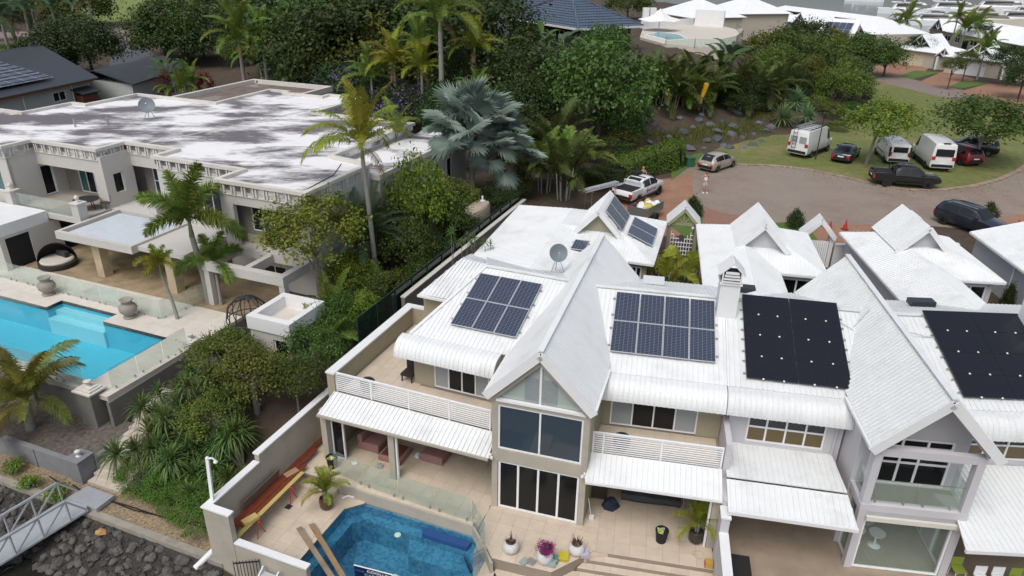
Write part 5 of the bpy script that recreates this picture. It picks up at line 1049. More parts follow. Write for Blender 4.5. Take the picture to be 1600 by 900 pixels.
glassrun('glass_fence','frameless glass fence on the front edge of the mansion pool',MF,[(-20.0,-11.85),(-4.7,-11.85)],1.2,(9,))
# grey retaining walls
M['grey_wall'] = mat('grey_wall_render',(0.20,0.205,0.215),0.9,0.12,2.0,bump=0.2,stain=(0.13,0.13,0.135),stain_scale=0.8,stain_amt=0.4)
M['grey_wall2'] = mat('olive_grey_render',(0.165,0.16,0.145),0.9,0.12,2.0,bump=0.2)
rw = thing('retaining_wall','grey brown retaining wall carrying the mansion pool terrace','wall',MF.p(-8,-12,-0.7))
MB().box(MF,-40,-4.7,-12.1,-11.95,-0.8,0.95).build('wall_face',M['grey_wall2'],rw); MB().box(MF,-3.2,-3.0,-12.1,-6.0,-1.2,0.95).build('wall_face',M['grey_wall2'],rw)
for s in (-8.6,-13.2): MB().box(MF,s,s + 0.5,-12.25,-12.1,-0.8,0.95).build('pilaster',M['grey_wall2'],rw)
pl_ = MB().box(MF,-4.7,-3.7,-12.45,-11.65,-1.3,1.35).build('corner_pier',M['grey_wall2'],rw)
MB().box(MF,-4.78,-3.62,-12.53,-11.57,1.35,1.43).box(MF,-4.66,-3.74,-12.41,-11.69,1.43,1.52).box(MF,-4.54,-3.86,-12.29,-11.81,1.52,1.58).build('pier_cap',M['mansion_trim'],pl_)
MB().lathe(MF.p(-4.2,-12.05,1.58),[(0.14,0),(0.07,0.08),(0.16,0.2),(0.18,0.28),(0.10,0.3)],12).build('finial',M['mansion_trim'],pl_,smooth=True)
p2 = MB().box(MF,-3.55,-2.95,-6.9,-6.3,0.0,1.45).build('gate_pier',M['mansion_trim'],rw)
MB().box(MF,-3.65,-2.85,-7.0,-6.2,1.45,1.55).build('pier_cap',M['mansion_trim'],p2); MB().lathe(MF.p(-3.25,-6.6,1.55),[(0.14,0),(0.07,0.08),(0.16,0.2),(0.18,0.28),(0.10,0.3)],12).build('finial',M['mansion_trim'],p2,smooth=True)
g2 = thing('garden_wall','low grey planter wall with ball finial above the gravel','wall',LA.p(-14,-4.25,-1.2))
MB().box(LA,-60,-10.5,-4.38,-4.12,-1.3,-0.12).build('wall_face',M['grey_wall'],g2); MB().box(LA,-9.95,-9.72,-3.7,-0.6,-1.3,-0.15).build('wall_face',M['grey_wall'],g2)
pp = MB().box(LA,-10.5,-9.8,-4.5,-3.75,-1.3,0.05).build('end_pier',M['grey_wall'],g2); MB().box(LA,-10.55,-9.75,-4.55,-3.7,0.05,0.12).build('pier_cap',M['grey_wall'],pp)
MB().lathe(LA.p(-10.15,-4.12,0.12),[(0.12,0),(0.06,0.07),(0.13,0.18),(0.13,0.26),(0.02,0.34)],12).build('finial',M['mansion_trim'],pp,smooth=True)
MB().box(LA,-12.9,-12.7,-4.42,-4.385,-1.3,-0.12).build('pilaster',M['grey_wall'],g2)
sheet('planter_bed',[LA.p(-60,-4.12,0),LA.p(-9.95,-4.12,0),LA.p(-9.95,-0.9,0),LA.p(-60,-0.9,0)],-0.42,M['mulch'],'dark mulched planter bed behind the grey wall')
stp = thing('garden_stairs','pale stone garden stairs climbing beside the grey pier','stairs',LA.p(-8.8,-4.2,-1.15))
for k in range(13): MB().box(LA,-9.7,-7.75 + 0.0 * k,-4.35 + k * 0.36,-3.97 + k * 0.36 + 0.02,-1.3 if k < 2 else -1.3 + (k - 2) * 0.17,-0.95 + k * 0.172).build('step',mat('pale_stair_stone',(0.50,0.44,0.38),0.8,0.12,2.0,rnd=0.05),stp)
# boundary wall behind,green fence on it,rain water tank
bw = thing('boundary_wall','long rendered boundary wall with green fence between the two properties','wall',LA.p(-1.4,18,1.0))
MB().box(LA,-1.6,-1.38,9.52,28.0,0.0,3.42).build('wall_face',M['taupe'],bw); MB().box(LA,-1.64,-1.34,9.52,28.0,3.42,3.5).build('wall_cap',M['mansion_trim'],bw)
fg = mat('dark_green_fence',(0.018,0.05,0.04),0.6,0.1)
for k in range(13): MB().tube([LA.p(-1.75,5.5 + k * 1.85,0.8),LA.p(-1.75,5.5 + k * 1.85,4.1)],0.035,6).build('fence_post',fg,bw)
for z in (4.05,): MB().beam(LA.p(-1.75,5.5,z),LA.p(-1.75,27.7,z),0.04,0.05).build('fence_rail',fg,bw)
MB().box(LA,-1.78,-1.77,5.5,27.7,1.2,4.0).build('fence_mesh',clear_glass('green_mesh',(0.30,0.40,0.36),body=(0.02,0.05,0.04),bodyw=0.45),bw)
tk = thing('water_tank','beige plastic rainwater tank beside the green fence','water tank',LA.p(-2.9,22.8,2.2))
mb = MB(); TA = LA.shift(-3.1,22.8); prof = []
for z,k in ((2.2,1.0),(4.1,1.0),(4.3,0.92),(4.4,0.7)):
 prof.append((z,k))
i0 = 0; N_ = 28
for z,k in prof:
 for j in range(N_):
  a = 2 * math.pi * j / N_; cx,cy = math.cos(a),math.sin(a); mb.v.append(TA.p(0.62 * k * np.sign(cx) * abs(cx) ** 0.6,1.55 * (0.12 + 0.88 * k) * np.sign(cy) * abs(cy) ** 0.75,z))
for r_ in range(3):
 for j in range(N_): j2 = (j + 1) % N_; mb.f.append((r_ * N_ + j,r_ * N_ + j2,(r_ + 1) * N_ + j2,(r_ + 1) * N_ + j))
mb.f.append(tuple(3 * N_ + j for j in range(N_))); mb.build('tank_body',mat('beige_plastic',(0.42,0.36,0.27),0.6,0.05),tk,smooth=True)
MB().tube([TA.p(0,1.0,4.38),TA.p(0,1.0,4.75)],0.07,8).tube([TA.p(0,1.0,4.38),TA.p(0,1.0,4.45)],0.2,10).build('filler_cap',M['white_paint'],tk)

# ============================================================ neighbours and the marina
M['black_roof'] = mat('charcoal_metal_roof',(0.030,0.036,0.042),0.45,0.08,1.0)
M['pale_wall'] = mat('pale_green_grey_wall',(0.40,0.43,0.41),0.8,0.05)
M['brown_trim'] = mat('brown_timber_trim',(0.12,0.045,0.025),0.7,0.1)
BH = thing('black_roofed_house','pale grey house with black metal roof and solar panels at left','house',(-56,84,3.0))
BF = Frame(-49.19,86.71,77.5 - 180)     # runs along the eave towards the left edge of the picture
def bhp(s,d,z): return BF.p(s,-d,z)
rp_ = [(-49.19,86.71,6.2),(-54.6,62.0,6.2),(-66.0,65.5,8.6),(-60.5,95.5,8.6)]
ribbed(rp_,0.35,rw=0.05,rh=0.03,t=0.1).build('roof_sheet',M['black_roof'],BH)
ribbed([(-60.5,95.5,8.6),(-66.0,65.5,8.6),(-76.0,68.0,6.2),(-71.5,100.0,6.2)],0.35,rw=0.05,rh=0.03,t=0.1).build('roof_sheet',M['black_roof'],BH)
EF = Frame(-50.1,86.6,math.degrees(math.atan2(62.0 - 86.71,-54.6 + 49.19)))
walls(EF,0.3,26.0,2.5,6.1,-0.25,0.0,[(4.2,6.0,4.4,5.4)]).build('wall',M['pale_wall'],BH); window(EF,BH,4.2,6.0,4.4,5.4,0.03,2,1,gmat=M['black_glass'],t=0.14)
MB().prism([EF.p(0.3,-0.26,0)[:2],EF.p(26,-0.26,0)[:2],EF.p(26,-18,0)[:2],EF.p(0.3,-18,0)[:2]],2.5,6.0).build('wall',M['pale_wall'],BH)
MB().beam((-49.3,86.5,6.05),(-54.6,62.2,6.05),0.16,0.2).build('gutter',M['brown_trim'],BH)
for s in (3.2,10.0,17.0): MB().tube([EF.p(s,0.1,2.8),EF.p(s,0.1,5.9)],0.07,6).build('downpipe',M['white_paint'],BH)
an = MB().slab([EF.p(0.6,1.6,4.9),EF.p(3.4,1.6,4.9),EF.p(3.4,0.02,5.4),EF.p(0.6,0.02,5.4)],0.1).build('side_awning',M['black_roof'],BH); MB().box(EF,0.8,3.2,0.02,1.3,2.8,4.7).build('side_porch',M['brown_trim'],BH)
u_ = Vector((-66.0 + 54.6,65.5 - 62.0,2.4)).normalized()
solar((-51.9,82.6,6.2 + 0.75),(-54.6 + 49.19,62.0 - 86.71,0),(-11.4,3.5,2.4),12,4,1.7,1.9,'large dim solar array covering the black house roof')
CP = thing('carport','low black metal roofed carport beside the black roofed house','carport',(-47.5,95,3.0))
ribbed([(-51.14,89.3,6.6),(-48.7,103.0,6.6),(-44.9,101.5,5.4),(-45.5,87.0,5.4)],0.35,rw=0.05,rh=0.03,t=0.1).build('roof_sheet',M['black_roof'],CP)
ribbed([(-51.14,89.3,6.6),(-48.7,103.0,6.6),(-53.5,104.5,5.4),(-55.5,90.5,5.4)],0.35,rw=0.05,rh=0.03,t=0.1).build('roof_sheet',M['black_roof'],CP)
MB().prism([(-45.9,87.6),(-45.3,101.0),(-53.0,103.6),(-54.9,91.0)],2.7,5.3).build('wall',M['pale_wall'],CP)
# ---------------- hill house with blue grey tiles
M['blue_tile'] = brickmat('blue_grey_roof_tile',(0.085,0.115,0.165),(0.10,0.135,0.19),(0.045,0.06,0.09),0.42,0.36,rough=0.5,rot=0.6,msize=0.035,var=0.12)
HH = thing('hill_house','hillside house with blue grey tiled hip roof and deep eaves','house',(8,104,8.9))
c0,c1,c2 = (7.57,92.68),(16.4,98.4),(-2.0,108.5); c3 = (c1[0] + c2[0] - c0[0],c1[1] + c2[1] - c0[1]); ap = ((c0[0] + c3[0]) / 2,(c0[1] + c3[1]) / 2)
def tiles(pa,pb,pt,n=13):
 """courses of roof tiles as overlapping strips up one hip plane"""
 mb = MB(); pa,pb,pt = Vector(pa),Vector(pb),Vector(pt); nrm = newell([pa,pb,pt]); nrm = nrm if nrm.z > 0 else -nrm
 for k in range(n):
  f0,f1 = k / n,(k + 1) / n; a0,b0 = pa.lerp(pt,f0),pb.lerp(pt,f0); a1,b1 = pa.lerp(pt,f1),pb.lerp(pt,f1); mb.grid8([a0 - nrm * .02,b0 - nrm * .02,b1 - nrm * .05,a1 - nrm * .05,a0 + nrm * .07,b0 + nrm * .07,b1 + nrm * .0,a1 + nrm * .0])
 return mb
tip = (ap[0],ap[1],15.3)
for a,b in ((c0,c1),(c1,c3),(c3,c2),(c2,c0)): tiles((*a,12.0),(*b,12.0),tip).build('roof_plane',M['blue_tile'],HH); MB().beam((*a,11.9),(*b,11.9),0.2,0.24).build('fascia',M['white_paint'],HH)
for a in (c0,c1,c2,c3): MB().beam((*a,12.08),(tip[0],tip[1],15.4),0.28,0.10).build('hip_cap',M['blue_tile'],HH)
cc = Vector((ap[0],ap[1],0)); ins = [tuple((Vector((*c,0)) * 0.84 + cc * 0.16)[:2]) for c in (c0,c1,c3,c2)]
MB().prism(ins,8.5,11.8).build('wall',mat('dark_timber',(0.05,0.035,0.03),0.7,0.2),HH)  # walls in one even dark brown timber colour
for k,(a,b) in enumerate(((ins[0],ins[1]),(ins[3],ins[0]))):
 for f in (0.1,0.4,0.7): WF = Frame(a[0],a[1],math.degrees(math.atan2(b[1] - a[1],b[0] - a[0]))); L_ = math.dist(a,b); window(WF,HH,L_ * f,L_ * f + 2.0,9.2,11.4,-0.02,2,1,fmat=M['white_paint'],gmat=M['black_glass'],t=0.1)
MB().prism([(-6,110),(8,118),(2,128),(-12,120)],8.5,12.2).build('rear_wing',M['pale_wall'],HH)
tiles((-7.0,109.0,12.2),(9.0,118.2,12.2),(-1.0,119.5,15.0)).build('roof_plane',M['blue_tile'],HH); tiles((9.0,118.2,12.2),(2.5,129.5,12.2),(-1.0,119.5,15.0)).build('roof_plane',M['blue_tile'],HH)
# pool terrace on the hill
tp = [(18.17,111.15,9.30),(20.35,102.70,9.30),(23.58,99.59,9.30),(27.10,100.09,9.30),(30.57,104.97,9.30),(33.93,113.68,9.30),(36.28,125.70,9.30),(35.35,134.64,9.30),(28.82,135.87,9.30),(21.20,127.37,9.30)]
MB().prism([p[:2] for p in tp],7.6,9.3).build('hill_terrace',mat('cream_terrace',(0.55,0.51,0.44),0.8,0.08),label='curved cream pool terrace on the hill',kind='structure')
HP = thing('hill_pool','small blue pool on the curved hill terrace','pool',(22.88,113.67,9.30))
MB().prism([p[:2] for p in ((19.92,115.00,9.30),(21.87,108.38,9.30),(24.80,110.50,9.30),(24.75,115.80,9.30),(22.43,119.22,9.30))],9.302,9.32).build('water_surface',mat('far_pool_water',(0.12,0.32,0.38),0.1,0.05),HP)
MB().prism([p[:2] for p in ((19.62,114.95,9.30),(21.65,107.21,9.30),(25.00,109.69,9.30),(25.13,117.17,9.30),(22.54,120.42,9.30))],9.29,9.305).build('coping',M['white_paint'],HP)
fx = thing('glass_fence','glass fence with thin posts round the hill terrace','fence',tp[3],'frameless glass fences')
for a,b in zip(tp[1:6],tp[2:7]):
 MB().beam((a[0],a[1],9.85),(b[0],b[1],9.85),0.02,1.0).build('pane',M['pool_glass'],fx); MB().beam((a[0],a[1],9.3),(a[0],a[1],10.4),0.08,0.08).build('post',M['steel'],fx)
SS = thing('shade_umbrella','white peaked shade canopy beside the hill pool','shade',(22.69,121.25,9.30))
sx,sy = SS.location[0],SS.location[1]; mb = MB(); N8 = 16
for r_,z_ in ((0.05,12.6),(0.5,12.0),(1.6,11.4),(3.0,11.05),(3.0,10.95)):
 for j in range(N8): a = 2 * math.pi * j / N8; q = r_ * (1 + 0.12 * math.cos(4 * a)) ; mb.v.append((sx + q * math.cos(a),sy + q * math.sin(a),z_ - 0.15 * (1 - math.cos(4 * a)) * (r_ / 3)))
for k in range(4):
 for j in range(N8): j2 = (j + 1) % N8; mb.f.append((k * N8 + j,k * N8 + j2,(k + 1) * N8 + j2,(k + 1) * N8 + j))
mb.build('canopy',mat('white_canvas',(0.75,0.75,0.74),0.8,0.03),SS,smooth=True); MB().tube([(sx,sy,9.3),(sx,sy,12.6)],0.07,8).build('mast',M['white_paint'],SS)
for pts,h,lb in ((((30.67,131.38,9.30),(34.95,128.74,9.30)),2.6,'white screen wall at the back of the hill terrace'),(((20.52,125.05,9.30),(30.87,133.80,9.30)),1.0,'low white wall behind the hill pool')):
 a,b = pts; MB().beam((a[0],a[1],9.3 + h / 2),(b[0],b[1],9.3 + h / 2),0.4,h).build('terrace_wall',M['white_paint'],label=lb,cat='wall')
for u,lb in (((21.42,127.41,9.30),'left white column at the terrace entrance'),((22.64,127.63,9.30),'right white column at the terrace entrance')): MB().box(Frame(u[0],u[1],0),-0.5,0.5,-0.5,0.5,9.3,12.3).build('terrace_column',M['white_paint'],label=lb,cat='column',group='terrace columns')
# ---------------- cottages and row houses by the marina
M['far_white'] = mat('far_white_roof',(0.74,0.76,0.77),0.5,0.05)
M['sand_wall'] = mat('sand_render',(0.46,0.42,0.34),0.8,0.05)
def gable(F,parent,s0,s1,d0,d1,ze,zr,ov=0.4,truss=True):
 sc = (s0 + s1) / 2
 for sg,s in ((-1,s0 - ov),(1,s1 + ov)): ribbed([F.p(sc,d0 - ov,zr),F.p(s,d0 - ov,ze),F.p(s,d1,ze),F.p(sc,d1,zr)],0.4,rw=0.06,t=0.12).build('gable_roof',M['far_white'],parent)
 MB().grid8([F.p(s0,d0,ze),F.p(s1,d0,ze),F.p(s1,d0 + 0.2,ze),F.p(s0,d0 + 0.2,ze),F.p(sc - .05,d0,zr - .2),F.p(sc + .05,d0,zr - .2),F.p(sc + .05,d0 + .2,zr - .2),F.p(sc - .05,d0 + .2,zr - .2)]).build('gable_wall',M['dark_metal'] if truss else M['sand_wall'],parent)
 if truss:
  for x in (-0.55,0,0.55): MB().beam(F.p(sc,d0 - 0.1,ze + 0.05),F.p(sc + x * (s1 - s0) / 2,d0 - 0.1,zr - 0.3 - abs(x) * (zr - ze) * 0.75),0.1,0.16).build('fan_strut',M['white_paint'],parent)
def hiproof(F,parent,s0,s1,d0,d1,ze,zr,inset=None):
 k = inset or (d1 - d0) / 2; A_,B_,C_,D_ = F.p(s0,d0,ze),F.p(s1,d0,ze),F.p(s1,d1,ze),F.p(s0,d1,ze); R0,R1 = F.p(s0 + k,(d0 + d1) / 2,zr),F.p(s1 - k,(d0 + d1) / 2,zr)
 for pts in ([A_,B_,R1,R0],[B_,C_,R1],[C_,D_,R0,R1],[D_,A_,R0]): ribbed(pts,0.4,rw=0.06,t=0.1).build('roof_sheet',M['far_white'],parent)
def cottage(x,y,h,label,door,w=8.2,dp=8.5):
 F = Frame(x,y,h); C_ = thing('cottage',label,'house',F.p(w / 2,dp / 2,3.0),'white roofed cottages by the marina')
 walls(F,0,w,2.9,5.6,0.0,0.25,[(0.9,6.2,3.0,5.2)]).build('wall',M['sand_wall'],C_); MB().box(F,w - 0.25,w,0.25,dp,2.9,5.6).box(F,0,0.25,0.25,dp,2.9,5.6).box(F,0.25,w - 0.25,dp - 0.25,dp,2.9,5.6).build('wall',M['sand_wall'],C_)
 MB().box(F,0.9,6.2,0.1,0.18,3.0,5.2).build('garage_door',door,C_)
 for k in range(3): MB().box(F,0.9,6.2,0.085,0.1,3.55 + k * 0.55,3.58 + k * 0.55).build('door_rib',M['white_paint'],C_)
 hiproof(F,C_,-0.5,w + 0.5,-0.5,dp + 0.5,5.6,7.0); gable(F,C_,w * 0.28,w * 0.72,1.6,dp * 0.8,6.2,8.2)
 G = F.shift(w + 0.6,-0.6); 
 for s in (0.0,2.2): MB().box(G,s,s + 0.35,0,1.0,2.9,5.2).build('porch_post',M['white_paint'],C_)
 gable(G,C_,0.0,2.55,0.0,1.4,5.2,6.7,0.25)
 MB().box(G,0.35,2.2,0.5,0.6,2.9,4.9).build('entry_gate',M['sand_wall'],C_); MB().box(G,2.7,4.2,0.2,0.45,2.9,4.6).build('porch_wall',M['sand_wall'],C_)
 return C_
cottage(68.9,137.6,-61,'cream garage cottage with white fan truss gable',mat('cream_garage_door',(0.58,0.52,0.36),0.6,0.04))
cottage(72.6,126.3,-50,'white garage door cottage right of the cream one',mat('white_garage_door',(0.70,0.71,0.73),0.6,0.03))
cottage(84.5,117.5,-50,'third cottage half hidden at the right edge',MATS['white_garage_door'])
def rowhouse(x,y,h,n,w,dp,ze,zr,labels,gab=True):
 F = Frame(x,y,h)
 for k in range(n):
  s0 = k * w; R_ = thing('row_house',labels[k],'house',F.p(s0 + w / 2,dp / 2,2.9),'white roofed row houses by the marina')
  hl = [(s0 + 0.8,s0 + 2.6,ze - 1.9,ze - 0.7),(s0 + w - 3.2,s0 + w - 0.8,ze - 1.9,ze - 0.7)]
  walls(F,s0 + 0.02,s0 + w - 0.02,2.8,ze,0,0.3,hl).build('wall',M['sand_wall'],R_); MB().box(F,s0 + 0.02,s0 + w - 0.02,0.31,dp,2.8,ze).build('wall',M['sand_wall'],R_)
  for a in hl: window(F,R_,*a,0.2,2,1,gmat=M['dark_glass'],t=0.12,fw=0.1)
  e1 = s0 + w - (dp / 2 + 0.6 if k == n - 1 else 0); e0 = s0 + (dp / 2 + 0.6 if k == 0 else 0)
  if k == n - 1: ribbed([F.p(s0 + w,-0.6,ze),F.p(s0 + w,dp + 0.6,ze),F.p(e1,dp / 2,zr)],0.4,rw=0.06,t=0.1).build('roof_sheet',M['far_white'],R_)
  if k == 0: ribbed([F.p(s0,-0.6,ze),F.p(s0,dp + 0.6,ze),F.p(e0,dp / 2,zr)],0.4,rw=0.06,t=0.1).build('roof_sheet',M['far_white'],R_)
  ribbed([F.p(s0,-0.6,ze),F.p(s0 + w,-0.6,ze),F.p(e1,dp / 2,zr),F.p(e0,dp / 2,zr)],0.4,rw=0.06,t=0.1).build('roof_sheet',M['far_white'],R_)
  ribbed([F.p(e0,dp / 2,zr),F.p(e1,dp / 2,zr),F.p(s0 + w,dp + 0.6,ze),F.p(s0,dp + 0.6,ze)],0.4,rw=0.06,t=0.1).build('roof_sheet',M['far_white'],R_)
  if gab and k % 2 == 0: gable(F,R_,s0 + w / 2 - 2.2,s0 + w / 2 + 2.2,-0.8,dp * 0.4,ze + 0.1,ze + 2.4)
  MB().box(F,s0 + w / 2 - 1.1,s0 + w / 2 + 1.1,-0.08,0.0,2.9,5.2).build('entry_door',M['dark_glass'],R_)
  if k % 2: MB().box(F,s0 + 2,s0 + w - 2,dp * 0.22,dp * 0.30,ze + 0.9,ze + 2.0).build('dormer_window',M['dark_glass'],R_)
rowhouse(61.0,204.0,-74,5,9.8,13,6.0,8.8,['pale roofed row house left end beyond the hill terrace','second row house with dark dormer window strip','third row house with fan truss porch gable','fourth row house with dormer strip below the boats','right end row house with hipped white roof by the water'])
rowhouse(93.0,171.5,-89,4,9.5,12,6.2,8.5,['row house with broad truss gable left of the far right row','row house with satellite dish behind the cottages','third row house of the far right row','row house cut off at the top right edge'])
# houses at the top centre behind the hill
for (x,y,h,lb) in ((30.0,165.0,-70,'white walled house behind the shade canopy'),(44.0,178.0,-72,'sand coloured house behind the thin tall tree')):
 F = Frame(x,y,h); W_ = thing('row_house',lb,'house',F.p(6,6,2.9),'white roofed row houses by the marina'); walls(F,0,14,2.8,9.0,0,0.3,[(2,4.5,6.0,7.6),(8,11,6.0,7.6)]).build('wall',M['sand_wall'],W_); MB().box(F,0,14,0.31,12,2.8,9.0).build('wall',M['sand_wall'],W_)
 for a in ((2,4.5,6.0,7.6),(8,11,6.0,7.6)): window(F,W_,*a,0.2,2,1,gmat=M['dark_glass'],t=0.12,fw=0.1)
 hiproof(F,W_,-0.6,14.6,-0.6,12.6,9.0,12.0)
PW = thing('patio_roof','tilted white patio roof with blue solar panels among the hill trees','roof',(61.56,147.70,6.00)); px_,py_ = PW.location[0],PW.location[1]
PF = Frame(px_,py_,-35)
MB().slab([PF.p(-3,-2,6.2),PF.p(4,-2,6.2),PF.p(4,4,9.4),PF.p(-3,4,9.4)],0.2).build('roof_sheet',M['far_white'],PW)
for s in (-2.8,3.8):
 for d,z in ((-1.8,6.0),(3.8,9.2)): MB().box(PF,s - 0.1,s + 0.1,d - 0.1,d + 0.1,2.9,z).build('post',M['white_paint'],PW)
solar(PF.p(-1.9,-1.6,6.45),(*PF.e,0),(PF.n[0],PF.n[1],0.533),4,2,1.2,2.4,'steep blue solar panels on the patio roof among hill trees')
# ---------------- motor yachts
HULL = mat('white_gelcoat',(0.80,0.81,0.82),0.3,0.03); CREAM = mat('cream_gelcoat',(0.62,0.58,0.50),0.35,0.03)
def yacht(x,y,h,L,label,m=HULL,fly=True):
 T = thing('motor_yacht',label,'boat',(x,y,1.6),'motor yachts in the marina'); F = Frame(x,y,h); W = L * 0.14
 mb = MB(); st = [(-0.5,0.86,1.0),(-0.3,0.95,1.0),(0.0,1.0,1.05),(0.25,0.82,1.18),(0.42,0.42,1.35),(0.5,0.03,1.5)]; zb = 1.4
 for (a,b,c) in st:
  for sg in (-1,1): mb.v += [F.p(a * L,sg * W * b * 0.93,zb),F.p(a * L,sg * W * b,zb + L * 0.085 * c)]
 for k in range(len(st) - 1): i = k * 4; j = i + 4; mb.f += [(i,j,j + 1,i + 1),(i + 2,i + 3,j + 3,j + 2),(i + 1,j + 1,j + 3,i + 3)]
 mb.f += [(0,1,3,2)]; mb.build('hull',m,T); zd = zb + L * 0.085
 def deckhouse(a0,a1,w,z0,z1,rk,name,mm):
  P = [F.p(a0 * L,-w,z0),F.p(a1 * L,-w * 0.9,z0),F.p(a1 * L,w * 0.9,z0),F.p(a0 * L,w,z0),F.p((a0 + rk * 0.4) * L,-w * 0.85,z1),F.p((a1 - rk) * L,-w * 0.72,z1),F.p((a1 - rk) * L,w * 0.72,z1),F.p((a0 + rk * 0.4) * L,w * 0.85,z1)]
  return MB().grid8(P).build(name,mm,T)
 deckhouse(-0.30,0.26,W * 0.78,zd,zd + L * 0.085,0.12,'cabin',m); deckhouse(-0.26,0.235,W * 0.80,zd + L * 0.03,zd + L * 0.068,0.06,'cabin_windows',M['black_glass'])
 MB().box(F,-0.32 * L,0.10 * L,-W * 0.8,W * 0.8,zd + L * 0.085,zd + L * 0.093).build('flybridge_deck',m,T)
 if fly: deckhouse(-0.16,0.08,W * 0.6,zd + L * 0.093,zd + L * 0.135,0.06,'flybridge',m); deckhouse(-0.15,0.07,W * 0.62,zd + L * 0.10,zd + L * 0.125,0.05,'flybridge_windows',M['dark_glass']); MB().box(F,-0.2 * L,0.05 * L,-W * 0.62,W * 0.62,zd + L * 0.137,zd + L * 0.145).build('hardtop',m,T)
 MB().tube([F.p(-0.1 * L,0,zd + L * 0.14),F.p(-0.13 * L,0,zd + L * 0.2)],0.08,6).build('mast',m,T)
for (p,h,L,lb,m) in (((130.24,236.21,1.60),-22,21,'sleek white motor yacht with red flag side nearest the row houses',HULL),((146.91,239.29,1.60),-24,24,'cream hulled motor yacht with arched windows behind the truss gable',CREAM),((161.70,242.02,1.60),-24,26,'tall white flybridge yacht at the top right',HULL),((164.29,288.22,1.60),-22,26,'white motor yacht in the second line of berths',HULL),((188.90,299.84,1.60),-24,28,'white motor yacht behind the cream hulled one',HULL),((146.24,284.28,1.60),-20,24,'dark windowed yacht behind the hipped row house roof',HULL),((162.92,363.12,1.60),-20,17,'small yacht at the top edge behind the row houses',HULL),((239.32,365.07,1.60),-30,22,'far yacht in the top right corner',HULL)):
 yacht(p[0],p[1],h,L,lb,m)
MB().beam((*((139.63,282.84,1.60))[:2],1.9),(*((196.62,283.47,1.60))[:2],1.9),2.2,0.4).build('jetty',M['concrete'],label='long pale marina jetty between the berths',cat='jetty')

# ============================================================ vehicles
CARGLASS = glossy('car_window_glass',(0.012,0.014,0.016),0.05)
TYRE = MB().lathe((0,0,0),[(0.19,-0.10),(0.30,-0.105),(0.335,-0.07),(0.34,0.0),(0.335,0.07),(0.30,0.105),(0.19,0.10)],20)
TYRE.v = [(v[0],v[2],v[1]) for v in TYRE.v]; TYRE_ME = TYRE.mesh('tyre',material=M['rubber'],smooth=True)
def rimmesh(m):
 mb = MB().lathe((0,0,0),[(0.02,-0.085),(0.20,-0.085),(0.215,-0.10),(0.215,0.10),(0.20,0.085),(0.02,0.085)],16)
 for k in range(5):
  a = k * 2 * math.pi / 5
  for z in (-0.10,0.085): c,s = math.cos(a),math.sin(a); mb.grid8([(q * c - w * s,q * s + w * c,z + e) for e in (0,0.015) for q,w in ((0.03,-0.03),(0.2,-0.025),(0.2,0.025),(0.03,0.03))])
 mb.v = [(v[0],v[2],v[1]) for v in mb.v]; return mb.mesh('rim',material=m)
RIMS = {'silver': rimmesh(M['steel']),'black': rimmesh(M['dark_metal'])}
def paint(name,c,rough=0.28): return glossy(name,c,rough,coat=0.5)
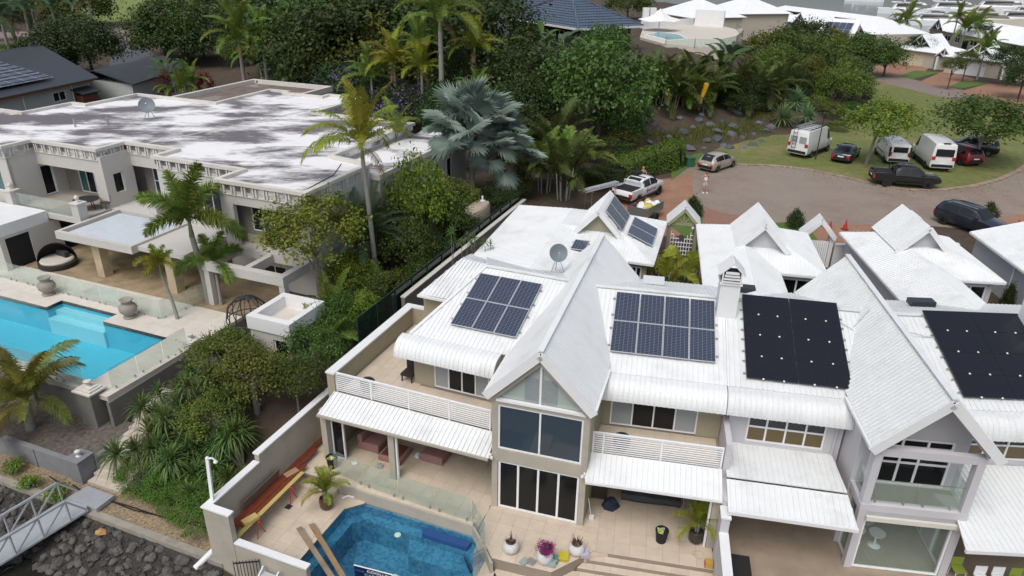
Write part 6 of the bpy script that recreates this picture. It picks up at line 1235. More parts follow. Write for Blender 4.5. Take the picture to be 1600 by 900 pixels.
def vehicle(name,label,cat,st,m,wb,wheel_r=0.34,rim='silver',side=None,front=None,rear=None,lights=True,x0f=None,extra=None,roofrail=False,group='parked vehicles',shell_low=0.0):
 """st: stations (x, z_sill, z_belt, z_top, half width at belt, half width at top) from tail to nose"""
 T = thing(name,label,cat,(0,0,0),group); mb = MB(); n = len(st); NP = 6
 def sec(x,zb,zl,zt,w,wt): return [(x,w * 0.90,zb),(x,w,zb + 0.18),(x,w,zl),(x,wt + (w - wt) * 0.06,zt - 0.06),(x,wt * 0.82,zt),(x,0,zt + 0.02)]
 for a in st:
  P = sec(*a); mb.v += P + [(p[0],-p[1],p[2]) for p in P]
 for k in range(n - 1):
  i,j = k * 12,(k + 1) * 12
  for q in range(5): mb.f.append((i + q,j + q,j + q + 1,i + q + 1)); mb.f.append((i + 6 + q,i + 7 + q,j + 7 + q,j + 6 + q))
  mb.f.append((i,i + 6,j + 6,j))
 for b,fl in ((0,False),((n - 1) * 12,True)): l = [b,b + 1,b + 2,b + 3,b + 4,b + 5,b + 10,b + 9,b + 8,b + 7,b + 6]; mb.f.append(tuple(l if not fl else l[::-1]))
 mb.build('body',m,T,smooth=True)
 X = [a[0] for a in st]
 def at_(x): return [float(np.interp(x,X,[a[k] for a in st])) for k in range(6)]
 def sidept(x,f,sg,off=0.012):
  _,zb,zl,zt,w,wt = at_(x); we = wt + (w - wt) * 0.06; return (x,sg * (w + (we - w) * f + off),zl + (zt - 0.06 - zl) * f)
 for (xa,xb) in (side or ()):
  for sg in (-1,1):
   g = MB(); N = 5
   for k in range(N): xa_,xb_ = xa + (xb - xa) * k / N,xa + (xb - xa) * (k + 1) / N; g.poly([sidept(xa_,0.10,sg),sidept(xb_,0.10,sg),sidept(xb_,0.92,sg),sidept(xa_,0.92,sg)])
   g.build('side_window',CARGLASS,T)
 def endglass(nm,xa,xb,f=0.88):
  g = MB(); N = 6
  for k in range(N):
   a,b = at_(xa + (xb - xa) * k / N),at_(xa + (xb - xa) * (k + 1) / N)
   g.poly([(a[0],-a[5] * 0.80,a[3] + 0.035),(a[0],a[5] * 0.80,a[3] + 0.035),(b[0],b[5] * 0.80,b[3] + 0.035),(b[0],-b[5] * 0.80,b[3] + 0.035)])
  g.build(nm,CARGLASS,T)
 if front: endglass('windscreen',*front)
 if rear: endglass('rear_window',*rear)
 t0,t1 = st[1],st[-2]
 if lights:
  for sg in (-1,1):
   MB().box(IDF,st[0][0] - 0.03,st[0][0] + 0.16,sg * st[0][4] * 0.74,sg * (st[0][4] + 0.05),st[0][2] - 0.30,st[0][2] + 0.02).build('tail_light',MATS['tail_red'],T)
   MB().grid8([(t1[0] - 0.14,sg * (t1[4] + 0.01),t1[2] - 0.2),(t1[0] + 0.05,sg * t1[4] * 0.66,t1[2] - 0.22),(t1[0] + 0.03,sg * t1[4] * 0.64,t1[2] - 0.22),(t1[0] - 0.16,sg * t1[4],t1[2] - 0.2),(t1[0] - 0.14,sg * (t1[4] + 0.01),t1[2] - 0.04),(t1[0] + 0.05,sg * t1[4] * 0.66,t1[2] - 0.06),(t1[0] + 0.03,sg * t1[4] * 0.64,t1[2] - 0.06),(t1[0] - 0.16,sg * t1[4],t1[2] - 0.04)]).build('headlight',M['grey_glass'],T)
 e0 = st[0]; MB().box(IDF,e0[0] - 0.03,e0[0] + 0.1,-e0[4] * 0.95,e0[4] * 0.95,e0[1] - 0.02,e0[1] + 0.22).build('bumper',M['rubber'],T); MB().box(IDF,e0[0] - 0.045,e0[0] - 0.03,-0.26,0.26,e0[1] + 0.26,e0[1] + 0.37).build('number_plate',M['rail_white'],T)
 for x in wb:
  for sg in (-1,1):
   w = at_(x)[4]; o = link('wheel',RIMS[rim],T,(x,sg * (w - 0.09),wheel_r)); k = wheel_r / 0.34; o.scale = (k,1.05,k); link('tyre',TYRE_ME,o)
   ar = MB(); NA = 10
   for q in range(NA):
    a0,a1 = math.pi * q / NA,math.pi * (q + 1) / NA; r1,r2 = wheel_r * 1.03,wheel_r * 1.16; ar.poly([(x + r1 * math.cos(a0),sg * (w + 0.014),wheel_r + r1 * math.sin(a0)),(x + r2 * math.cos(a0),sg * (w + 0.014),wheel_r + r2 * math.sin(a0)),(x + r2 * math.cos(a1),sg * (w + 0.014),wheel_r + r2 * math.sin(a1)),(x + r1 * math.cos(a1),sg * (w + 0.014),wheel_r + r1 * math.sin(a1))])
   ar.build('wheel_arch',M['rubber'],T)
 if front:
  a = at_(front[1] - 0.25)
  for sg in (-1,1): MB().box(IDF,front[1] - 0.42,front[1] - 0.27,sg * (a[4] + 0.02),sg * (a[4] + 0.2),a[2] + 0.03,a[2] + 0.19).build('mirror',m,T)
 for x in (side[0] if side else ()): pass
 if side:
  for xm in ((side[0][0] + side[0][1]) / 2,):
   for sg in (-1,1): a = at_(xm); MB().box(IDF,xm - 0.02,xm + 0.02,sg * (a[4] + 0.004),sg * (a[4] + 0.016),a[1] + 0.2,a[2] + 0.02).build('door_seam',M['rubber'],T); MB().box(IDF,xm - 0.32,xm - 0.14,sg * (a[4] + 0.005),sg * (a[4] + 0.035),a[2] - 0.16,a[2] - 0.11).build('door_handle',m,T)
 if roofrail:
  for sg in (-1,1): MB().tube([(-1.2,sg * 0.52,at_(-1.2)[3] + 0.06),(0.6,sg * 0.52,at_(0.4)[3] + 0.06)],0.025,6).build('roof_rail',M['steel'],T)
 return T
glossy('tail_red',(0.45,0.02,0.02),0.25)
def park(T,x,y,h,z=2.99): T.location = (x,y,z); T.rotation_euler = (0,0,rad(h)); return T
HATCH = [(-2.08,.38,.72,.80,.70,.64),(-1.98,.26,.90,1.02,.82,.68),(-1.70,.22,.95,1.34,.85,.62),(-1.15,.22,.95,1.46,.86,.60),(-0.2,.22,.94,1.49,.86,.60),(.42,.22,.93,1.43,.86,.60),(1.12,.22,.92,.98,.85,.72),(1.65,.22,.82,.88,.83,.70),(2.0,.28,.66,.74,.76,.64),(2.1,.36,.56,.62,.66,.56)]
SEDAN = [(-2.3,.40,.78,.86,.72,.66),(-2.18,.28,.94,1.00,.84,.72),(-1.75,.24,.98,1.08,.88,.70),(-1.1,.22,.97,1.40,.90,.62),(-0.3,.22,.96,1.46,.90,.62),(.4,.22,.95,1.40,.90,.62),(1.1,.22,.92,.98,.89,.74),(1.8,.24,.84,.90,.86,.72),(2.25,.30,.68,.76,.78,.66),(2.36,.38,.56,.62,.66,.56)]
SUV = [(-2.25,.50,.90,1.00,.76,.68),(-2.15,.36,1.05,1.25,.88,.74),(-1.9,.32,1.08,1.55,.92,.68),(-1.2,.30,1.08,1.68,.94,.66),(0.0,.30,1.07,1.70,.94,.66),(.6,.30,1.06,1.62,.94,.66),(1.25,.30,1.04,1.10,.93,.78),(1.85,.32,.96,1.02,.90,.76),(2.25,.40,.78,.86,.80,.68),(2.35,.46,.64,.70,.70,.60)]
UTE = [(-2.65,.55,.98,1.06,.86,.86),(-2.58,.48,1.10,1.14,.92,.90),(-1.02,.46,1.12,1.16,.93,.90),(-0.98,.46,1.12,1.60,.93,.66),(-0.6,.46,1.12,1.76,.93,.66),(.3,.46,1.11,1.78,.93,.66),(.85,.46,1.10,1.66,.93,.66),(1.45,.46,1.08,1.14,.92,.80),(2.2,.48,1.02,1.08,.90,.78),(2.6,.56,.86,.94,.80,.70),(2.68,.60,.74,.80,.70,.62)]
VAN = [(-2.95,.55,1.45,2.50,.93,.80),(-2.88,.42,1.40,2.62,1.00,.86),(-1.0,.40,1.35,2.68,1.02,.88),(1.0,.40,1.30,2.66,1.02,.88),(1.55,.40,1.25,2.45,1.02,.84),(2.25,.40,1.22,1.36,1.00,.86),(2.75,.44,1.02,1.14,.94,.82),(2.95,.52,.84,.92,.84,.72)]
VANL = [(-2.6,.50,1.30,1.92,.90,.78),(-2.52,.40,1.30,2.05,.97,.82),(-0.6,.38,1.25,2.10,.98,.84),(.9,.38,1.22,2.08,.98,.84),(1.3,.38,1.18,1.92,.98,.80),(1.95,.38,1.12,1.24,.97,.82),(2.45,.42,.98,1.06,.90,.78),(2.62,.50,.80,.88,.80,.70)]
W_ = paint('white_car_paint',(0.72,0.73,0.74)); K_ = paint('black_car_paint',(0.012,0.013,0.015),0.2); SIL = paint('champagne_car_paint',(0.36,0.32,0.27)); RED = paint('dark_red_car_paint',(0.16,0.012,0.016)); NAVY = paint('blue_black_car_paint',(0.018,0.022,0.035),0.2)
park(vehicle('hatchback','champagne silver hatchback parked at the turning circle edge','car',HATCH,SIL,(-1.28,1.28),0.31,side=[(-1.55,-0.35),(-0.28,0.95)],front=(.42,1.12),rear=(-1.3,-2.0)),18.36,63.49,44)
van = vehicle('van','white high roof van with black roof rack under the yuccas','van',VAN,W_,(-1.75,1.85),0.35,side=[(1.2,1.95)],front=(1.55,2.25))
for k in range(6): MB().box(IDF,-2.6 + k * 0.75,-2.55 + k * 0.75,-0.86,0.86,2.74,2.79).build('rack_bar',M['dark_metal'],van)
for y_ in (-0.86,0.84): MB().box(IDF,-2.65,1.25,y_,y_ + 0.04,2.72,2.80).build('rack_rail',M['dark_metal'],van)
for y_ in (0.35,0.62): MB().box(IDF,-2.4,1.1,y_,y_ + 0.09,2.80,2.88).build('roof_ladder',M['steel'],van)
for y_ in (0.2,0.55): MB().tube([(-3.0,y_,0.9),(-3.0,y_,2.6),(-2.8,y_,2.8)],0.02,6).build('rear_ladder',M['dark_metal'],van)
for k in range(5): MB().box(IDF,-3.02,-2.99,0.2,0.55,1.0 + k * 0.35,1.03 + k * 0.35).build('ladder_rung',M['dark_metal'],van)
for sg in (-1,1): MB().box(IDF,-2.985,-2.97,sg * 0.10,sg * 0.78,1.5,2.1).build('rear_window',M['grey_glass'],van)
MB().box(IDF,-1.3,1.4,-1.045,1.045,0.45,0.62).build('sill_trim',M['rubber'],van)
park(van,28.9,69.5,45.2)
park(vehicle('sedan','dark blue black sedan parked right of the white rack van','car',SEDAN,NAVY,(-1.40,1.45),0.33,side=[(-1.25,-0.35),(-0.28,0.95)],front=(.4,1.1),rear=(-1.0,-1.75)),31.6,67.5,55)
v2 = vehicle('van','short white van with black rear window behind the black pickup','van',VANL,W_,(-1.55,1.60),0.33,side=[(1.0,1.7)],front=(1.3,1.95)); MB().box(IDF,-2.66,-2.60,-0.62,0.62,1.32,1.80).build('rear_window',CARGLASS,v2); MB().box(IDF,-1.1,1.2,-0.995,0.995,0.85,0.93).build('side_trim',M['rubber'],v2)
for sg in (-1,1): MB().box(IDF,-2.66,-2.5,sg * 0.80,sg * 0.95,0.9,1.8).build('lamp_column',M['rubber'],v2)
park(v2,35.9,67.6,78.8)
v3 = vehicle('van','long white van with large black rear window beside the red car','van',VAN,W_,(-1.75,1.85),0.36,side=[(1.2,1.95)],front=(1.55,2.25)); MB().box(IDF,-3.0,-2.94,-0.74,0.74,1.50,2.15).build('rear_window',CARGLASS,v3); MB().box(IDF,-1.3,1.4,-1.045,1.045,0.45,0.66).build('sill_trim',M['rubber'],v3); MB().box(IDF,-2.97,-2.80,-0.3,0.3,2.62,2.69).build('brake_light_bar',M['rubber'],v3)
park(v3,38.9,66.0,79.1)
park(vehicle('suv','dark red wagon between the white van and the black car','car',SUV,RED,(-1.38,1.42),0.35,side=[(-1.7,-0.5),(-0.42,1.0)],front=(.6,1.25),rear=(-1.7,-2.17),roofrail=True),42.3,67.3,96)
park(vehicle('suv','black car under the wide green tree at the right','car',SUV,K_,(-1.38,1.42),0.36,side=[(-1.7,-0.5),(-0.42,1.0)],front=(.6,1.25),rear=(-1.7,-2.17)),45.4,70.6,150)
park(vehicle('suv','dark blue grey car in the right hand driveway behind garage roofs','car',SUV,NAVY,(-1.38,1.42),0.36,side=[(-1.7,-0.5),(-0.42,1.0)],front=(.6,1.25),rear=(-1.7,-2.17),roofrail=True),32.6,48.6,-62)
def ute(label,m,rim,cover,rack=False):
 T = vehicle('pickup',label,'pickup',UTE,m,(-1.55,1.62),0.39,rim,side=[(-0.85,0.1),(0.18,1.2)],front=(.85,1.45),rear=(-0.66,-0.985),group='parked pickups')
 MB().box(IDF,-2.5,-1.06,-0.78,0.78,1.165,1.20).build('tray_cover',cover,T)
 for sg in (-1,1): MB().box(IDF,-2.6,-1.04,sg * 0.80,sg * 0.93,1.10,1.20).build('tray_side',m,T); MB().box(IDF,-0.9,1.2,sg * 0.93,sg * 1.02,0.42,0.48).build('side_step',M['rubber'],T)
 MB().tube([(-1.15,-0.78,1.15),(-1.15,-0.72,1.6),(-1.15,0.72,1.6),(-1.15,0.78,1.15)],0.04,8).build('sports_bar',m,T)
 return T
u1 = ute('white pickup with black tray cover and roof tent on the drive',W_,'black',M['rubber'])
MB().box(IDF,-0.35,0.35,0.05,0.62,1.86,2.05).build('roof_tent_bag',M['rubber'],u1)
for x_ in (-0.45,0.45): MB().box(IDF,x_,x_ + 0.06,-0.68,0.68,1.81,1.86).build('roof_bar',M['dark_metal'],u1)
MB().tube([(1.3,-0.9,1.15),(0.95,-0.78,1.45),(0.80,-0.75,1.98)],0.045,8).tube([(0.80,-0.75,1.98),(0.92,-0.75,2.02)],0.07,8).build('snorkel',M['rubber'],u1)
def lettering(text,size,m,parent,loc,rot,depth=0.004,align='CENTER',name='lettering',sx=1.0):
 cu = bpy.data.curves.new(name,'FONT'); cu.body = text; cu.size = size; cu.extrude = depth; cu.align_x = align; ob = bpy.data.objects.new(name,cu); COL.objects.link(ob); dg = bpy.context.evaluated_depsgraph_get(); me = bpy.data.meshes.new_from_object(ob.evaluated_get(dg)); bpy.data.objects.remove(ob); me.name = name
 me.materials.clear(); me.materials.append(m); o = link(name,me,parent,loc,rot); o.scale = (sx,1,1); return o
lettering('PAINTING',0.34,mat('grey_lettering',(0.10,0.10,0.11),0.5,0.02),u1,(0.25,-0.945,0.72),(rad(90),0,0))
dr = MB().box(Frame(0.95,0.95,62),-1.0,0.0,-0.03,0.03,0.55,1.65).build('open_door',W_,u1)
park(u1,9.9,54.5,50.6)
u2 = ute('black pickup with tray cover parked along the lawn kerb',K_,'black',M['rubber'])
for sg in (-1,1): MB().box(IDF,-0.4,0.6,sg * 0.45,sg * 0.49,1.80,1.84).build('roof_bar',M['dark_metal'],u2)
park(u2,33.0,59.0,-11.2)
u3 = ute('dark pickup seen from behind on the wet driveway top left',paint('dark_green_paint',(0.02,0.03,0.025)),'black',M['rubber']); park(u3,-70.6,139.0,118)
park(vehicle('hatchback','dark car half hidden by the dense bush at top left','car',HATCH,K_,(-1.28,1.28),0.31,side=[(-1.55,-0.35),(-0.28,0.95)],front=(.42,1.12),rear=(-1.3,-2.0)),-80.5,148.0,118)
# box trailer full of rubbish bags
tr_ = thing('box_trailer','small maroon box trailer loaded with rubbish behind the garage','trailer',(0,0,0))
for a in ((-1.3,1.3,-0.75,-0.71),(-1.3,1.3,0.71,0.75),(-1.3,-1.26,-0.71,0.71),(1.26,1.3,-0.71,0.71)): MB().box(IDF,*a,0.5,1.15).build('side_panel',M['steel'] if a[2] < -0.7 or a[0] < -1 and a[1] < 0 else paint('maroon_paint',(0.09,0.02,0.03),0.5),tr_)
MB().box(IDF,-1.26,1.26,-0.71,0.71,0.5,0.55).build('floor_panel',M['steel'],tr_); MB().tube([(1.3,0,0.5),(2.3,0,0.5)],0.05,6).build('drawbar',M['dark_metal'],tr_)
for sg in (-1,1): o = link('wheel',RIMS['silver'],tr_,(0,sg * 0.88,0.31)); o.scale = (0.9,0.9,0.9); link('tyre',TYRE_ME,o)
rr2 = random.Random(9)
for k in range(9): mb = MB().lathe((rr2.uniform(-1.0,1.0),rr2.uniform(-.5,.5),0.6),[(0.12,0),(0.30,0.12),(0.33,0.32),(0.22,0.5),(0.05,0.6)],9); mb.v = [(v[0] + rr2.uniform(-.05,.05),v[1] + rr2.uniform(-.05,.05),v[2] + rr2.uniform(-.05,.05)) for v in mb.v]; mb.build('rubbish_bag',MATS['white_canvas'] if k % 3 else mat('yellow_sheet',(0.5,0.42,0.10),0.7,0.1),tr_,smooth=True)
tr_.location = (9.6,49.6,2.99); tr_.rotation_euler = (0,0,rad(52))
# ladder rack with aluminium ladders beside the hedge
lr = thing('ladder_rack','aluminium ladder and plank lying on a trestle frame beside the hedge','ladder',(6.6,52.2,2.99)); LF = Frame(6.6,52.2,40)
for s in (-1.3,1.3):
 for d in (-0.35,0.35): MB().tube([LF.p(s,d,2.99),LF.p(s,d * 0.9,4.4)],0.03,6).build('trestle_leg',M['steel'],lr)
 MB().beam(LF.p(s,-0.45,4.42),LF.p(s,0.45,4.42),0.06,0.05).build('trestle_bar',M['steel'],lr)
for d in (-0.3,0.05): MB().beam(LF.p(-2.0,d,4.5),LF.p(2.0,d,4.5),0.04,0.09).build('ladder_rail',M['alu_frame'],lr)
for k in range(13): MB().beam(LF.p(-1.85 + k * 0.3,-0.3,4.5),LF.p(-1.85 + k * 0.3,0.05,4.5),0.04,0.03).build('rung',M['alu_frame'],lr)
MB().beam(LF.p(-2.0,0.3,4.49),LF.p(2.0,0.3,4.49),0.3,0.06).build('plank',M['alu_frame'],lr)
# cones,utility box,lamp posts,windsock
def cone(x,y,lb,z=2.99):
 T = thing('traffic_cone',lb,'cone',(x,y,z),'red traffic cones'); MB().lathe((x,y,z + 0.03),[(0.17,0),(0.035,0.68),(0.02,0.7)],12).build('cone_body',mat('cone_red',(0.42,0.03,0.02),0.5,0.05),T,smooth=True); MB().box(Frame(x,y,20),-0.2,0.2,-0.2,0.2,z,z + 0.035).build('cone_base',M['rubber'],T)
cone(22.3,47.6,'red traffic cone seen through the white entry arch'); cone(23.5,47.9,'red traffic cone right of the white entry arch'); cone(36.2,48.7,'red traffic cone at the right edge driveway')
ub = thing('utility_box','small green utility box on the lawn wedge','utility box',(15.95,63.9,3.0)); UB = Frame(15.95,63.9,10); gm = mat('utility_green',(0.03,0.12,0.07),0.6,0.05); MB().box(UB,-0.35,0.35,-0.3,0.3,3.0,3.75).build('cabinet',gm,ub); MB().box(UB,-0.4,0.4,-0.35,0.35,3.75,3.85).build('lid',gm,ub)
for x,y,h,lb,p in ((28.6,67.0,4.2,'thin dark street lamp post in front of the white van',1),(63.5,92.5,5.0,'thin dark pole beside the far road at right',0)):
 T = thing('lamp_post',lb,'lamp post',(x,y,3.0),'thin street posts'); MB().tube([(x,y,2.95),(x,y,3.0 + h)],0.06,8,0.045).build('pole',M['dark_metal'],T); MB().lathe((x,y,3.0 + h),[(0.06,0),(0.16,0.08),(0.17,0.2),(0.05,0.3)],10).build('lamp_head',M['dark_metal'],T,smooth=True)
x_,y_ = (20.01,78.21); wz = thing('windsock','orange and yellow windsock hanging on a thin pole over the bank','windsock',(x_,y_,gz(x_,y_)))
z_ = gz(x_,y_); MB().tube([(x_ + 0.3,y_,z_),(x_ + 0.3,y_,z_ + 3.6)],0.03,6).build('pole',M['steel'],wz)
MB().tube([(x_ + 0.3,y_,z_ + 3.4),(x_ + 0.1,y_ - 0.1,z_ + 2.6),(x_ - 0.1,y_ - 0.2,z_ + 2.0)],[0.28,0.26,0.2],10).build('sock_upper',mat('windsock_yellow',(0.62,0.36,0.02),0.7,0.05),wz,smooth=True)
MB().tube([(x_ - 0.1,y_ - 0.2,z_ + 2.0),(x_ - 0.3,y_ - 0.3,z_ + 1.5)],[0.2,0.14],10).build('sock_lower',mat('windsock_orange',(0.62,0.16,0.03),0.7,0.05),wz,smooth=True)
# ---------------- people
SKIN = mat('tanned_skin',(0.42,0.24,0.16),0.6,0.06,6)
def skin_mesh(verts,edges,radii,m,levels=2,root=0):
 me = bpy.data.meshes.new('body'); me.from_pydata(verts,edges,[]); o = bpy.data.objects.new('body_tmp',me); COL.objects.link(o)
 md = o.modifiers.new('skin','SKIN'); md.use_smooth_shade = True; sv = me.skin_vertices[0].data
 for k,r in enumerate(radii): sv[k].radius = (r,r) if not isinstance(r,tuple) else r; sv[k].use_root = (k == root)
 s = o.modifiers.new('sub','SUBSURF'); s.levels = levels; s.render_levels = levels
 dg = bpy.context.evaluated_depsgraph_get(); out = bpy.data.meshes.new_from_object(o.evaluated_get(dg)); bpy.data.objects.remove(o); out.materials.clear(); out.materials.append(m)
 out.polygons.foreach_set('use_smooth',[True] * len(out.polygons)); return out
def person(x,y,z,h,label,top_m,short_m,hair_m,pose,hat=None):
 """1.76 m figure; pose gives elbow and wrist positions for the right and left arm"""
 T = thing('person',label,'person',(0,0,0),'people on the driveway')
 V = [(0,0,.98),(0,0,1.12),(0,.0,1.30),(0,0.01,1.44),(0,0,1.53),(0,-.01,1.60),(0,-.02,1.66),(0,-.01,1.73)]; E = [(0,1),(1,2),(2,3),(3,4),(4,5),(5,6),(6,7)]; R = [(.16,.12),(.145,.11),(.165,.12),(.13,.09),(.055,.055),(.075,.085),(.082,.10),(.06,.075)]
 def chain(start,pts,rs):
  p = start
  for q,r in zip(pts,rs): V.append(q); R.append(r); E.append((p,len(V) - 1)); p = len(V) - 1
  return p
 for sg,key in ((-1,'r'),(1,'l')):
  el,wr,fd = pose[key]; e = chain(3,[(sg * .19,.0,1.42),el,wr],[.062,.045,.032]); d = Vector(fd).normalized(); wv = Vector(wr); sd = d.cross(Vector((0,1,0.2))).normalized(); pm = wv + d * 0.06; pi = chain(e,[tuple(pm)],[.03])
  for q in range(4): o = sd * (q - 1.5) * 0.02; k1 = pm + d * 0.045 + o; k2 = k1 + d * (0.034 + 0.006 * (1.5 - abs(q - 1.5))) + Vector((0,-0.012,-0.01)); chain(pi,[tuple(k1),tuple(k2)],[.010,.008])
  chain(e,[tuple(wv + d * 0.03 + sd * 0.035),tuple(wv + d * 0.065 + sd * 0.05)],[.012,.009])
  kn,an = pose['k' + key],pose['a' + key]; hp = chain(0,[(sg * .095,0,.90),kn,an,(an[0] + sg * 0.02,an[1] - 0.10,0.045),(an[0] + sg * 0.025,an[1] - 0.19,0.035)],[.098,.062,.042,.040,.030])
 link('body',skin_mesh(V,E,R,SKIN),T)
 tv = [(0,0,.93),(0,0,1.10),(0,0,1.30),(0,.01,1.42)]; link('singlet',skin_mesh(tv,[(0,1),(1,2),(2,3)],[(.172,.13),(.16,.122),(.178,.132),(.115,.10)],top_m),T)
 sv = [(0,0,1.0),(0,0,.92)]; se = [(0,1)]; sr = [(.17,.13),(.165,.13)]
 for sg,key in ((-1,'r'),(1,'l')):
  kn = Vector(pose['k' + key]); hp = Vector((sg * .098,0,.86)); q = hp.lerp(kn,0.85); sv += [tuple(hp),tuple(q)]; se += [(1,len(sv) - 2),(len(sv) - 2,len(sv) - 1)]; sr += [.112,.095]
 link('shorts',skin_mesh(sv,se,sr,short_m),T)
 for sg,key in ((-1,'r'),(1,'l')):
  an = pose['a' + key]; MB().grid8([(an[0] + sg * 0.02 + a,an[1] + b,c) for c in (0.0,0.075) for a,b in ((-.05,-.22),(.05,-.22),(.045,.07),(-.045,.07))]).build('shoe',M['rail_white'],T)
 mb = MB().lathe((0,0.005,1.655),[(0.088,0),(0.098,0.03),(0.09,0.075),(0.06,0.115),(0.01,0.13)],14,sx=0.95,sy=1.12); mb.build('cap' if hat else 'hair',hat or hair_m,T,smooth=True)
 if hat: MB().grid8([(a,b,c) for c in (1.668,1.682) for a,b in ((-.07,-.20),(.07,-.20),(.08,-.08),(-.08,-.08))]).build('cap_brim',hat,T)
 for sg in (-1,1): MB().lathe((sg * 0.030,-0.108,1.645),[(0.002,-0.008),(0.010,-0.003),(0.010,0.004),(0.002,0.009)],8).build('eye',M['dark_metal'],T); MB().lathe((sg * 0.086,0.0,1.62),[(0.004,-0.03),(0.012,-0.015),(0.014,0.012),(0.005,0.03)],8).build('ear',SKIN,T)
 MB().grid8([(-.010,-.108,1.60),(.010,-.108,1.60),(.008,-.09,1.60),(-.008,-.09,1.60),(-.005,-.115,1.63),(.005,-.115,1.63),(.004,-.09,1.64),(-.004,-.09,1.64)]).build('nose',SKIN,T); MB().box(IDF,-0.022,0.022,-0.104,-0.092,1.575,1.582).build('mouth',mat('lip',(0.25,0.09,0.07),0.6,0.05),T)
 k = h / 1.78; T.scale = (k,k,k); T.location = (x,y,z); return T
p1 = person(15.44,56.0,2.99,1.78,'person in white singlet and pale shorts standing with hand on hip',mat('white_singlet',(0.72,0.70,0.69),0.8,0.05),mat('pale_grey_shorts',(0.48,0.50,0.53),0.8,0.05),M['brown_trim'],
   dict(r=((-.36,.06,1.20),(-.20,-.06,1.05),(0.3,-0.4,-0.5)),l=((.27,.02,1.16),(.29,-.05,.90),(0.05,-0.1,-1)),kr=(-.11,-.02,.50),kl=(.12,-.03,.50),ar=(-.12,.0,.08),al=(.15,-.02,.08)),hat=mat('brown_cap',(0.10,0.07,0.05),0.8,0.1)); p1.rotation_euler = (0,0,rad(8))
p2 = person(10.55,57.1,2.99,1.78,'person in dark singlet with blond hair working behind the pickup',mat('navy_singlet',(0.05,0.055,0.12),0.8,0.05),mat('dark_shorts',(0.04,0.04,0.05),0.8,0.05),mat('blond_hair',(0.42,0.30,0.13),0.8,0.2),
   dict(r=((-.27,-.12,1.20),(-.16,-.36,1.12),(0.3,-1,0)),l=((.27,-.12,1.20),(.16,-.36,1.12),(-0.3,-1,0)),kr=(-.10,-.02,.50),kl=(.10,-.02,.50),ar=(-.11,.0,.08),al=(.11,.0,.08))); p2.rotation_euler = (0,0,rad(20))

# ============================================================ vegetation
G_ = {
'bright': leafmat('yellow_green_leaf',(0.085,0.160,0.020),(0.23,0.29,0.035)),
'mid': leafmat('mid_green_leaf',(0.040,0.080,0.017),(0.105,0.155,0.028)),
'dark': leafmat('dark_green_leaf',(0.022,0.046,0.013),(0.060,0.092,0.022)),
'olive': leafmat('olive_leaf',(0.062,0.100,0.016),(0.165,0.195,0.032)),
'palm': leafmat('palm_frond_green',(0.085,0.150,0.028),(0.20,0.265,0.045)),
'palm_y': leafmat('golden_palm_frond',(0.138,0.190,0.025),(0.331,0.322,0.034)),
'palm_dark': leafmat('dark_palm_frond',(0.036,0.062,0.018),(0.105,0.120,0.028)),  # darker frond green, used for the areca palms
'palm_grey': leafmat('grey_green_frond',(0.062,0.102,0.055),(0.117,0.168,0.083)),
'silver': leafmat('silver_fan_leaf',(0.179,0.247,0.210),(0.284,0.352,0.299),rough=0.6,trans=0.1,hue=0.01),
'pandan': leafmat('pandanus_blade',(0.050,0.105,0.028),(0.145,0.205,0.055)),
'yucca': leafmat('pale_yucca_blade',(0.103,0.183,0.076),(0.221,0.307,0.138)),
'dry': leafmat('dry_frond',(0.120,0.075,0.030),(0.230,0.150,0.050),hue=0.01),
'coco': leafmat('coconut_frond',(0.10,0.125,0.025),(0.26,0.24,0.05)),
'purple': leafmat('jacaranda_bloom',(0.100,0.080,0.170),(0.200,0.170,0.320),hue=0.01),
'red': leafmat('red_bract',(0.11,0.012,0.018),(0.20,0.025,0.03),hue=0.01),
'magenta': leafmat('bougainvillea_bract',(0.260,0.012,0.160),(0.400,0.030,0.260),hue=0.005),
'hedge': leafmat('hedge_leaf',(0.060,0.135,0.018),(0.125,0.225,0.032)),
'weed': leafmat('weed_leaf',(0.083,0.176,0.021),(0.193,0.293,0.041)),
}
BARK = mat('grey_bark',(0.20,0.185,0.165),0.9,0.3,5,bump=0.5)
BARK_D = mat('dark_bark',(0.085,0.070,0.055),0.9,0.3,5,bump=0.5)
PALMBARK = mat('pale_ringed_palm_trunk',(0.27,0.26,0.24),0.85,0.22,5,bump=0.3,stretch=(1,1,4))
SHAFT = mat('green_crownshaft',(0.16,0.19,0.08),0.5,0.1,3)
def quads_leaf(C,N_,U,L_,W_):
 """rhombic leaves: centre C, normal N, in-plane direction U, length, width"""
 S = np.cross(N_,U); S /= np.linalg.norm(S,axis=1,keepdims=True) + 1e-9; l = L_[:,None] / 2; w = W_[:,None] / 2
 V = np.stack([C - U * l,C + S * w - N_ * w * 0.25,C + U * l,C - S * w - N_ * w * 0.25],1).reshape(-1,3)
 return V,np.arange(len(V)).reshape(-1,4)
def unit(a): return a / (np.linalg.norm(a,axis=1,keepdims=True) + 1e-9)
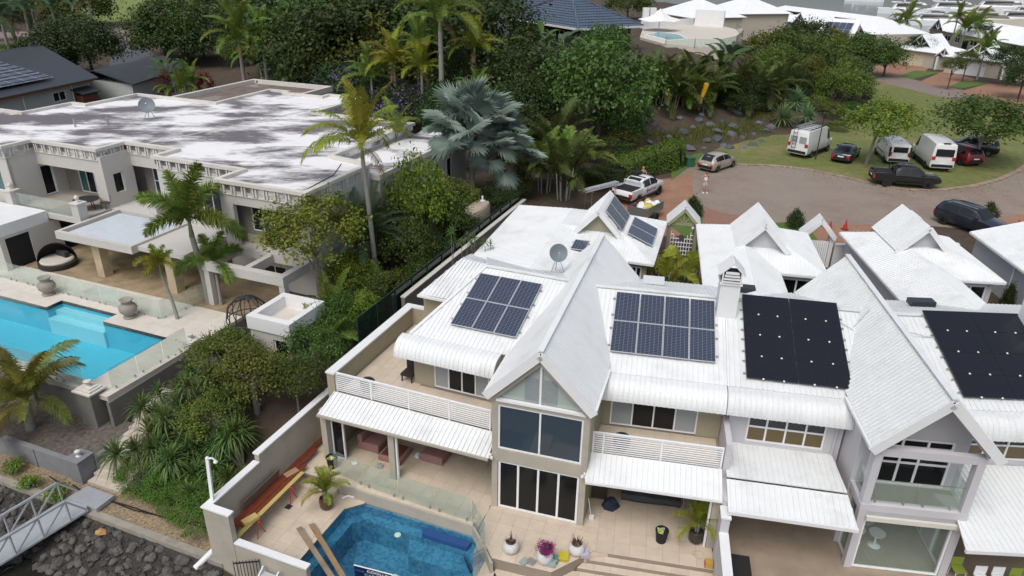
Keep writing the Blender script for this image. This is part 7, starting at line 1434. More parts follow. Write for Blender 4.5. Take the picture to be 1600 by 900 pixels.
def crown_mesh(name,seed,m,nclump=70,per=90,leaf=0.09,flat=0.8,spread=0.17,shell=0.55,cone=0.0,lobes=5):
 """crown in unit size: leaf clumps spread through an irregular volume, base at z=-flat"""
 r = np.random.default_rng(seed)
 d = unit(r.normal(size=(nclump,3))); d[:,2] = np.abs(d[:,2]) * 1.0 - 0.35 * r.random(nclump); d = unit(d)
 ld = unit(r.normal(size=(lobes,3))); ld[:,2] = np.abs(ld[:,2]) * 0.6
 lob = np.max(d @ ld.T,axis=1); rad_ = (shell + (1 - shell) * r.random(nclump) ** 0.5) * (0.78 + 0.26 * np.clip(lob,0,1))
 c = d * rad_[:,None]; c[:,2] *= flat
 if cone: k = 1 - cone * np.clip((c[:,2] / flat + 0.3) / 1.3,0,1); c[:,0] *= k; c[:,1] *= k
 cs = spread * r.uniform(0.6,1.3,nclump)
 P = (c[:,None,:] + r.normal(size=(nclump,per,3)) * cs[:,None,None] * np.array([1,1,0.7])).reshape(-1,3)
 out = unit((P.reshape(nclump,per,3) - c[:,None,:] * 0.75).reshape(-1,3) + r.normal(size=P.shape) * 0.25)
 N_ = unit(out * 0.6 + np.array([0,0,0.55]) + r.normal(size=P.shape) * 0.45); U = unit(np.cross(N_,r.normal(size=P.shape)))
 n = len(P); L_ = leaf * r.uniform(0.7,1.4,n); V,Q = quads_leaf(P,N_,U,L_,L_ * 0.6)
 me = npmesh(name,V,Q,m); return me
CROWNS = {}
def crown(kind,var):
 if (kind,var) not in CROWNS:
  spec = {'bright': dict(m='bright',nclump=75,per=70,leaf=0.075,spread=0.14),'mid': dict(m='mid',nclump=80,per=80,leaf=0.07,spread=0.15),'dark': dict(m='dark',nclump=90,per=80,leaf=0.065,spread=0.15),'olive': dict(m='olive',nclump=70,per=70,leaf=0.07,spread=0.13),
    'dense': dict(m='dark',nclump=110,per=80,leaf=0.055,spread=0.13,shell=0.75),'hedge': dict(m='hedge',nclump=120,per=70,leaf=0.05,spread=0.10,shell=0.8),'purple': dict(m='purple',nclump=60,per=45,leaf=0.06,spread=0.13),'airy': dict(m='bright',nclump=80,per=80,leaf=0.065,spread=0.11,shell=0.45),
    'cone': dict(m='dark',nclump=70,per=60,leaf=0.10,spread=0.16,cone=0.75,shell=0.4),'weed': dict(m='weed',nclump=16,per=30,leaf=0.28,spread=0.3,shell=0.2),'red': dict(m='red',nclump=26,per=30,leaf=0.14,spread=0.2),'magenta': dict(m='magenta',nclump=34,per=40,leaf=0.13,spread=0.2,shell=0.5)}[kind]
  spec = dict(spec); mm = G_[spec.pop('m')]; CROWNS[(kind,var)] = crown_mesh('crown',100 + var * 17 + len(kind),mm,flat=0.85,**spec)
 return CROWNS[(kind,var)]
TREE_N = [0]
def tree(x,y,h,rx,rz=None,kind='mid',label='',name='tree',cat='tree',group=None,z0=None,trunk=0.0,bark=None,ry=None,lean=(0,0),low=False,extra=None):
 """h = total height, rx = crown radius, rz = crown half height; trunk with limbs into the crown"""
 TREE_N[0] += 1; r = random.Random(TREE_N[0] * 7 + 1); z0 = gz(x,y) if z0 is None else z0; rz = rz or rx * 0.85; ry = ry or rx
 T = thing(name,label,cat,(x,y,z0),group); cz = max(h - rz * 0.95,rz * 0.55)
 if kind == 'cone': cz = rz * 0.45
 tr = trunk or max(0.05,0.035 * h); mb = MB(); cx,cy = lean
 mb.tube([(x,y,z0 - 0.1),(x + cx * 0.3,y + cy * 0.3,z0 + cz * 0.45),(x + cx * 0.8,y + cy * 0.8,z0 + cz * 0.9)],tr,7,tr * 0.6)
 for k in range(6 if not low else 4):
  a = k * 1.05 + r.uniform(0,0.7); e = r.uniform(0.35,0.75); b0 = (x + cx * 0.5,y + cy * 0.5,z0 + cz * r.uniform(0.45,0.8)); b1 = (x + cx + rx * e * math.cos(a),y + cy + ry * e * math.sin(a),z0 + cz + rz * r.uniform(-0.1,0.55))
  md = ((b0[0] + b1[0]) / 2,(b0[1] + b1[1]) / 2,(b0[2] + b1[2]) / 2 + 0.08 * rx); mb.tube([b0,md,b1],tr * 0.5,5,tr * 0.12)
 mb.build('trunk',bark or BARK_D,T)
 c = link('crown',crown(kind,TREE_N[0] % 3),T,(cx,cy,cz),(0,0,r.uniform(0,6.28))); c.scale = (rx,ry,rz / 0.85)
 if extra:
  c2 = link('blossom',crown(extra,TREE_N[0] % 2),T,(cx,cy,cz),(0,0,1.0)); c2.scale = (rx * 1.02,ry * 1.02,rz / 0.85)
 return T
def shrub(x,y,h,rx,kind='mid',label='',name='shrub',cat='shrub',group=None,z0=None,ry=None):
 return tree(x,y,h,rx,h * 0.55,kind,label,name,cat,group,z0,trunk=0.04,ry=ry,low=True)
# ---- palms
def frond_mesh(name,m,L=3.0,e0=60,e1=-40,n=46,ll=0.75,lw=0.05,vee=25,plume=False,seed=0,ragged=0.0,bend=0.35,taper0=0.35):
 r = np.random.default_rng(seed); V = []; F = []
 ts = np.linspace(0,1,25); ang = np.radians(e0 + (e1 - e0) * ts ** 1.15); dx = np.cos(ang); dz = np.sin(ang)
 px_ = np.concatenate([[0],np.cumsum((dx[1:] + dx[:-1]) / 2)]) * L / 24; pz_ = np.concatenate([[0],np.cumsum((dz[1:] + dz[:-1]) / 2)]) * L / 24
 def pt(t): return np.array([np.interp(t,ts,px_),0,np.interp(t,ts,pz_)]),math.radians(e0 + (e1 - e0) * t ** 1.15)
 for k in range(12):
  t0,t1 = k / 12,(k + 1) / 12; a,_ = pt(t0); b,_ = pt(t1); w0,w1 = 0.045 * (1 - t0 * 0.8),0.045 * (1 - t1 * 0.8); i = len(V)
  V += [a + (0,-w0,0),a + (0,w0,0),b + (0,w1,0),b + (0,-w1,0)]; F.append((i,i + 1,i + 2,i + 3))
 for k in range(n):
  t = 0.14 + 0.86 * (k + 0.5) / n; p,a = pt(t); tg = np.array([math.cos(a),0,math.sin(a)]); up = np.array([-math.sin(a),0,math.cos(a)])
  l0 = ll * (taper0 + (1 - taper0) * math.sin(math.pi * min(1,0.12 + 0.8 * t))) * (1.0 if t < 0.8 else 1 - (t - 0.8) * 2.2)
  for sg in ((-1,1) if not plume else (-1,1,-0.5,0.5,0.05)):
   if r.random() < ragged: continue
   v = math.radians((vee if not plume else r.uniform(-60,80)) + r.uniform(-10,10)); side = np.array([0,1 if sg > 0 else -1,0]) * math.cos(v) * (1 if not plume else abs(sg) ** 0.3) + up * math.sin(v)
   fw = 0.45 + 0.5 * t; d = side + tg * fw; d /= np.linalg.norm(d); l = l0 * r.uniform(0.85,1.1) * (1 - ragged * r.random()); mid = p + d * l * 0.55; tip = p + d * l + np.array([0,0,-bend * l * r.uniform(0.6,1.3)])
   w = np.cross(d,up); w /= np.linalg.norm(w) + 1e-9; w = tg if abs(np.dot(w,tg)) > 2 else tg * 0.9 + up * 0.2; w = w * lw / 2; i = len(V)
   V += [p - w,p + w,mid + w * 0.9,mid - w * 0.9,tip]; F += [(i,i + 1,i + 2,i + 3),(i + 3,i + 2,i + 4,i + 4)]
 me = bpy.data.meshes.new(name); me.from_pydata([tuple(v) for v in V],[],[f if len(set(f)) == 4 else f[:3] for f in F]); me.materials.append(G_[m]); me.update(); return me
FRONDS = {}
def fronds(kind):
 if kind not in FRONDS:
  S = {'royal': dict(m='palm',L=3.9,ll=0.95,n=56,lw=0.075,vee=30),'gold': dict(m='palm_y',L=3.1,ll=0.9,n=46,lw=0.08,vee=25),'fox': dict(m='palm',L=2.7,ll=0.66,n=60,lw=0.065,plume=True,bend=0.2),'foxy': dict(m='palm_y',L=1.3,ll=0.40,n=26,lw=0.05,plume=True,bend=0.2),
   'coco': dict(m='coco',L=3.3,ll=0.80,n=64,lw=0.06,vee=10,bend=0.55),'date': dict(m='palm_grey',L=3.4,ll=0.62,n=64,lw=0.045,vee=20,bend=0.25),'areca': dict(m='palm_dark',L=2.9,ll=0.75,n=38,lw=0.09,vee=35,bend=0.3),'arecay': dict(m='palm',L=2.3,ll=0.60,n=30,lw=0.07,vee=35,bend=0.3),
   'cane': dict(m='palm_y',L=1.9,ll=0.6,n=20,lw=0.11,vee=25,bend=0.25),'tatter': dict(m='palm_y',L=3.2,ll=0.62,n=70,lw=0.06,vee=12,bend=0.5,ragged=0.12),'pot': dict(m='palm_y',L=1.1,ll=0.36,n=20,lw=0.045,vee=30),'dry': dict(m='dry',L=2.8,ll=0.5,n=34,lw=0.06,vee=0,bend=0.7,ragged=0.2)}[kind]
  FRONDS[kind] = [frond_mesh('frond',e0=a,e1=b,seed=k,**S) for k,(a,b) in enumerate(((86,45),(72,-5),(55,-45),(32,-72),(5,-85)))]
 return FRONDS[kind]
def palm(x,y,h,kind='royal',nf=16,scale=1.0,tr=0.16,label='',group=None,z0=None,shaft=True,lean=(0,0),name='palm_tree',droop=0,dry=0,cat='palm',bark=None,clump=0,arc=None):
 r = random.Random(int(x * 31 + y * 17)); z0 = gz(x,y) if z0 is None else z0; T = thing(name,label,cat,(x,y,z0),group); tx,ty = lean
 top = Vector((tx,ty,h))
 if clump:
  for k in range(clump):
   a = 6.28 * k / clump; q = 0.35 * scale; MB().tube([(x + q * math.cos(a),y + q * math.sin(a),z0),(x + 1.5 * q * math.cos(a),y + 1.5 * q * math.sin(a),z0 + h * 0.55 + 0.2)],0.045 * scale,6).build('stem',PALMBARK,T)
 else:
  MB().tube([(x,y,z0 - 0.1),(x + tx * 0.25,y + ty * 0.25,z0 + h * 0.4),(x + tx,y + ty,z0 + h)],[tr * 1.25,tr,tr * 0.78],10).build('trunk',bark or PALMBARK,T,smooth=True)
  if shaft: MB().tube([(x + tx,y + ty,z0 + h - 0.02),(x + tx,y + ty,z0 + h + 0.75 * scale)],tr * 0.85,8,tr * 0.4).build('crownshaft',SHAFT,T,smooth=True)
 zt = h + (0.6 * scale if shaft and not clump else 0)
 fs = fronds(kind)
 for k in range(nf):
  f = (k + 0.5) / nf; idx = min(4,int(f * (3.6 + droop) + r.uniform(-0.3,0.5))); idx = max(0,idx); a = k * 2.39996 + r.uniform(-0.25,0.25)
  q = (0.55 * scale if clump else 0.03); zz = h * (0.25 + 0.35 * r.random()) if clump else zt
  o = link('frond',fs[idx],T,(tx + q * math.cos(a),ty + q * math.sin(a),zz),(r.uniform(-.12,.12),r.uniform(-.1,.1),a)); s = scale * r.uniform(0.85,1.12); o.scale = (s,s,s)
 for k in range(dry):
  a = r.uniform(0,6.28); o = link('dead_frond',fronds('dry')[4],T,(tx,ty,zt - 0.1),(0,0,a)); o.scale = (scale * 0.8,) * 3
 return T
def fan_mesh(seed,R=1.15,n=46,spread=285):
 r = np.random.default_rng(seed); V = []; F = []; pet = 1.25
 V += [(0,-0.03,0),(0,0.03,0),(pet,0.025,0.25),(pet,-0.025,0.25)]; F.append((0,1,2,3)); c = np.array([pet,0,0.25])
 for k in range(n):
  a0 = math.radians(-spread / 2 + spread * k / n); a1 = math.radians(-spread / 2 + spread * (k + 1) / n); am = (a0 + a1) / 2; l = R * (0.78 + 0.22 * math.cos(am * 0.6)) * r.uniform(0.92,1.06)
  def P(a,q,dz): return c + np.array([q * math.cos(a),q * math.sin(a),dz + 0.22 * (q / R) ** 2 * (abs(math.sin(a)) * 1.1) - 0.10 * (q / R) ** 3])
  i = len(V); V += [c,P(a0,l * 0.46,-0.03),P(am,l * 0.62,0.05),P(a1,l * 0.46,-0.03),P(am + r.uniform(-.03,.03),l,-0.22 * r.random())]; F += [(i,i + 1,i + 2),(i,i + 2,i + 3),(i + 1,i + 4,i + 2),(i + 2,i + 4,i + 3)]
 me = bpy.data.meshes.new('fan_leaf'); me.from_pydata([tuple(v) for v in V],[],F); me.materials.append(G_['silver']); me.update(); return me
def bismarck(x,y,h,label,nf=26,scale=1.0):
 r = random.Random(int(x * 13)); z0 = gz(x,y); T = thing('fan_palm',label,'palm',(x,y,z0),'silver fan palms')
 MB().tube([(x,y,z0 - 0.1),(x,y,z0 + h * 0.5),(x,y,z0 + h)],[0.26,0.21,0.24],10).build('trunk',BARK,T,smooth=True)
 MB().lathe((x,y,z0 + h - 0.4),[(0.24,0),(0.42,0.25),(0.40,0.6),(0.12,0.95)],10).build('crown_base',BARK_D,T)
 fm = [fan_mesh(k) for k in range(3)]
 for k in range(nf):
  f = (k + 0.5) / nf; el = math.radians(86 - 122 * f + r.uniform(-16,16)); a = k * 2.39996 + r.uniform(-.3,.3); o = link('fan_leaf',fm[k % 3],T,(0.12 * math.cos(a),0.12 * math.sin(a),h + 0.25),None)
  o.rotation_euler = (Matrix.Rotation(a,3,'Z') @ Matrix.Rotation(-el,3,'Y') @ Matrix.Rotation(r.uniform(-.6,.6),3,'X')).to_euler(); s = scale * r.uniform(0.75,1.15); o.scale = (s,s,s)
 return T
def rosette_mesh(seed,m,n=60,L=0.8,w=0.05,e_lo=-25,e_hi=85,bend=0.35):
 r = np.random.default_rng(seed); V = []; F = []
 for k in range(n):
  a = k * 2.39996 + r.uniform(-.2,.2); e = math.radians(e_hi + (e_lo - e_hi) * (k + 0.5) / n + r.uniform(-8,8)); l = L * r.uniform(0.8,1.15); d = np.array([math.cos(a) * math.cos(e),math.sin(a) * math.cos(e),math.sin(e)]); sd = np.array([-math.sin(a),math.cos(a),0]) * w / 2
  p0 = d * 0.03; p1 = d * l * 0.55; p2 = d * l + np.array([0,0,-bend * l * math.cos(e)]); i = len(V); V += [p0 - sd * .7,p0 + sd * .7,p1 + sd,p1 - sd,p2]; F += [(i,i + 1,i + 2,i + 3),(i + 3,i + 2,i + 4)]
 me = bpy.data.meshes.new('leaf_rosette'); me.from_pydata([tuple(v) for v in V],[],F); me.materials.append(G_[m]); me.update(); return me
ROS = {'pandan': [rosette_mesh(k,'pandan',64,0.85,0.055,-40,85,0.45) for k in range(3)],'yucca': [rosette_mesh(k + 5,'yucca',90,0.85,0.06,-30,88,0.1) for k in range(2)],'drac': [rosette_mesh(9,'pandan',30,0.42,0.04,-35,85,0.3)]}
def rosettes(x,y,heads,kind,label,name='pandanus',cat='pandanus',group=None,z0=None,tr=0.06):
 """branching stems carrying leaf rosettes; heads = (dx,dy,z,scale)"""
 z0 = gz(x,y) if z0 is None else z0; T = thing(name,label,cat,(x,y,z0),group); mb = MB(); r = random.Random(int(x * 7 + y))
 for k,(dx,dy,z,s) in enumerate(heads):
  mb.tube([(x,y,z0 - 0.05),(x + dx * 0.4,y + dy * 0.4,z0 + z * 0.35),(x + dx,y + dy,z0 + z)],tr,6,tr * 0.6)
  o = link('leaf_rosette',ROS[kind][k % len(ROS[kind])],T,(dx,dy,z),(r.uniform(-.25,.25),r.uniform(-.25,.25),r.uniform(0,6.28))); o.scale = (s,s,s)
 mb.build('stem',BARK,T); return T
def paddle_mesh(seed,L=1.5,w=0.42):
 V = []; F = []; n = 9; st = 1.0
 V += [(0,-0.03,0),(0,0.03,0),(st * 0.35,0.025,st * 0.9),(st * 0.35,-0.025,st * 0.9)]; F.append((0,1,2,3)); x0,z0 = st * 0.35,st * 0.9; i0 = len(V)
 for k in range(n + 1):
  t = k / n; e = math.radians(65 - 75 * t); x0 += L / n * math.cos(e); z0 += L / n * math.sin(e); ww = w / 2 * math.sin(math.pi * min(1,0.06 + 0.9 * t)) ** 0.7; V += [(x0,-ww,z0 + 0.25 * ww),(x0,0,z0),(x0,ww,z0 + 0.25 * ww)]
 for k in range(n): a = i0 + k * 3; F += [(a,a + 1,a + 4,a + 3),(a + 1,a + 2,a + 5,a + 4)]
 me = bpy.data.meshes.new('paddle_leaf'); me.from_pydata(V,[],F); me.materials.append(G_['mid'] if seed == 0 else G_['palm_grey']); me.update(); return me
PAD = [paddle_mesh(0),paddle_mesh(1)]
def strelitzia(x,y,h,label,n=14,s=1.3,z0=None,var=0):
 z0 = gz(x,y) if z0 is None else z0; T = thing('giant_strelitzia',label,'plant',(x,y,z0),'paddle leaved plants'); r = random.Random(int(x * 11 + y))
 MB().tube([(x,y,z0),(x,y,z0 + h)],0.12,7,0.09).build('stem',BARK_D,T)
 for k in range(n):
  a = k * 2.39996; o = link('paddle_leaf',PAD[var],T,(0,0,h * r.uniform(0.6,1.0)),(r.uniform(-.25,.25),r.uniform(-0.25,0.45),a)); q = s * r.uniform(0.75,1.1); o.scale = (q,q,q)
 return T
def blades_mesh(name,pts,m,hmin,hmax,w,per,spread,seed=1):
 """many small upright blades round the given ground points (ground cover)"""
 r = np.random.default_rng(seed); P = np.array(pts); n = len(P) * per; C = np.repeat(P,per,0) + np.concatenate([r.normal(size=(n,2)) * spread,np.zeros((n,1))],1); C[:,2] = ground_z(C[:,0],C[:,1])
 a = r.uniform(0,6.28,n); h = r.uniform(hmin,hmax,n); ln = r.uniform(-.5,.5,(n,2)) * h[:,None]; sd = np.stack([np.cos(a),np.sin(a),np.zeros(n)],1) * w; tp = C + np.concatenate([ln,h[:,None]],1)
 V = np.stack([C - sd,C + sd,tp + sd * 0.3,tp - sd * 0.3],1).reshape(-1,3); return npmesh(name,V,np.arange(len(V)).reshape(-1,4),m)

# ---------------- plants set out where the photograph shows them
# palms behind the mansion
def pal(P,**k): return palm(P[0],P[1],**k)
for (x,y,h),sc,lb in (((-34.76,94.15,6.96),1.35,'tall royal palm with pale trunk left of its two neighbours behind the mansion'),((-32.84,97.31,4.40),1.2,'royal palm in the middle of three pale trunks behind the mansion'),((-29.19,94.17,4.21),1.15,'royal palm right of three pale trunks behind the mansion')):
 palm(x,y,max(5.5,h - 1.0),'royal',17,sc,0.26,lb,'royal palms',dry=1)
x,y,h = (-7.36,73.19,9.73); palm(x,y,h,'royal',20,1.4,0.28,'tallest royal palm with smooth grey trunk above the silver fan palms','royal palms',dry=2)
for (x,y,h),sc,k,lb in (((-12.49,76.19,6.56),1.15,'gold','golden palm with brown ringed trunk beside purple jacaranda'),((-15.34,78.32,5.09),1.0,'royal','slender green palm left of the golden palm'),((-9.42,73.97,6.39),1.0,'gold','golden palm with hanging yellow frond left of the silver fan palm'),((-4.12,74.05,7.24),1.1,'gold','yellow green palm behind the silver fan palm crown'),((-25.94,90.00,3.68),0.7,'royal','small dark palm leaning over the flat annex roof'),((-39.99,112.81,6.83),1.0,'royal','palm crown at the top left above the annex'),((-11.06,83.96,5.62),1.0,'royal','shaded palm among dark trees at the top centre'),((-1.25,90.40,6.53),1.2,'date','drooping brown green palm beside the blue roofed house')):
 palm(x,y,max(3.0,h - 0.8),k,15,sc,0.17,lb,'palms behind the mansion',dry=1)
# palms in front of and beside the mansion
x,y,h = (-8.37,40.32,8.66); palm(x,y,h,'tatter',13,1.2,0.15,'tall thin palm with tattered wind torn fronds beside the mansion',z0=0.9,lean=(-0.35,0.1),dry=1,shaft=True)
x,y,h = (-9.15,41.30,2.36); palm(x,y,3.2,'date',26,1.1,0.35,'broad grey green date palm with arching fronds by the mansion wall',z0=0.9,shaft=False,bark=BARK_D,dry=1)
x,y,h = (-18.05,38.31,4.25); palm(x,y,4.2,'fox',9,1.3,0.19,'foxtail palm with bushy dark plumes before the white beam frame',z0=1.2,lean=(-0.35,0.0))
palm(x + 0.8,y - 0.3,2.0,'fox',6,0.95,0.10,'lower foxtail palm crown beneath the bigger foxtail palm',z0=1.2)
x,y,h = (-19.03,36.11,2.90); palm(x,y,2.6,'foxy',8,1.0,0.09,'small yellow foxtail palm leaning at the pool corner',z0=1.2,lean=(-0.55,0.25))
x,y,h = (-22.76,27.82,2.11); palm(x,y,1.5,'coco',16,1.0,0.20,'coconut palm with browned tips over the turquoise pool',z0=-0.45,lean=(0.15,0.1),shaft=False,dry=2)
x,y,h = (-8.91,53.48,7.02); palm(x,y,h * 0.8,'royal',5,0.8,0.10,'thin young palm behind the tattered palm at the roof edge',z0=1.5)
bismarck(*(-3.18,52.87,5.27),'large silver blue fan palm left of the pair',30,1.6)
bismarck(*(-1.02,53.74,3.43),'smaller silver blue fan palm right of the pair',24,1.45)
for (u,lb) in ((((-9.86,32.45,2.31)),'golden cane palm below the small pavilion'),(((-9.11,35.25,2.58)),'dark cane palm in the side strip by the pavilion'),(((-7.56,37.81,1.90)),'leafy cane palm beside the tan parapet')):
 palm(u[0],u[1],1.8,'arecay',14,0.9,label=lb,group='cane palms in the side strip',clump=5,z0=0.9,name='cane_palm')
for (x,y),lb,h in ((GA.p(4.7,15.5,0)[:2],'bright golden cane palm beside the solar panels left of the gate path',2.6),(RA.p(4.0,16.5,0)[:2],'bright golden cane palm right of the gate path',2.2)):
 palm(x,y,h,'cane',12,1.0,label=lb,group='courtyard cane palms',clump=4,z0=2.93,name='cane_palm')
rosettes(*RA.p(4.0,14.2,0)[:2],[(0,0,0.8,1.3),(0.3,0.2,0.6,1.0)],'pandan','dark spiky clump at the right of the gate path','spiky_plant','plant',z0=2.93)
shrub(*GA.p(5.0,14.2,0)[:2],1.4,0.8,'mid','leafy green shrub at the left of the gate path',z0=2.93)
# light broadleaf trees by the mansion
x,y,h = (-11.16,37.45,7.41); tree(x,y,7.3,2.9,2.3,'airy','light green tree with pale bare branches before the mansion',z0=0.9,trunk=0.16,bark=BARK)
x,y,h = (-6.28,44.48,6.58); tree(x,y,7.0,2.1,3.2,'bright','tall narrow light green tree against the mansion side wall',z0=1.6,trunk=0.09,bark=BARK)
x,y,h = (-7.89,42.87,3.10); tree(x,y,4.8,1.9,2.1,'mid','small tree under the arching date palm',z0=1.2)
x,y,h = (-4.04,49.11,4.06); tree(x,y,3.8,2.0,1.7,'olive','bronze tinged bushy shrub beneath the silver fan palm',name='shrub',cat='shrub',z0=2.0)
for (x,y,h),rx,kd,lb in (((-3.59,46.13,2.33),1.5,'dark','dark shrub beside the rainwater tank'),((-4.60,42.72,2.23),1.2,'dark','dark shrub in the narrow strip by the green fence'),((-5.58,40.39,2.16),1.1,'mid','loose green shrub near the fence bottom end'),((-1.06,51.30,2.00),1.5,'dark','dark shrub behind the rainwater tank'),((-6.68,39.66,1.73),1.0,'mid','small leafy shrub left of the tan parapet'),((-0.12,54.08,2.33),1.6,'dark','dense dark shrub at the far end of the green fence'),((-8.49,36.71,2.05),0.9,'dark','small dark shrub near the pavilion wall')):
 shrub(x,y,max(1.6,h),rx,kd,lb,group='shrubs in the side strip')
# golden canes and shade plants right of the silver palms,up the bank
for k,((x,y,h),kd,lb) in enumerate((((2.44,55.53,7.10),'arecay','feathery palm clump right of the silver fan palms'),((3.88,53.64,6.08),'areca','dark drooping palm clump above the garage roof left'),((1.47,59.05,3.55),'arecay','lower palm clump beside the silver fan palm leaves'),((4.78,56.17,6.40),'arecay','palm clump with bright fronds under the round tree'),((3.43,60.88,5.47),'areca','palm clump behind the feathery one'))):
 palm(x,y,max(2.5,h * 0.7),kd,18,1.25,label=lb,group='palm clumps beside the garage',clump=6,name='cane_palm')
# areca hedge along the hill terrace
hill = [(5.04,77.00),(6.85,78.88),(12.44,78.73),(13.98,78.13),(15.56,78.65),(17.07,79.02),(18.82,80.10),(20.69,80.96),(15.31,81.46),(18.66,82.99),(21.91,83.29),(25.22,84.53),(28.25,86.04),(26.65,83.49),(29.11,85.11),(31.33,88.58),(34.74,95.29),(17.20,84.13),(20.82,85.40)]
ORD = 'first second third fourth fifth sixth seventh eighth ninth tenth eleventh twelfth thirteenth fourteenth fifteenth sixteenth seventeenth eighteenth nineteenth twentieth'.split(); ORD += ['twenty-' + o for o in ORD[:9]]
for k,(x,y) in enumerate(sorted(hill,key=lambda p: p[0] / p[1])):
 palm(x,y,2.6,'areca' if k % 3 else 'arecay',18,1.3,label=ORD[k] + ' from the left of the areca palms in the hillside hedge',group='hillside areca hedge',clump=5,name='areca_palm')
for k,((x,y),lb) in enumerate((((23.31,84.61),'broad paddle leaved plant with blue green leaves in the palm hedge'),((25.33,88.30),'paddle leaved plant behind its neighbour in the palm hedge'),((2.84,83.45),'paddle leaved plant below the blue roofed house'),((4.48,83.19),'tall paddle leaved plant beside the round dark tree'),((-16.68,101.61),'paddle leaved plant at the top centre among trees'),((3.07,78.18),'pale paddle leaved plant by the white wall corner'))):
 strelitzia(x,y,2.6,lb,16,1.7,var=k % 2)
# big trees
def T_(P,rx,rz,kind,lb,grp='background trees',**k): return tree(P[0],P[1],max(P[2],rz * 1.5),rx,rz,kind,lb,group=grp,**k)
T_((7.96,67.77,8.83),5.2,4.8,'mid','large round dark green tree above the bank')
T_((9.88,68.46,5.07),2.6,3.2,'mid','lower lobe tree right of the large round tree')
T_((1.00,73.74,7.14),5.5,4.6,'dark','dense dark tree left of the blue roofed house')
T_((10.21,88.73,4.31),3.2,3.0,'mid','small round tree in front of the blue roofed house')
T_((32.68,65.48,6.15),3.1,2.3,'bright','spreading light green tree beside the parked sedan','street trees',trunk=0.16,bark=BARK,lean=(0.7,0))
T_((43.46,66.62,6.17),4.3,2.6,'mid','wide green tree over the red car at the right','street trees',trunk=0.18,bark=BARK)
for P,rx,rz,kd,lb in (((-57.50,123.28,8.99),6.0,5.0,'mid','spreading tree above the annex at the top left'),((-53.78,120.76,9.68),7.0,6.0,'dark','dark tree beside the tall royal palms'),((-64.05,107.71,7.87),6.4,4.6,'dense','dense dark rounded tree behind the black roofed house'),((-62.94,109.65,6.70),4.2,3.8,'dense','dense dark bush beside the parked pickup'),((-66.66,106.25,6.08),4.6,3.6,'dense','dense dark bush left behind the black roof'),
  ((-23.12,92.61,9.82),8.0,7.0,'dark','big dark tree right of the royal palms'),((-20.34,95.36,8.49),7.5,6.0,'olive','olive tree crown behind the purple jacaranda'),((-17.69,99.68,7.98),8.5,7.0,'dark','dark tree at the top centre'),((-30.65,109.38,7.86),9.0,7.0,'dark','tall dark tree at the top above the annex'),((-9.25,92.37,6.73),7.5,6.0,'dark','dark tree behind the tallest royal palm'),((-3.53,88.91,6.47),7.0,6.0,'dark','dark tree at the left end of the blue roof'),((-13.11,85.31,5.71),5.0,4.0,'olive','olive toned tree behind the golden palm'),((-21.57,101.73,8.93),9.0,8.0,'mid','tall green tree at the top edge left of centre')): T_(P,rx,rz,kd,lb)
for P,rx,lb in (((-19.77,86.18,4.76),4.2,'purple flowering jacaranda right of the annex'),((-11.02,74.90,4.58),4.0,'purple flowering jacaranda behind the golden palms'),((-14.62,80.50,2.79),3.2,'low purple jacaranda between two palm trunks')):
 tree(P[0],P[1],max(P[2],4.0),rx,rx * 0.8,'dark',lb,group='purple jacarandas',extra='purple')
for P,rx,rz,kd,lb in (((37.15,101.35,5.59),4.6,4.2,'mid','rounded green tree at the right end of the palm hedge'),((42.64,104.97,5.36),4.4,4.0,'olive','olive green tree below the tilted solar panels'),((43.36,100.75,5.38),3.8,3.4,'mid','green tree beside the white flowered shrub'),((56.32,121.05,6.67),4.6,3.6,'mid','round tree at the edge of the far lawn'),((44.89,118.15,6.13),4.4,3.8,'dark','dark tree below the white terrace houses'),((57.96,138.55,5.85),4.0,3.4,'olive','olive tree left of the tilted solar panels'),((34.21,100.82,4.07),3.8,3.4,'olive','bushy tree beside the curved pool terrace'),((59.53,120.09,5.09),3.2,2.6,'mid','right hand half of the round tree pair at the lawn edge'),((42.03,92.93,4.63),3.2,2.6,'olive','reddish olive shrub tree at the bank corner')): T_(P,rx,rz,kd,lb,'trees on the hill')
for k,((x,y),rx,kd,lb) in enumerate((((37.34,85.18),1.9,'olive','low olive shrub on the bank above the white van'),((40.57,88.29),1.7,'mid','green shrub at the lawn corner'),((45.28,96.58),1.8,'dark','dark spreading shrub beside the lawn'),((35.86,87.61),1.7,'olive','straggly shrub above the yuccas'),((40.04,95.54),1.9,'mid','green shrub with pale flowers on the bank'),((35.74,91.99),1.7,'dark','dark shrub behind the yuccas'),((35.88,79.58),1.3,'olive','small shrub beside the mulch'),((36.13,95.70),2.0,'mid','shrub at the foot of the hill trees'),((28.48,82.75),1.4,'dark','dark shrub left of the yuccas'),((10.26,66.46),1.8,'olive','low shrub on the bank left of the clipped hedge'),((7.97,61.96),2.0,'dark','dark low shrub above the clipped hedge'),((7.23,57.02),1.6,'dark','dark shrub below the clipped hedge'),((43.77,104.30),2.0,'olive','shrub between two hill trees'),((48.72,106.98),1.8,'mid','shrub under the round lawn edge tree'))):
 shrub(x,y,rx * 0.95,rx,kd,lb,group='shrubs on the bank')
for k,((x,y),s_,lb) in enumerate((((13.00,73.35),1.5,'pale yucca on the bank under the round tree'),((11.75,69.76),1.4,'pale yucca lower on the bank left of the boulders'),((30.86,85.61),1.7,'pale yucca topmost of the group above the van'),((32.27,84.25),1.6,'pale yucca right of the group above the van'),((29.38,79.53),1.7,'pale yucca nearest the white van roof'),((32.33,80.25),1.5,'pale yucca right beside the white van roof'),((9.02,67.85),1.0,'small grey yucca below the round tree'))):
 rosettes(x,y,[(0,0,0.9,s_ * 1.3),(0.6,0.2,0.5,s_)],'yucca',lb,'yucca','yucca','pale yuccas on the bank')
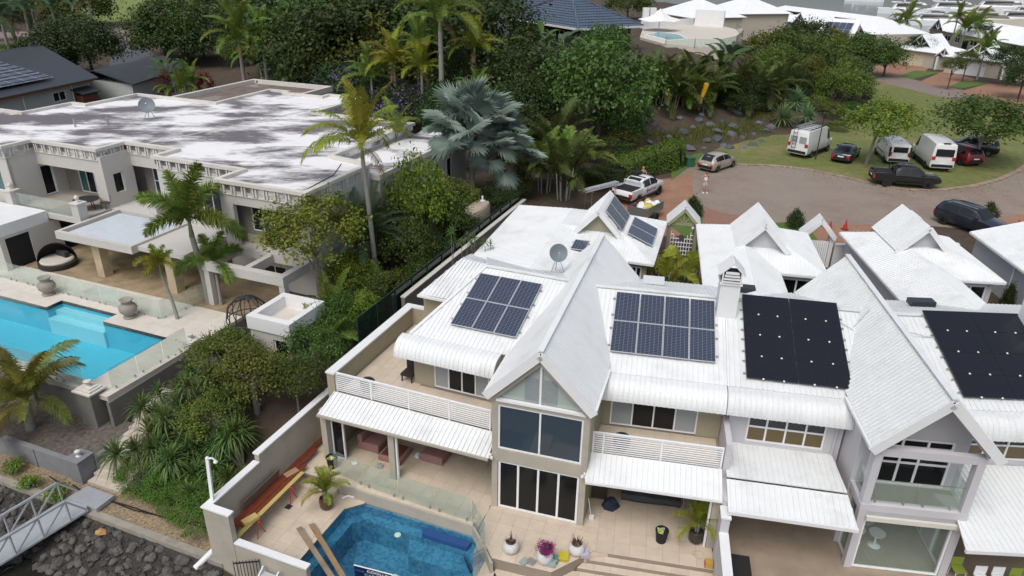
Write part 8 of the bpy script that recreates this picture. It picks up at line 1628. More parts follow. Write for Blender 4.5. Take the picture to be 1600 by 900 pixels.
# clipped hedge
hp = [(8.21,57.25),(10.02,59.88),(12.03,62.05),(13.99,63.42),(14.72,65.64)]
hq = [p for p in hp]; r_ = np.random.default_rng(4); VV = []; NN = []
for a,b in zip(hp,hp[1:]):
 for k in range(2600):
  t = r_.random(); x,y = a[0] + (b[0] - a[0]) * t,a[1] + (b[1] - a[1]) * t; e = r_.uniform(0,math.pi); q = 1.0 + 0.05 * r_.normal(); nx_ = math.cos(e); L_ = math.hypot(b[0] - a[0],b[1] - a[1]); ox,oy = (b[1] - a[1]) / L_,-(b[0] - a[0]) / L_
  sq = 1 / max(abs(math.cos(e)),abs(math.sin(e))) ** 0.75; VV.append((x + ox * nx_ * 1.15 * q * sq,y + oy * nx_ * 1.15 * q * sq,gz(x,y) * 0 + 3.0 + max(0.05,math.sin(e)) * 2.0 * q * sq)); NN.append((ox * nx_,oy * nx_,math.sin(e)))
P_ = np.array(VV); N_ = unit(np.array(NN) + r_.normal(size=P_.shape) * 0.5); U_ = unit(np.cross(N_,r_.normal(size=P_.shape))); Lf = r_.uniform(0.10,0.2,len(P_)); V,Q = quads_leaf(P_,N_,U_,Lf,Lf * 0.7)
he = thing('clipped_hedge','long clipped green hedge behind the white pickup','hedge',(*hp[2],3.0)); me = npmesh('foliage',V - np.array([*hp[2],3.0]),Q,G_['hedge']); link('foliage',me,he)
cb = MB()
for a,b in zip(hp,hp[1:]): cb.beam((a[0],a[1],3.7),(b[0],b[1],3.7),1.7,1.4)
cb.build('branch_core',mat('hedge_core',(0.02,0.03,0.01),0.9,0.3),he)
# conical street shrubs
for (P),lb in (((13.23,50.25,2.18),'small conical evergreen beside the lattice gate'),((19.97,48.03,1.82),'slim conical evergreen right of the middle garage'),((27.32,48.26,2.13),'open leafy street shrub left of the right garage'),((35.02,50.40,1.33),'small conical evergreen behind the dark car')):
 tree(P[0],P[1],max(P[2],2.0),0.75,max(P[2],2.0) * 0.5,'cone',lb,'conifer_shrub','shrub','conical street shrubs',z0=3.0)
# front garden between stairs and deck: pandanus thicket,olive trees,clipped mounds
rr = random.Random(5)
LAp = lambda s,d: LA.p(s,d,0)[:2]
for k,(s,d,nh,lb) in enumerate(((-8.0,-2.6,5,'pandanus at the foot of the stairs'),(-6.8,-1.2,6,'pandanus halfway up beside the stairs'),(-7.2,1.0,6,'pandanus beside the upper stairs'),(-5.2,-2.6,6,'pandanus in the middle of the front garden'),(-4.0,-3.2,5,'pandanus close to the boundary wall and lamp'),(-5.8,0.2,5,'pandanus between the two olive trees'),(-7.6,3.0,5,'upright pandanus at the pool fence corner'),(-3.6,-1.4,5,'pandanus under the yellow green tree'),(-6.2,-3.3,5,'low pandanus above the clipped mound'),(-8.3,-0.6,5,'pandanus overhanging the middle steps'))):
 x,y = LAp(s,d); heads = [(rr.uniform(-1.0,1.0),rr.uniform(-0.9,0.9),rr.uniform(0.9,1.9),rr.uniform(0.95,1.3)) for _ in range(nh)]
 rosettes(x,y,heads,'pandan',lb,'pandanus','pandanus','pandanus thicket',tr=0.07)
tree(*LAp(-6.6,1.6),3.0,1.7,1.2,'olive','olive green tree with grey limbs left in the front garden',group='front garden trees',trunk=0.14,bark=BARK)
tree(*LAp(-4.5,0.9),3.4,1.8,1.4,'olive','olive green tree with grey limbs in the garden middle',group='front garden trees',trunk=0.16,bark=BARK)
tree(*LAp(-2.9,3.4),3.4,1.4,1.4,'mid','leafy tree near the tan balcony corner',group='front garden trees',trunk=0.09,bark=BARK)
tree(*LAp(-2.5,1.4),3.0,1.1,1.2,'mid','slender leafy tree close to the boundary wall',group='front garden trees',trunk=0.06,bark=BARK)
tree(*LAp(-5.4,-0.9),2.6,1.5,1.0,'olive','low olive tree above the pandanus thicket',group='front garden trees',trunk=0.12,bark=BARK)
for s,d,rx,h,lb in ((-7.2,-3.3,1.3,1.3,'clipped green mound at the foot of the stairs'),(-5.9,-3.5,1.2,1.2,'clipped green mound next to the stair foot mound'),(-3.1,-4.1,1.4,1.4,'clipped green mound beside the white corner pier'),(-4.5,-3.8,1.2,1.2,'clipped green mound between two bigger mounds'),(-2.4,-2.4,1.0,1.4,'clipped green mound against the boundary wall')):
 shrub(*LAp(s,d),h,rx,'hedge',lb,'clipped_mound','shrub','clipped mounds')
for s,d,lb in ((-13.4,-5.1,'bright weed clump on the gravel at the left edge'),(-11.7,-5.5,'bright leafy weed at the gravel edge left of the gangway'),(-10.2,-5.5,'bright leafy weed close to the gangway')):
 shrub(*LAp(s,d),0.6,0.45,'weed',lb,'weed','weed','weeds on the gravel',z0=-1.1)
# red and green planting behind the mansion,dracaenas,cottage trees
for P,kd,rx,lb in (((-42.71,89.10,3.03),'red',0.9,'red leaved shrub left of the palm clump behind the mansion'),((-38.47,90.32,2.31),'red',1.1,'red leaved shrub right of the palm clump behind the mansion')): shrub(P[0],P[1],3.6,rx,kd,lb)
for P,lb in (((-40.96,89.26,4.15),'bushy palm clump with red bracts behind the mansion roof'),((-40.15,90.17,3.51),'second palm clump behind the mansion roof')): palm(P[0],P[1],4.2,'arecay',16,1.2,label=lb,group='palm clumps behind the mansion',clump=5,name='cane_palm')
strelitzia(*(-42.25,89.14,3.77)[:2],3.6,'paddle leaved plant left of the palm clump behind the mansion',12,1.4)
for k,(s,d) in enumerate(((-0.2,13.0),(0.6,12.9),(1.5,12.8),(2.2,12.7))):
 x,y = LAp(s,d); rosettes(x,y,[(rr.uniform(-.3,.3),rr.uniform(-.2,.2),rr.uniform(3.0,3.6),1.0),(rr.uniform(-.4,.4),0.2,rr.uniform(2.6,3.0),0.9)],'drac',('leftmost','second','third','rightmost')[k] + ' of the spindly dracaenas behind the tan house roof','dracaena','plant','spindly dracaenas',z0=2.9,tr=0.025)
for (x,y),kd,h,rx,lb in (((73.05,136.24),'dark',5.0,2.6,'round tree before the cream garage door'),((70.10,116.19),'mid',4.6,1.9,'young tree before the white garage door'),((63.71,108.67),'mid',4.4,1.5,'thin young tree on the far lawn edge'),((74.80,112.56),'dark',6.0,3.2,'round dark tree at the far right edge'),((69.69,101.67),'dark',5.0,3.0,'lower dark tree at the far right edge')):
 tree(x,y,h,rx,rx * 0.75,kd,lb,group='trees by the cottages',trunk=0.10)
for (x,y),h,sc,lb in (((84.17,165.02),5.0,1.1,'bushy palm left of the first cottage'),((83.42,167.27),3.5,1.0,'low palm beside the bushy one left of the first cottage'),((90.33,157.04),6.5,0.9,'palm with round head between the cottage roofs'),((90.02,152.89),4.5,1.2,'feathery palm between the cottage roofs'),((93.82,155.43),5.0,1.1,'feathery palm above the second cottage roof'),((73.71,118.43),4.5,1.0,'palm before the second cottage gate')):
 palm(x,y,h,'royal',14,sc,0.14,lb,'palms by the cottages',shaft=False)
# far left corner palms and trees
for P,sc,lb in (((-79.90,117.57,7.56),1.5,'large palm in the top left corner'),((-83.17,128.79,7.71),1.4,'second large palm near the top left corner'),((-83.89,137.71,7.66),1.4,'third palm along the top left'),((-77.70,111.10,5.41),1.5,'palm cut by the left edge'),((-85.76,153.40,7.26),1.3,'far palm beside the road at the top left')):
 palm(P[0],P[1],max(6.0,P[2] - 2),'date',18,sc * 1.3,0.28,lb,'palms at the top left',dry=2)
for P,rx,lb in (((-103.27,177.81,6.95),9.0,'far green tree at the top left edge'),((-123.57,191.10,7.42),10.0,'far tree in the top left corner'),((-66.98,169.33,7.97),9.0,'far tree beside the park'),((-50.88,158.90,8.76),9.0,'far dark tree left of centre'),((-8.63,117.43,6.41),8.0,'far tree behind the tallest royal palm'),((32.19,222.57,6.07),7.0,'far tree right of the blue roof')):
 tree(P[0],P[1],max(P[2],9),rx,rx * 0.8,'mid',lb,group='far trees')
for P,lb in (((55.53,193.35,10.19),'thin tall tree before the terrace houses'),((50.67,197.45,5.71),'bushy palm like tree before the terrace houses'),((62.43,158.51,4.98),'dark tree before the terrace gable')):
 tree(P[0],P[1],max(P[2],4),3.2,2.4,'mid',lb,group='trees by the terrace houses')
# ground cover on the bank and weeds between the rocks
gc_ = [(*p,0) for p in ((15.60,70.77),(17.21,72.29),(18.71,73.23),(20.30,74.38),(22.09,76.15),(23.45,75.99),(24.96,77.77),(26.07,77.92),(27.54,80.81),(28.83,82.70),(14.84,69.97),(16.23,70.58),(18.17,72.14),(13.25,71.16),(11.72,65.96),(10.24,63.99),(20.90,73.93),(22.59,75.23))]
tag(link('ground_cover',blades_mesh('ground_cover',gc_,G_['olive'],0.2,0.55,0.03,190,0.8)),'olive green ground cover matting the bank',kind='stuff')
tag(link('lawn_tufts',blades_mesh('lawn_tufts',[(p[0] + 0.4,p[1] + 0.9,3.02) for p in verge[2:]] ,G_['weed'],0.04,0.12,0.02,500,1.6,3)),'uneven tufts of grass along the street verge',kind='stuff')

# groves that read as masses: each tree its own thing,set out over its patch
def grove(poly,n,kinds,hr,rr_,label,group,seed,palms=0.0):
 q = random.Random(seed); xs_ = [p[0] for p in poly]; ys_ = [p[1] for p in poly]; k = 0; pts = []
 while k < n:
  x,y = q.uniform(min(xs_),max(xs_)),q.uniform(min(ys_),max(ys_)); k += 0.02
  if poly_dist(poly,np.array([x]),np.array([y]))[0] < 0 or any(math.hypot(x - a[0],y - a[1]) < rr_[0] * 1.1 for a in pts): continue
  pts.append((x,y,q.random() < palms)); k += 0.98
 for pm in (False,True):
  for i,(x,y,_) in enumerate(sorted((p for p in pts if p[2] == pm),key=lambda p: p[0] / p[1])):
   h = q.uniform(*hr); r = q.uniform(*rr_); lb = ORD[i] + ' from the left of the ' + (label.replace('trees','palms') if pm else label)
   if pm: palm(x,y,h * 0.75,q.choice(('royal','gold','arecay')),15,1.1,0.15,lb,group + ' palms',dry=1)
   else: tree(x,y,h,r,h * 0.56,q.choice(kinds),lb,group=group)
grove([((-9.35,62.56,2.90))[:2],((0.90,55.63,2.90))[:2],((3.45,68.49,4.00))[:2],((-3.30,83.34,4.00))[:2],((-7.93,77.57,3.00))[:2]],12,('dark','mid','dark'),(4,7),(1.8,2.8),'shady trees beside the silver fan palms','grove beside the fan palms',1,0.25)
grove([((-52.06,108.78,3.00))[:2],((-42.37,114.90,3.00))[:2],((-58.70,170.32,3.00))[:2],((-76.10,164.64,3.00))[:2]],16,('dark','mid','dense'),(6,10),(3.0,4.6),'trees in the grove behind the black carport','grove behind the carport',2,0.3)
grove([((-42.37,114.90,3.00))[:2],((-20.51,95.28,3.00))[:2],((-0.46,95.10,5.00))[:2],((-0.62,110.37,8.00))[:2],((-36.38,174.12,3.00))[:2],((-58.70,170.32,3.00))[:2]],26,('dark','mid','dark','olive'),(7,11),(3.2,5.2),'trees in the dark grove across the top','grove across the top',3,0.35)
grove([((30.82,89.89,6.00))[:2],((36.70,90.48,5.00))[:2],((40.30,89.11,4.00))[:2],((55.59,119.40,3.00))[:2],((58.45,138.31,3.00))[:2],((30.93,93.33,7.00))[:2]],22,('mid','olive','dark'),(2.6,5.0),(1.6,2.8),'bushy trees between hill terrace and lawn','thicket by the lawn',4)
grove([((12.40,77.92,5.00))[:2],((27.68,81.70,5.00))[:2],((27.86,85.25,6.00))[:2],((13.53,83.85,6.00))[:2]],14,('dark','olive'),(2.0,3.6),(1.4,2.2),'low trees beneath the hillside palm hedge','undergrowth below the palm hedge',5,0.0)
grove([((-88.14,109.62,3.00))[:2],((-77.03,121.29,3.00))[:2],((-110.26,193.30,3.00))[:2],((-158.51,203.34,3.00))[:2]],12,('mid','dark'),(7,11),(3.5,5.5),'trees in the top left corner grove','grove top left',6,0.4)

for k,((x,y,h),kd,rx,lb) in enumerate((((-9.31,38.96,3.13),'bright',1.6,'fresh green tree between mansion corner and side court'),((-6.49,41.20,4.07),'mid',1.6,'leafy tree in the side strip beside the narrow light tree'),((-4.89,45.74,3.88),'mid',1.8,'leafy tree between narrow light tree and water tank'),((-9.33,33.82,2.69),'mid',1.2,'leafy tree between pavilion and tan balcony'),((-7.84,34.22,2.53),'bright',1.0,'fresh green shrub by the lower green fence'),((-7.01,36.71,2.83),'mid',1.2,'slim tree beside the tan parapet cap'))):
 tree(x,y,max(h,3.0),rx,max(h,3.0) * 0.5,kd,lb,group='trees in the side strip',trunk=0.07,bark=BARK)
for (P),lb in (((-10.00,35.23,2.55),'cane palm right behind the pavilion'),((-9.77,41.32,2.60),'cane palm under the tattered palm')): palm(P[0],P[1],2.2,'arecay',14,1.1,label=lb,group='cane palms in the side strip',clump=5,z0=0.9,name='cane_palm')

grove([((-44.38,107.26,3.00))[:2],((-26.68,90.35,3.00))[:2],((-25.45,102.10,3.00))[:2],((-35.55,122.70,3.00))[:2],((-47.77,127.33,3.00))[:2]],12,('dark','mid','dense'),(2.5,4.5),(1.8,3.0),'low bushy trees beside the flat annex','bushes beside the annex',7,0.15)

# ============================================================ things on the decks and terraces
def pot_prof(r,h): return [(r * 0.55,0),(r * 0.92,h * 0.22),(r,h * 0.5),(r * 0.92,h * 0.82),(r * 0.78,h * 0.95),(r * 0.80,h),(r * 0.68,h),(r * 0.66,h * 0.9),(0.01,h * 0.88)]
GLAZE = mat('speckled_white_glaze',(0.62,0.62,0.61),0.4,0.15,9,stain=(0.32,0.38,0.46),stain_scale=3.0,stain_amt=0.6)
def twigs(T,x,y,z,r,h,n,m,seed):
 q = random.Random(seed); mb = MB()
 for k in range(n): a,e = q.uniform(0,6.28),q.uniform(0.2,1.0); mb.tube([(x + 0.3 * r * math.cos(a),y + 0.3 * r * math.sin(a),z),(x + r * e * math.cos(a),y + r * e * math.sin(a),z + h * q.uniform(0.4,1.0))],0.012,4,0.005)
 mb.build('dry_twigs',m,T)
for k,(s,d,lb) in enumerate(((1.46,-2.1,'white speckled pot with dry plant nearest the pool'),(2.80,-2.2,'white pot with magenta bougainvillea in the middle'),(3.84,-1.45,'cream pot with dry twiggy plant near the right patio'))):
 x,y,_ = GA.p(s,d,0); T = thing('planter_pot',lb,'pot',(x,y,0),'white planter pots'); MB().lathe((x,y,0),pot_prof(0.31,0.50),20).build('pot',GLAZE,T,smooth=True)
 MB().lathe((x,y,0.43),[(0.21,0),(0.2,0.02),(0.01,0.03)],14).build('soil',M['mulch'],T)
 if k == 1: c = link('blossom',crown('magenta',0),T,(0,0,0.66)); c.scale = (0.32,0.32,0.28); c = link('foliage',crown('dark',0),T,(0.08,0.05,0.6)); c.scale = (0.22,0.22,0.2)
 else: twigs(T,x,y,0.44,0.3,0.3,40,M['brown_trim'],k)
for (x,y,z),m,lb in ((LA.p(1.3,-2.1,-0.5),mat('rust_black_glaze',(0.07,0.035,0.022),0.25,0.5,3.0),'golden palm in a dark rust glazed pot beside the pool'),(RA.p(4.35,0.1,0),mat('dark_bronze_glaze',(0.045,0.04,0.035),0.3,0.3,4),'golden palm in a dark round pot by the right column')):
 T = thing('potted_palm',lb,'potted palm',(x,y,z),'potted palms'); MB().lathe((x,y,z),[(0.18,0),(0.27,0.12),(0.29,0.4),(0.27,0.52),(0.22,0.55),(0.2,0.48),(0.01,0.47)],18).build('pot',m,T,smooth=True)
 for k in range(4): a = k * 1.6; MB().tube([(x + .06 * math.cos(a),y + .06 * math.sin(a),z + 0.45),(x + .1 * math.cos(a),y + .1 * math.sin(a),z + 0.95)],0.02,6).build('stem',PALMBARK,T)
 for k in range(13): a = k * 2.4; o = link('frond',fronds('pot')[min(3,k // 4)],T,(0.05 * math.cos(a),0.05 * math.sin(a),0.85),(0,0,a))
def bin_(p,lb,fill=None):
 T = thing('bucket_bin',lb,'bin',p,'black bins'); MB().lathe(p,[(0.19,0),(0.24,0.5),(0.26,0.5),(0.26,0.54),(0.23,0.54),(0.215,0.42),(0.01,0.41)],18).build('tub',M['rubber'],T,smooth=True)
 q = random.Random(len(lb))
 for k in range(7): MB().box(Frame(p[0] + q.uniform(-.12,.12),p[1] + q.uniform(-.12,.12),q.uniform(0,180)),-0.09,0.09,-0.02,0.02,p[2] + 0.42,p[2] + 0.5 + 0.08 * q.random()).build('offcut',(M['sand_wall'],M['white_paint'],mat('lime_rag',(0.42,0.5,0.03),0.7,0.05))[k % 3],T)
bin_(LA.p(0.42,-0.32,0),'black rubbish bin beside the left corner column'); bin_(RA.p(3.05,-0.15,0),'black tub full of offcuts on the right patio')
# pink modular sofa,ottoman and low table
PINK = mat('dusty_pink_fabric',(0.30,0.165,0.155),0.9,0.08,8,bump=0.2,bscale=60)
def cushion(F,T,nm,s0,s1,d0,d1,z0,z1):
 r = 0.05; MB().grid8([F.p(a,b,c) for c,k in ((z0,0),(z1 - r,0)) for a,b in ((s0,d0),(s1,d0),(s1,d1),(s0,d1))]).grid8([F.p(a,b,c) for c,k in ((z1 - r,0),(z1,r)) for a,b in ((s0 + k,d0 + k),(s1 - k,d0 + k),(s1 - k,d1 - k),(s0 + k,d1 - k))]).build(nm,PINK,T)
for F,lb,back in ((LA.shift(0.75,1.2),'pink armless lounge chair left of the low table',True),(LA.shift(2.2,3.3),'pink modular sofa seat at the back of the open room',True),(LA.shift(3.5,2.9),'pink modular sofa seat right at the back of the open room',True),(LA.shift(3.75,1.55),'pink square ottoman on the patio floor',False)):
 T = thing('lounge_seat',lb,'sofa',F.p(0.5,0.5,0),'pink modular lounge seats'); cushion(F,T,'seat',0,1.05,0.0,1.0,0.02,0.40)
 if back: cushion(F,T,'backrest',0,0.24,0.0,1.0,0.401,0.80) if F.x < LA.p(1.5,1.4,0)[0] else cushion(F,T,'backrest',0,1.05,0.76,1.0,0.401,0.80)
T = thing('coffee_table','low pink square table with dark top and clutter','table',LA.p(2.6,1.4,0)); F = LA.shift(2.0,0.85); cushion(F,T,'base',0,1.1,0,1.1,0.02,0.28); MB().box(F,0.12,0.98,0.12,0.98,0.281,0.31).build('table_top',M['brown_trim'],T)
for F,m,lb in ((LA.shift(1.2,0.2),M['white_paint'],'crumpled white paper on the patio floor'),(LA.shift(2.3,0.45),M['grey_glass'],'clear plastic wrap beside the low table'),(LA.shift(3.5,1.75),M['white_paint'],'white plastic bag beside the pink ottoman')):
 mb = MB().lathe(F.p(0,0,0.0),[(0.08,0),(0.15,0.04),(0.11,0.10),(0.02,0.14)],9); q = random.Random(int(F.x * 100)); mb.v = [(v[0] + q.uniform(-.05,.05),v[1] + q.uniform(-.05,.05),max(0.001,v[2] + q.uniform(-.02,.03))) for v in mb.v]; mb.build('crumpled_bag',m,label=lb,cat='litter',group='litter on the patio')
# timber stack on red trestles
def trestle(s,d,lb):
 T = thing('sawhorse',lb,'trestle',LA.p(s,d,-0.5),'red trestles'); rm_ = mat('trestle_red',(0.45,0.05,0.035),0.5,0.05)
 for a in (-0.35,0.35):
  for b in (-0.22,0.22): MB().tube([LA.p(s + a,d + b,-0.5),LA.p(s + a * 0.8,d,0.16)],0.022,6).build('leg',rm_,T)
 MB().beam(LA.p(s - 0.4,d,0.18),LA.p(s + 0.4,d,0.18),0.07,0.05).build('top_bar',rm_,T)
trestle(-0.55,-2.3,'red trestle under the far end of the timber'); trestle(-0.50,-4.4,'red trestle under the near end of the timber')
JAR = mat('jarrah_board',(0.16,0.035,0.015),0.6,0.2,3,stretch=(1,1,1)); PINE = mat('yellow_pine',(0.50,0.38,0.14),0.7,0.12,3); GREYT = mat('weathered_timber',(0.26,0.20,0.135),0.85,0.2,3,stain=(0.15,0.11,0.075),stain_scale=2,stain_amt=0.5)
for k,(s,d0,d1,z,m,lb) in enumerate(((-0.98,-5.0,1.0,0.21,JAR,'long dark red board on the trestles next to the wall'),(-0.78,-5.0,0.2,0.212,JAR,'shorter dark red board on the trestles'),(-0.36,-5.45,-1.35,0.215,PINE,'yellow pine plank on the trestles'),(-0.57,-4.9,-0.9,0.213,JAR,'dark red board beside the pine plank'))): MB().beam(LA.p(s,d0,z + 0.03),LA.p(s,d1,z + 0.03),0.185,0.045).build('timber_board',m,label=lb,cat='board',group='timber boards on trestles')
for s,d,h,m,lb in ((-0.75,-1.6,0.29,mat('cardboard',(0.36,0.24,0.14),0.85,0.1),'brown cardboard sheet lying on the red boards'),(-0.42,-4.55,0.30,PINE,'yellow pine offcut blocks on the plank')): MB().box(Frame(*LA.p(s,d,0)[:2],LA.h + 70),-0.3,0.3,-0.16,0.16,h - 0.02,h + (0.02 if 'card' in lb else 0.12)).build('offcut_sheet',m,label=lb,cat='offcut')
MB().beam(LA.p(-1.12,-4.2,0.12),LA.p(-1.12,-2.0,0.12),0.03,1.2,up=(0.25,0.1,1)).build('chipboard_sheet',mat('brown_chipboard',(0.17,0.115,0.085),0.9,0.35,14),label='large brown chipboard sheet leaning on the boundary wall',cat='board')
MB().beam(LA.p(1.0,-3.55,-0.42),LA.p(3.9,-5.3,-0.42),0.2,0.06).build('scaffold_plank',GREYT,label='grey weathered plank left of the pair over the pool corner',cat='plank',group='weathered planks'); MB().beam(LA.p(1.35,-3.2,-0.41),LA.p(4.2,-5.1,-0.41),0.2,0.06).build('scaffold_plank',mat('brown_plank',(0.27,0.18,0.095),0.85,0.2,3),label='brown weathered plank right of the pair over the pool corner',cat='plank',group='weathered planks')
for F,nm,lb in ((LA.shift(-0.18,-2.67),'floor_drain','black square drain grate in the lower deck'),): MB().box(F,-0.13,0.13,-0.13,0.13,-0.499,-0.49).build(nm,M['dark_metal'],label=lb,cat='drain')
MB().tube([LA.p(1.6,-1.45,-0.44),LA.p(1.75,-1.22,-0.44),LA.p(2.05,-1.2,-0.44)],0.05,8).build('pipe_offcut',M['white_paint'],label='bent white pipe offcut on the pool deck',cat='pipe')
MB().lathe(LA.p(4.7,-2.2,-0.63),[(0.02,0),(0.14,0.01),(0.12,0.04),(0.02,0.05)],12).build('pool_float',mat('pale_green_plastic',(0.45,0.62,0.45),0.5,0.05),label='pale green chlorine float in the blue pool',cat='float'); MB().lathe(LA.p(5.75,-4.25,-0.45),[(0.02,0),(0.12,0.02),(0.12,0.05),(0.02,0.07)],12).build('pool_float',MATS['pale_green_plastic'],label='pale green disc at the bottom edge by the sign',cat='float')
# carpentry sign at the pool
SG = thing('company_sign','dark blue carpentry sign with white lettering at the bottom edge','sign',LA.p(4.9,-4.4,-1.0)); SF = Frame(*LA.p(4.09,-4.36,0)[:2],LA.h + 5)
MB().box(SF,0,2.0,0.0,0.03,-1.25,-0.42).build('board',mat('navy_sign',(0.008,0.014,0.045),0.4,0.05),SG); MB().box(SF,-0.012,2.012,-0.004,0.034,-0.42,-0.40).build('edge_trim',M['rail_white'],SG)
for z in (-0.62,-0.68): MB().box(SF,0.04,0.42,-0.006,-0.001,z,z + 0.02).build('stripe',mat('sign_blue',(0.05,0.12,0.42),0.5,0.02),SG)
for tx,s,z,q in (('COOLUM',1.0,-0.60,0.17),('CARPENTRY',1.02,-0.80,0.17)):
 p = SF.p(s,-0.008,z); lettering(tx,q,M['rail_white'],SG,Vector(p) - Vector(SG.location),(rad(90),0,rad(SF.h)),sx=1.3)
# clutter at the platform edge and in the right room
for s,d,w,l,h,m,lb in ((2.1,-2.5,.16,.12,.10,M['grey_glass'],'grey plastic tray at the platform edge'),(2.35,-2.45,.12,.14,.14,M['steel'],'grey tool tin beside the plastic tray'),(3.05,-2.3,.16,.2,.16,mat('clear_tub',(0.30,0.36,0.36),0.3,0.1),'clear tub of screws near the bougainvillea pot'),(3.15,-2.05,.18,.16,.12,mat('teal_tub',(0.12,0.26,0.26),0.4,0.1),'teal plastic tub behind the screw tub'),(3.45,-1.85,.2,.18,.14,mat('yellow_cloth',(0.48,0.40,0.03),0.7,0.05),'bright yellow sponge block near the cream pot'),(4.15,-1.45,.2,.16,.18,mat('lilac_bag',(0.46,0.42,0.52),0.6,0.2,8),'printed lilac bag right of the cream pot')):
 F = Frame(*GA.p(s,d,0)[:2],GA.h + 25 + s * 20); MB().grid8([F.p(a,b,c) for c,k in ((0.001,0.85),(h,1.0)) for a,b in ((-w * k,-l * k),(w * k,-l * k),(w * k,l * k),(-w * k,l * k))]).build('tool_tub',m,label=lb,cat='tub',group='clutter on the platform')
mb = MB(); q = random.Random(2); TP = RA.shift(1.4,1.9)
for k in range(9):
 for j in range(8): a = 2 * math.pi * j / 8; mb.v.append(TP.p(k * 0.3,(0.22 + q.uniform(-.04,.04)) * math.cos(a),0.24 + (0.22 + q.uniform(-.04,.04)) * math.sin(a)))
for k in range(8):
 for j in range(8): j2 = (j + 1) % 8; mb.f.append((k * 8 + j,k * 8 + j2,k * 8 + 8 + j2,k * 8 + 8 + j))
mb.f += [tuple(range(8)),tuple(64 + j for j in range(8))]; mb.build('rolled_cover',mat('charcoal_tarpaulin',(0.045,0.05,0.052),0.7,0.2,4),label='long rolled charcoal cover at the back of the right patio',cat='cover')
mb = MB().lathe(RA.p(1.0,1.3,0),[(0.30,0),(0.36,0.15),(0.24,0.36),(0.05,0.48)],10); mb.v = [(v[0] + q.uniform(-.08,.08),v[1] + q.uniform(-.08,.08),max(0.002,v[2] + q.uniform(-.05,.05))) for v in mb.v]; mb.build('cloth_heap',mat('navy_cloth',(0.02,0.026,0.05),0.8,0.2),label='dark navy cloth heap in the right room corner',cat='cloth')
T = thing('cabinet','dark cabinet with boxes in the left corner of the right room','cabinet',RA.p(0.5,2.0,0)); MB().box(RA,0.15,0.8,1.7,2.3,0.001,0.85).build('carcass',mat('dark_wood',(0.06,0.045,0.035),0.6,0.2),T); MB().box(RA,0.25,0.7,1.8,2.2,0.851,1.05).build('box',M['blue_glass'],T)
MB().tube([RA.p(0.3,0.5,0.01),RA.p(0.15,0.35,1.1)],0.018,6).box(Frame(*RA.p(0.3,0.45,0)[:2],10),-0.1,0.1,-0.03,0.05,0.002,0.2).build('shovel',M['white_paint'],label='pale shovel leaning at the bay corner',cat='shovel')
T = thing('folding_chair','pale folding chair beside the rolled cover','chair',RA.p(4.1,1.7,0)); CF = RA.shift(3.9,1.6)
for s in (0,0.4): MB().tube([CF.p(s,0,0),CF.p(s,0.3,0.9)],0.015,6).build('leg',mat('mauve_metal',(0.36,0.30,0.36),0.5,0.05),T); MB().tube([CF.p(s,0.4,0),CF.p(s,0.0,0.45)],0.015,6).build('leg',MATS['mauve_metal'],T)
MB().box(CF,0,0.4,0,0.35,0.44,0.47).build('seat',MATS['mauve_metal'],T); MB().beam(CF.p(0,0.27,0.8),CF.p(0.4,0.27,0.8),0.03,0.16).build('backrest',MATS['mauve_metal'],T)
T = thing('tool_box','yellow and red box at the foot of the party wall','box',RA.p(4.8,-1.1,0)); MB().box(RA,4.66,4.92,-1.2,-0.95,0.001,0.26).build('case',mat('ochre_case',(0.48,0.30,0.06),0.6,0.05),T); MB().box(RA,4.64,4.66,-1.2,-0.95,0.001,0.2).build('side',MATS['trestle_red'],T)
rg = MB(); c = RA.p(4.45,-0.6,0.02); rg.tube([(c[0] + 0.2 * math.cos(a),c[1] + 0.2 * math.sin(a),c[2]) for a in np.linspace(0,6.28,20)],0.012,5,cap=False); rg.build('hose_ring',M['sand_wall'],label='thin hose loop on the right patio tiles',cat='hose')
T = thing('storage_box','black louvred storage box beside the white party wall','box',RA.p(5.75,-1.9,-0.01)); MB().box(RA,5.42,6.05,-2.6,-1.3,0.0,0.85).build('case',mat('grey_black_plastic',(0.06,0.06,0.065),0.7,0.1),T); MB().box(RA,5.38,6.09,-2.64,-1.26,0.85,0.95).build('lid',M['rubber'],T)
for k in range(9): MB().box(RA,5.45 + k * 0.065,5.48 + k * 0.065,-2.615,-2.6,0.05,0.8).build('slat',M['dark_metal'],T)
# tulip stools in the glazed room,dining chairs under the right canopy
for s,d,lb in ((0.55,1.4,'white tulip stool left in the glazed room'),(1.25,1.3,'white tulip stool right in the glazed room'),(0.9,2.1,'white tulip table behind the stools')):
 p = GB.p(s,d,0.012); k = 1.6 if 'table' in lb else 1.0; MB().lathe(p,[(0.24,0),(0.22,0.02),(0.05,0.08),(0.035,0.3),(0.05,0.42),(0.26 * k,0.55),(0.30 * k,0.62),(0.26 * k,0.62),(0.02,0.56)],18).build('tulip_stool' if k == 1 else 'tulip_table',M['rail_white'],smooth=True,label=lb,cat='stool' if k == 1 else 'table',group='tulip furniture')
for k in range(4):
 F = RB.shift(0.1 + k * 0.62,-0.6 + (0.4 if k == 0 else 0)); T = thing('dining_chair',('lime seated chair at the corner of the right canopy','first white wire chair under the right canopy','second white wire chair under the right canopy','lime backed chair at the frame edge')[k],'chair',F.p(.2,.2,0),'dining chairs under the right canopy'); cm = mat('lime_seat',(0.26,0.33,0.06),0.5,0.05) if k in (0,3) else M['rail_white']
 for s in (0.02,0.4):
  for d in (0.02,0.4): MB().tube([F.p(s,d,0),F.p(s * 0.9 + 0.02,d,0.45)],0.012,5).build('leg',M['rail_white'],T)
 MB().box(F,0,0.42,0,0.42,0.45,0.48).build('seat',cm,T); MB().box(F,0,0.42,0.40,0.43,0.5,0.85).build('backrest',cm,T)
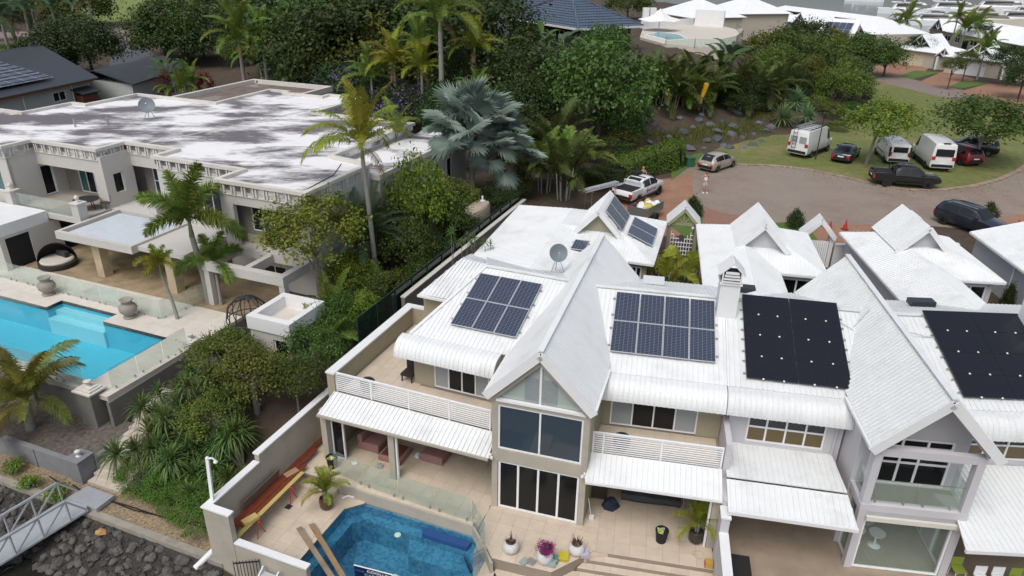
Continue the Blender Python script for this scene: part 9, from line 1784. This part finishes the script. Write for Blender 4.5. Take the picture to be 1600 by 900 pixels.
T = thing('glass_table','glass dining table at the bottom right corner','table',RB.p(1.6,-1.5,0)); MB().box(RB,0.9,3.2,-2.1,-1.1,0.72,0.735).build('table_top',M['pool_glass'],T)
for s in (1.1,3.0):
 for d in (-1.9,-1.3): MB().tube([RB.p(s,d,0),RB.p(s,d,0.72)],0.025,6).build('leg',M['steel'],T)
for s,d,lb in ((0.6,2.2,'black shaggy stool behind the left balcony railing'),): pass
for F,s,d,z,lb in ((LA,1.15,1.75,2.9,'dark planter tub behind the left balcony railing'),(RA,1.2,1.5,2.9,'dark round planter behind the right balcony railing')): T = thing('balcony_planter',lb,'planter',F.p(s,d,z),'dark balcony planters'); MB().lathe(F.p(s,d,z),[(0.22,0),(0.32,0.15),(0.34,0.45),(0.30,0.52),(0.02,0.5)],14).build('tub',M['dark_metal'],T,smooth=True); twigs(T,*F.p(s,d,z + 0.45),0.25,0.3,20,M['dark_metal'],4)
T = thing('wicker_chair','dark wicker chair against the tan balcony wall','chair',LA.p(2.4,3.2,2.9)); WK = mat('dark_wicker',(0.03,0.025,0.022),0.8,0.2); MB().box(LA,2.1,2.68,2.95,3.5,3.2,3.3).build('seat',WK,T); MB().beam(LA.p(2.15,3.5,3.55),LA.p(2.68,3.5,3.55),0.06,0.6).build('backrest',WK,T)
for s in (2.15,2.63):
 for d in (3.0,3.45): MB().box(LA,s - .025,s + .025,d - .025,d + .025,2.9,3.2).build('leg',WK,T)
# mansion things: urns,daybed,balcony setting,egg cage chair
for s,d,lb in ((-15.6,-5.35,'large stone urn at the left of the pool alcove'),(-8.75,-5.6,'large stone urn at the right of the pool alcove')):
 MB().lathe(MF.p(s,d,1.2),[(0.34,0),(0.36,0.08),(0.22,0.16),(0.46,0.42),(0.50,0.62),(0.42,0.80),(0.26,0.90),(0.28,1.0),(0.38,1.12),(0.36,1.16),(0.26,1.12),(0.02,1.0)],22).build('stone_urn',mat('weathered_urn',(0.30,0.275,0.235),0.9,0.2,4,stain=(0.18,0.165,0.14),stain_scale=2,stain_amt=0.5),smooth=True,label=lb,cat='urn',group='stone urns')
T = thing('daybed','round black wicker daybed with hood and cream mattress','daybed',MF.p(-19.0,-2.0,1.2)); c = MF.p(-19.0,-2.0,1.2)
MB().lathe(c,[(1.0,0),(1.15,0.1),(1.15,0.32),(1.05,0.36),(0.02,0.36)],24).build('base',WK,T,smooth=True); MB().lathe((c[0],c[1],c[2] + 0.362),[(1.0,0),(1.02,0.08),(0.95,0.16),(0.02,0.17)],24).build('mattress',mat('cream_cushion',(0.52,0.48,0.42),0.9,0.05),T,smooth=True)
mb = MB(); n1,n2 = 14,8
for i in range(n1 + 1):
 for j in range(n2 + 1): a = math.pi * i / n1 + rad(20); e = math.pi / 2 * 1.05 * j / n2; mb.v.append((c[0] + 1.16 * math.cos(a) * math.cos(e),c[1] + 1.16 * math.sin(a) * math.cos(e),c[2] + 0.3 + 1.25 * math.sin(e)))
for i in range(n1):
 for j in range(n2): k = i * (n2 + 1) + j; mb.f.append((k,k + n2 + 1,k + n2 + 2,k + 1))
mb.build('hood',WK,T,smooth=True); MB().box(Frame(c[0],c[1],60),0.3,0.6,-0.5,0.5,1.74,2.1).build('cushion',mat('charcoal_cushion',(0.04,0.04,0.045),0.9,0.1),T)
T = thing('patio_table','round black table on the mansion balcony','table',MF.p(-19.2,1.2,4.06)); p = MF.p(-19.2,1.2,4.06); MB().lathe((p[0],p[1],p[2] + 0.7),[(0.8,0),(0.82,0.02),(0.8,0.05),(0.02,0.05)],24).build('table_top',M['dark_metal'],T)
for a in range(4): MB().tube([(p[0] + .5 * math.cos(a * 1.57),p[1] + .5 * math.sin(a * 1.57),p[2]),(p[0] + .4 * math.cos(a * 1.57),p[1] + .4 * math.sin(a * 1.57),p[2] + 0.7)],0.03,6).build('leg',M['dark_metal'],T)
T = thing('patio_chair','black chair beside the round balcony table','chair',MF.p(-18.3,1.7,4.06)); F = MF.shift(-18.5,1.6); MB().box(F,0,0.5,0,0.5,4.48,4.53).build('seat',M['dark_metal'],T); MB().box(F,0,0.5,0.47,0.52,4.55,4.98).build('backrest',M['dark_metal'],T)
for s in (0.03,0.47):
 for d in (0.03,0.47): MB().tube([F.p(s,d,4.06),F.p(s,d,4.48)],0.02,6).build('leg',M['dark_metal'],T)
T = thing('cage_chair','large black wire cage swing chair in the brick side court','chair',MF.p(-1.6,-4.0,0.9)); c = MF.p(-1.6,-4.0,0.9)
for k in range(14):
 a = 2 * math.pi * k / 14; mb = MB(); mb.tube([(c[0] + q * math.cos(a),c[1] + q * math.sin(a),c[2] + z) for q,z in ((0.5,0.05),(0.95,0.4),(1.15,1.0),(1.0,1.7),(0.55,2.15),(0.05,2.3))],0.03,5); mb.build('hoop',M['dark_metal'],T)
for q,z in ((0.95,0.4),(1.15,1.0),(1.0,1.7)): mb = MB(); mb.tube([(c[0] + q * math.cos(a),c[1] + q * math.sin(a),c[2] + z) for a in np.linspace(0,6.283,22)],0.03,5,cap=False); mb.build('ring',M['dark_metal'],T)
MB().lathe((c[0],c[1],c[2] + 0.3),[(0.5,0),(0.8,0.1),(0.8,0.25),(0.02,0.3)],16).build('cushion',WK,T)
# lamp on the boundary wall,white pipe,hoses,gangway
T = thing('wall_lamp','tall white lamp post with globe on the boundary wall corner','lamp',LA.p(-1.33,-5.3,1.63)); b0,b1 = LA.p(-1.33,-5.3,1.63),LA.p(-1.62,-4.9,3.2); MB().beam(b0,b1,0.11,0.11,up=(1,0,0)).build('post',M['white_paint'],T); MB().tube([b1,(b1[0] + 0.2,b1[1] - 0.02,b1[2] + 0.02),(b1[0] + 0.3,b1[1] - 0.03,b1[2] - 0.06)],0.035,8).build('arm',M['white_paint'],T); MB().lathe((b1[0] + 0.3,b1[1] - 0.03,b1[2] - 0.22),[(0.02,0),(0.075,0.04),(0.085,0.09),(0.05,0.15),(0.02,0.16)],12).build('globe',M['white_paint'],T,smooth=True); MB().lathe((b1[0],b1[1],b1[2] - 0.03),[(0.07,0),(0.08,0.05),(0.02,0.12)],10).build('cap',M['white_paint'],T)
MB().tube([LA.p(-1.55,-5.2,-0.75),LA.p(-2.05,-6.1,-1.35)],0.12,12).build('drain_pipe',M['white_paint'],label='short thick white drain pipe at the foot of the wall',cat='pipe')
for k,pts in enumerate((((-11.6,-4.7),(-10.4,-4.9),(-8.6,-4.8),(-6.5,-4.85),(-4.5,-4.6),(-3.0,-4.5)),((-10.2,-4.7),(-9.0,-4.9),(-7.0,-4.75),(-5.0,-4.7),(-3.2,-4.35)))): MB().tube([LA.p(a,b,-1.06) for a,b in pts],0.03,6).build('garden_hose',M['rubber'],label=('long','second')[k] + ' black hose snaking over the gravel',cat='hose',group='black hoses on the gravel')
T = thing('gangway','grey aluminium gangway with truss handrails down to the water','gangway',LA.p(-9.0,-5.6,-1.0)); g0,g1 = Vector(LA.p(-8.7,-5.35,-0.9)),Vector(LA.p(-10.9,-9.6,-2.1)); dr_ = (g1 - g0).normalized(); sd_ = Vector((dr_.y,-dr_.x,0)).normalized(); AL = mat('dull_aluminium',(0.36,0.38,0.40),0.45,0.1,4,metal=0.2)
MB().beam(g0,g1,1.45,0.06).build('walkway',AL,T); MB().box(Frame(*LA.p(-8.4,-5.2,0)[:2],LA.h),-0.95,0.65,-0.35,0.55,-1.05,-0.86).build('landing',AL,T)
for sg in (-1,1):
 for z in (0.0,1.0): MB().beam(g0 + sd_ * sg * 0.74 + dr_ * (0.0 if z == 0 else 0.7) + Vector((0,0,z)),g1 + sd_ * sg * 0.74 + Vector((0,0,z)),0.07,0.09).build('chord',AL,T)
 MB().beam(g0 + sd_ * sg * 0.74,g0 + sd_ * sg * 0.74 + dr_ * 0.7 + Vector((0,0,1.0)),0.05,0.06).build('brace',AL,T); n_ = 4; Lg = (g1 - g0).length
 for k in range(n_):
  a = g0 + sd_ * sg * 0.74 + dr_ * (0.7 + (Lg - 0.7) * k / n_); b = g0 + sd_ * sg * 0.74 + dr_ * (0.7 + (Lg - 0.7) * (k + 1) / n_); MB().beam(b,a + Vector((0,0,1.0)),0.05,0.06).build('brace',AL,T); MB().beam(a,a + Vector((0,0,1.0)),0.05,0.06).build('upright',AL,T)
# courtyard pot,bin beside parapet
MB().lathe(GC.p(22.4,12.0,2.93),[(0.3,0),(0.55,0.2),(0.62,0.5),(0.5,0.85),(0.42,0.9),(0.02,0.86)],20).build('round_planter',M['white_paint'],smooth=True,label='big round white planter in the grey courtyard',cat='planter')
for k,(s,d) in enumerate(((23.0,16.0),(23.0,13.6))): x,y,_ = GC.p(s,d,0); tree(x,y,2.4,0.4,1.2,'cone',('slim young conifer along the grey garage wall','slim conifer nearest the round white planter')[k],'conifer_shrub','shrub','slim courtyard conifers',z0=2.93)
T = thing('wheelie_bin','grey green bin behind the tan parapet corner','bin',LA.p(-2.6,8.6,1.0)); MB().box(LA,-3.0,-2.3,8.3,8.9,gz(*LA.p(-2.6,8.6,0)[:2]),2.9).build('body',gm,T); MB().lathe(LA.p(-2.65,8.6,2.9),[(0.5,0),(0.5,0.08),(0.3,0.2),(0.02,0.24)],14).build('lid',mat('sage_plastic',(0.16,0.20,0.16),0.6,0.05),T,smooth=True)

print('objects',len(bpy.data.objects),'meshes',len(bpy.data.meshes))
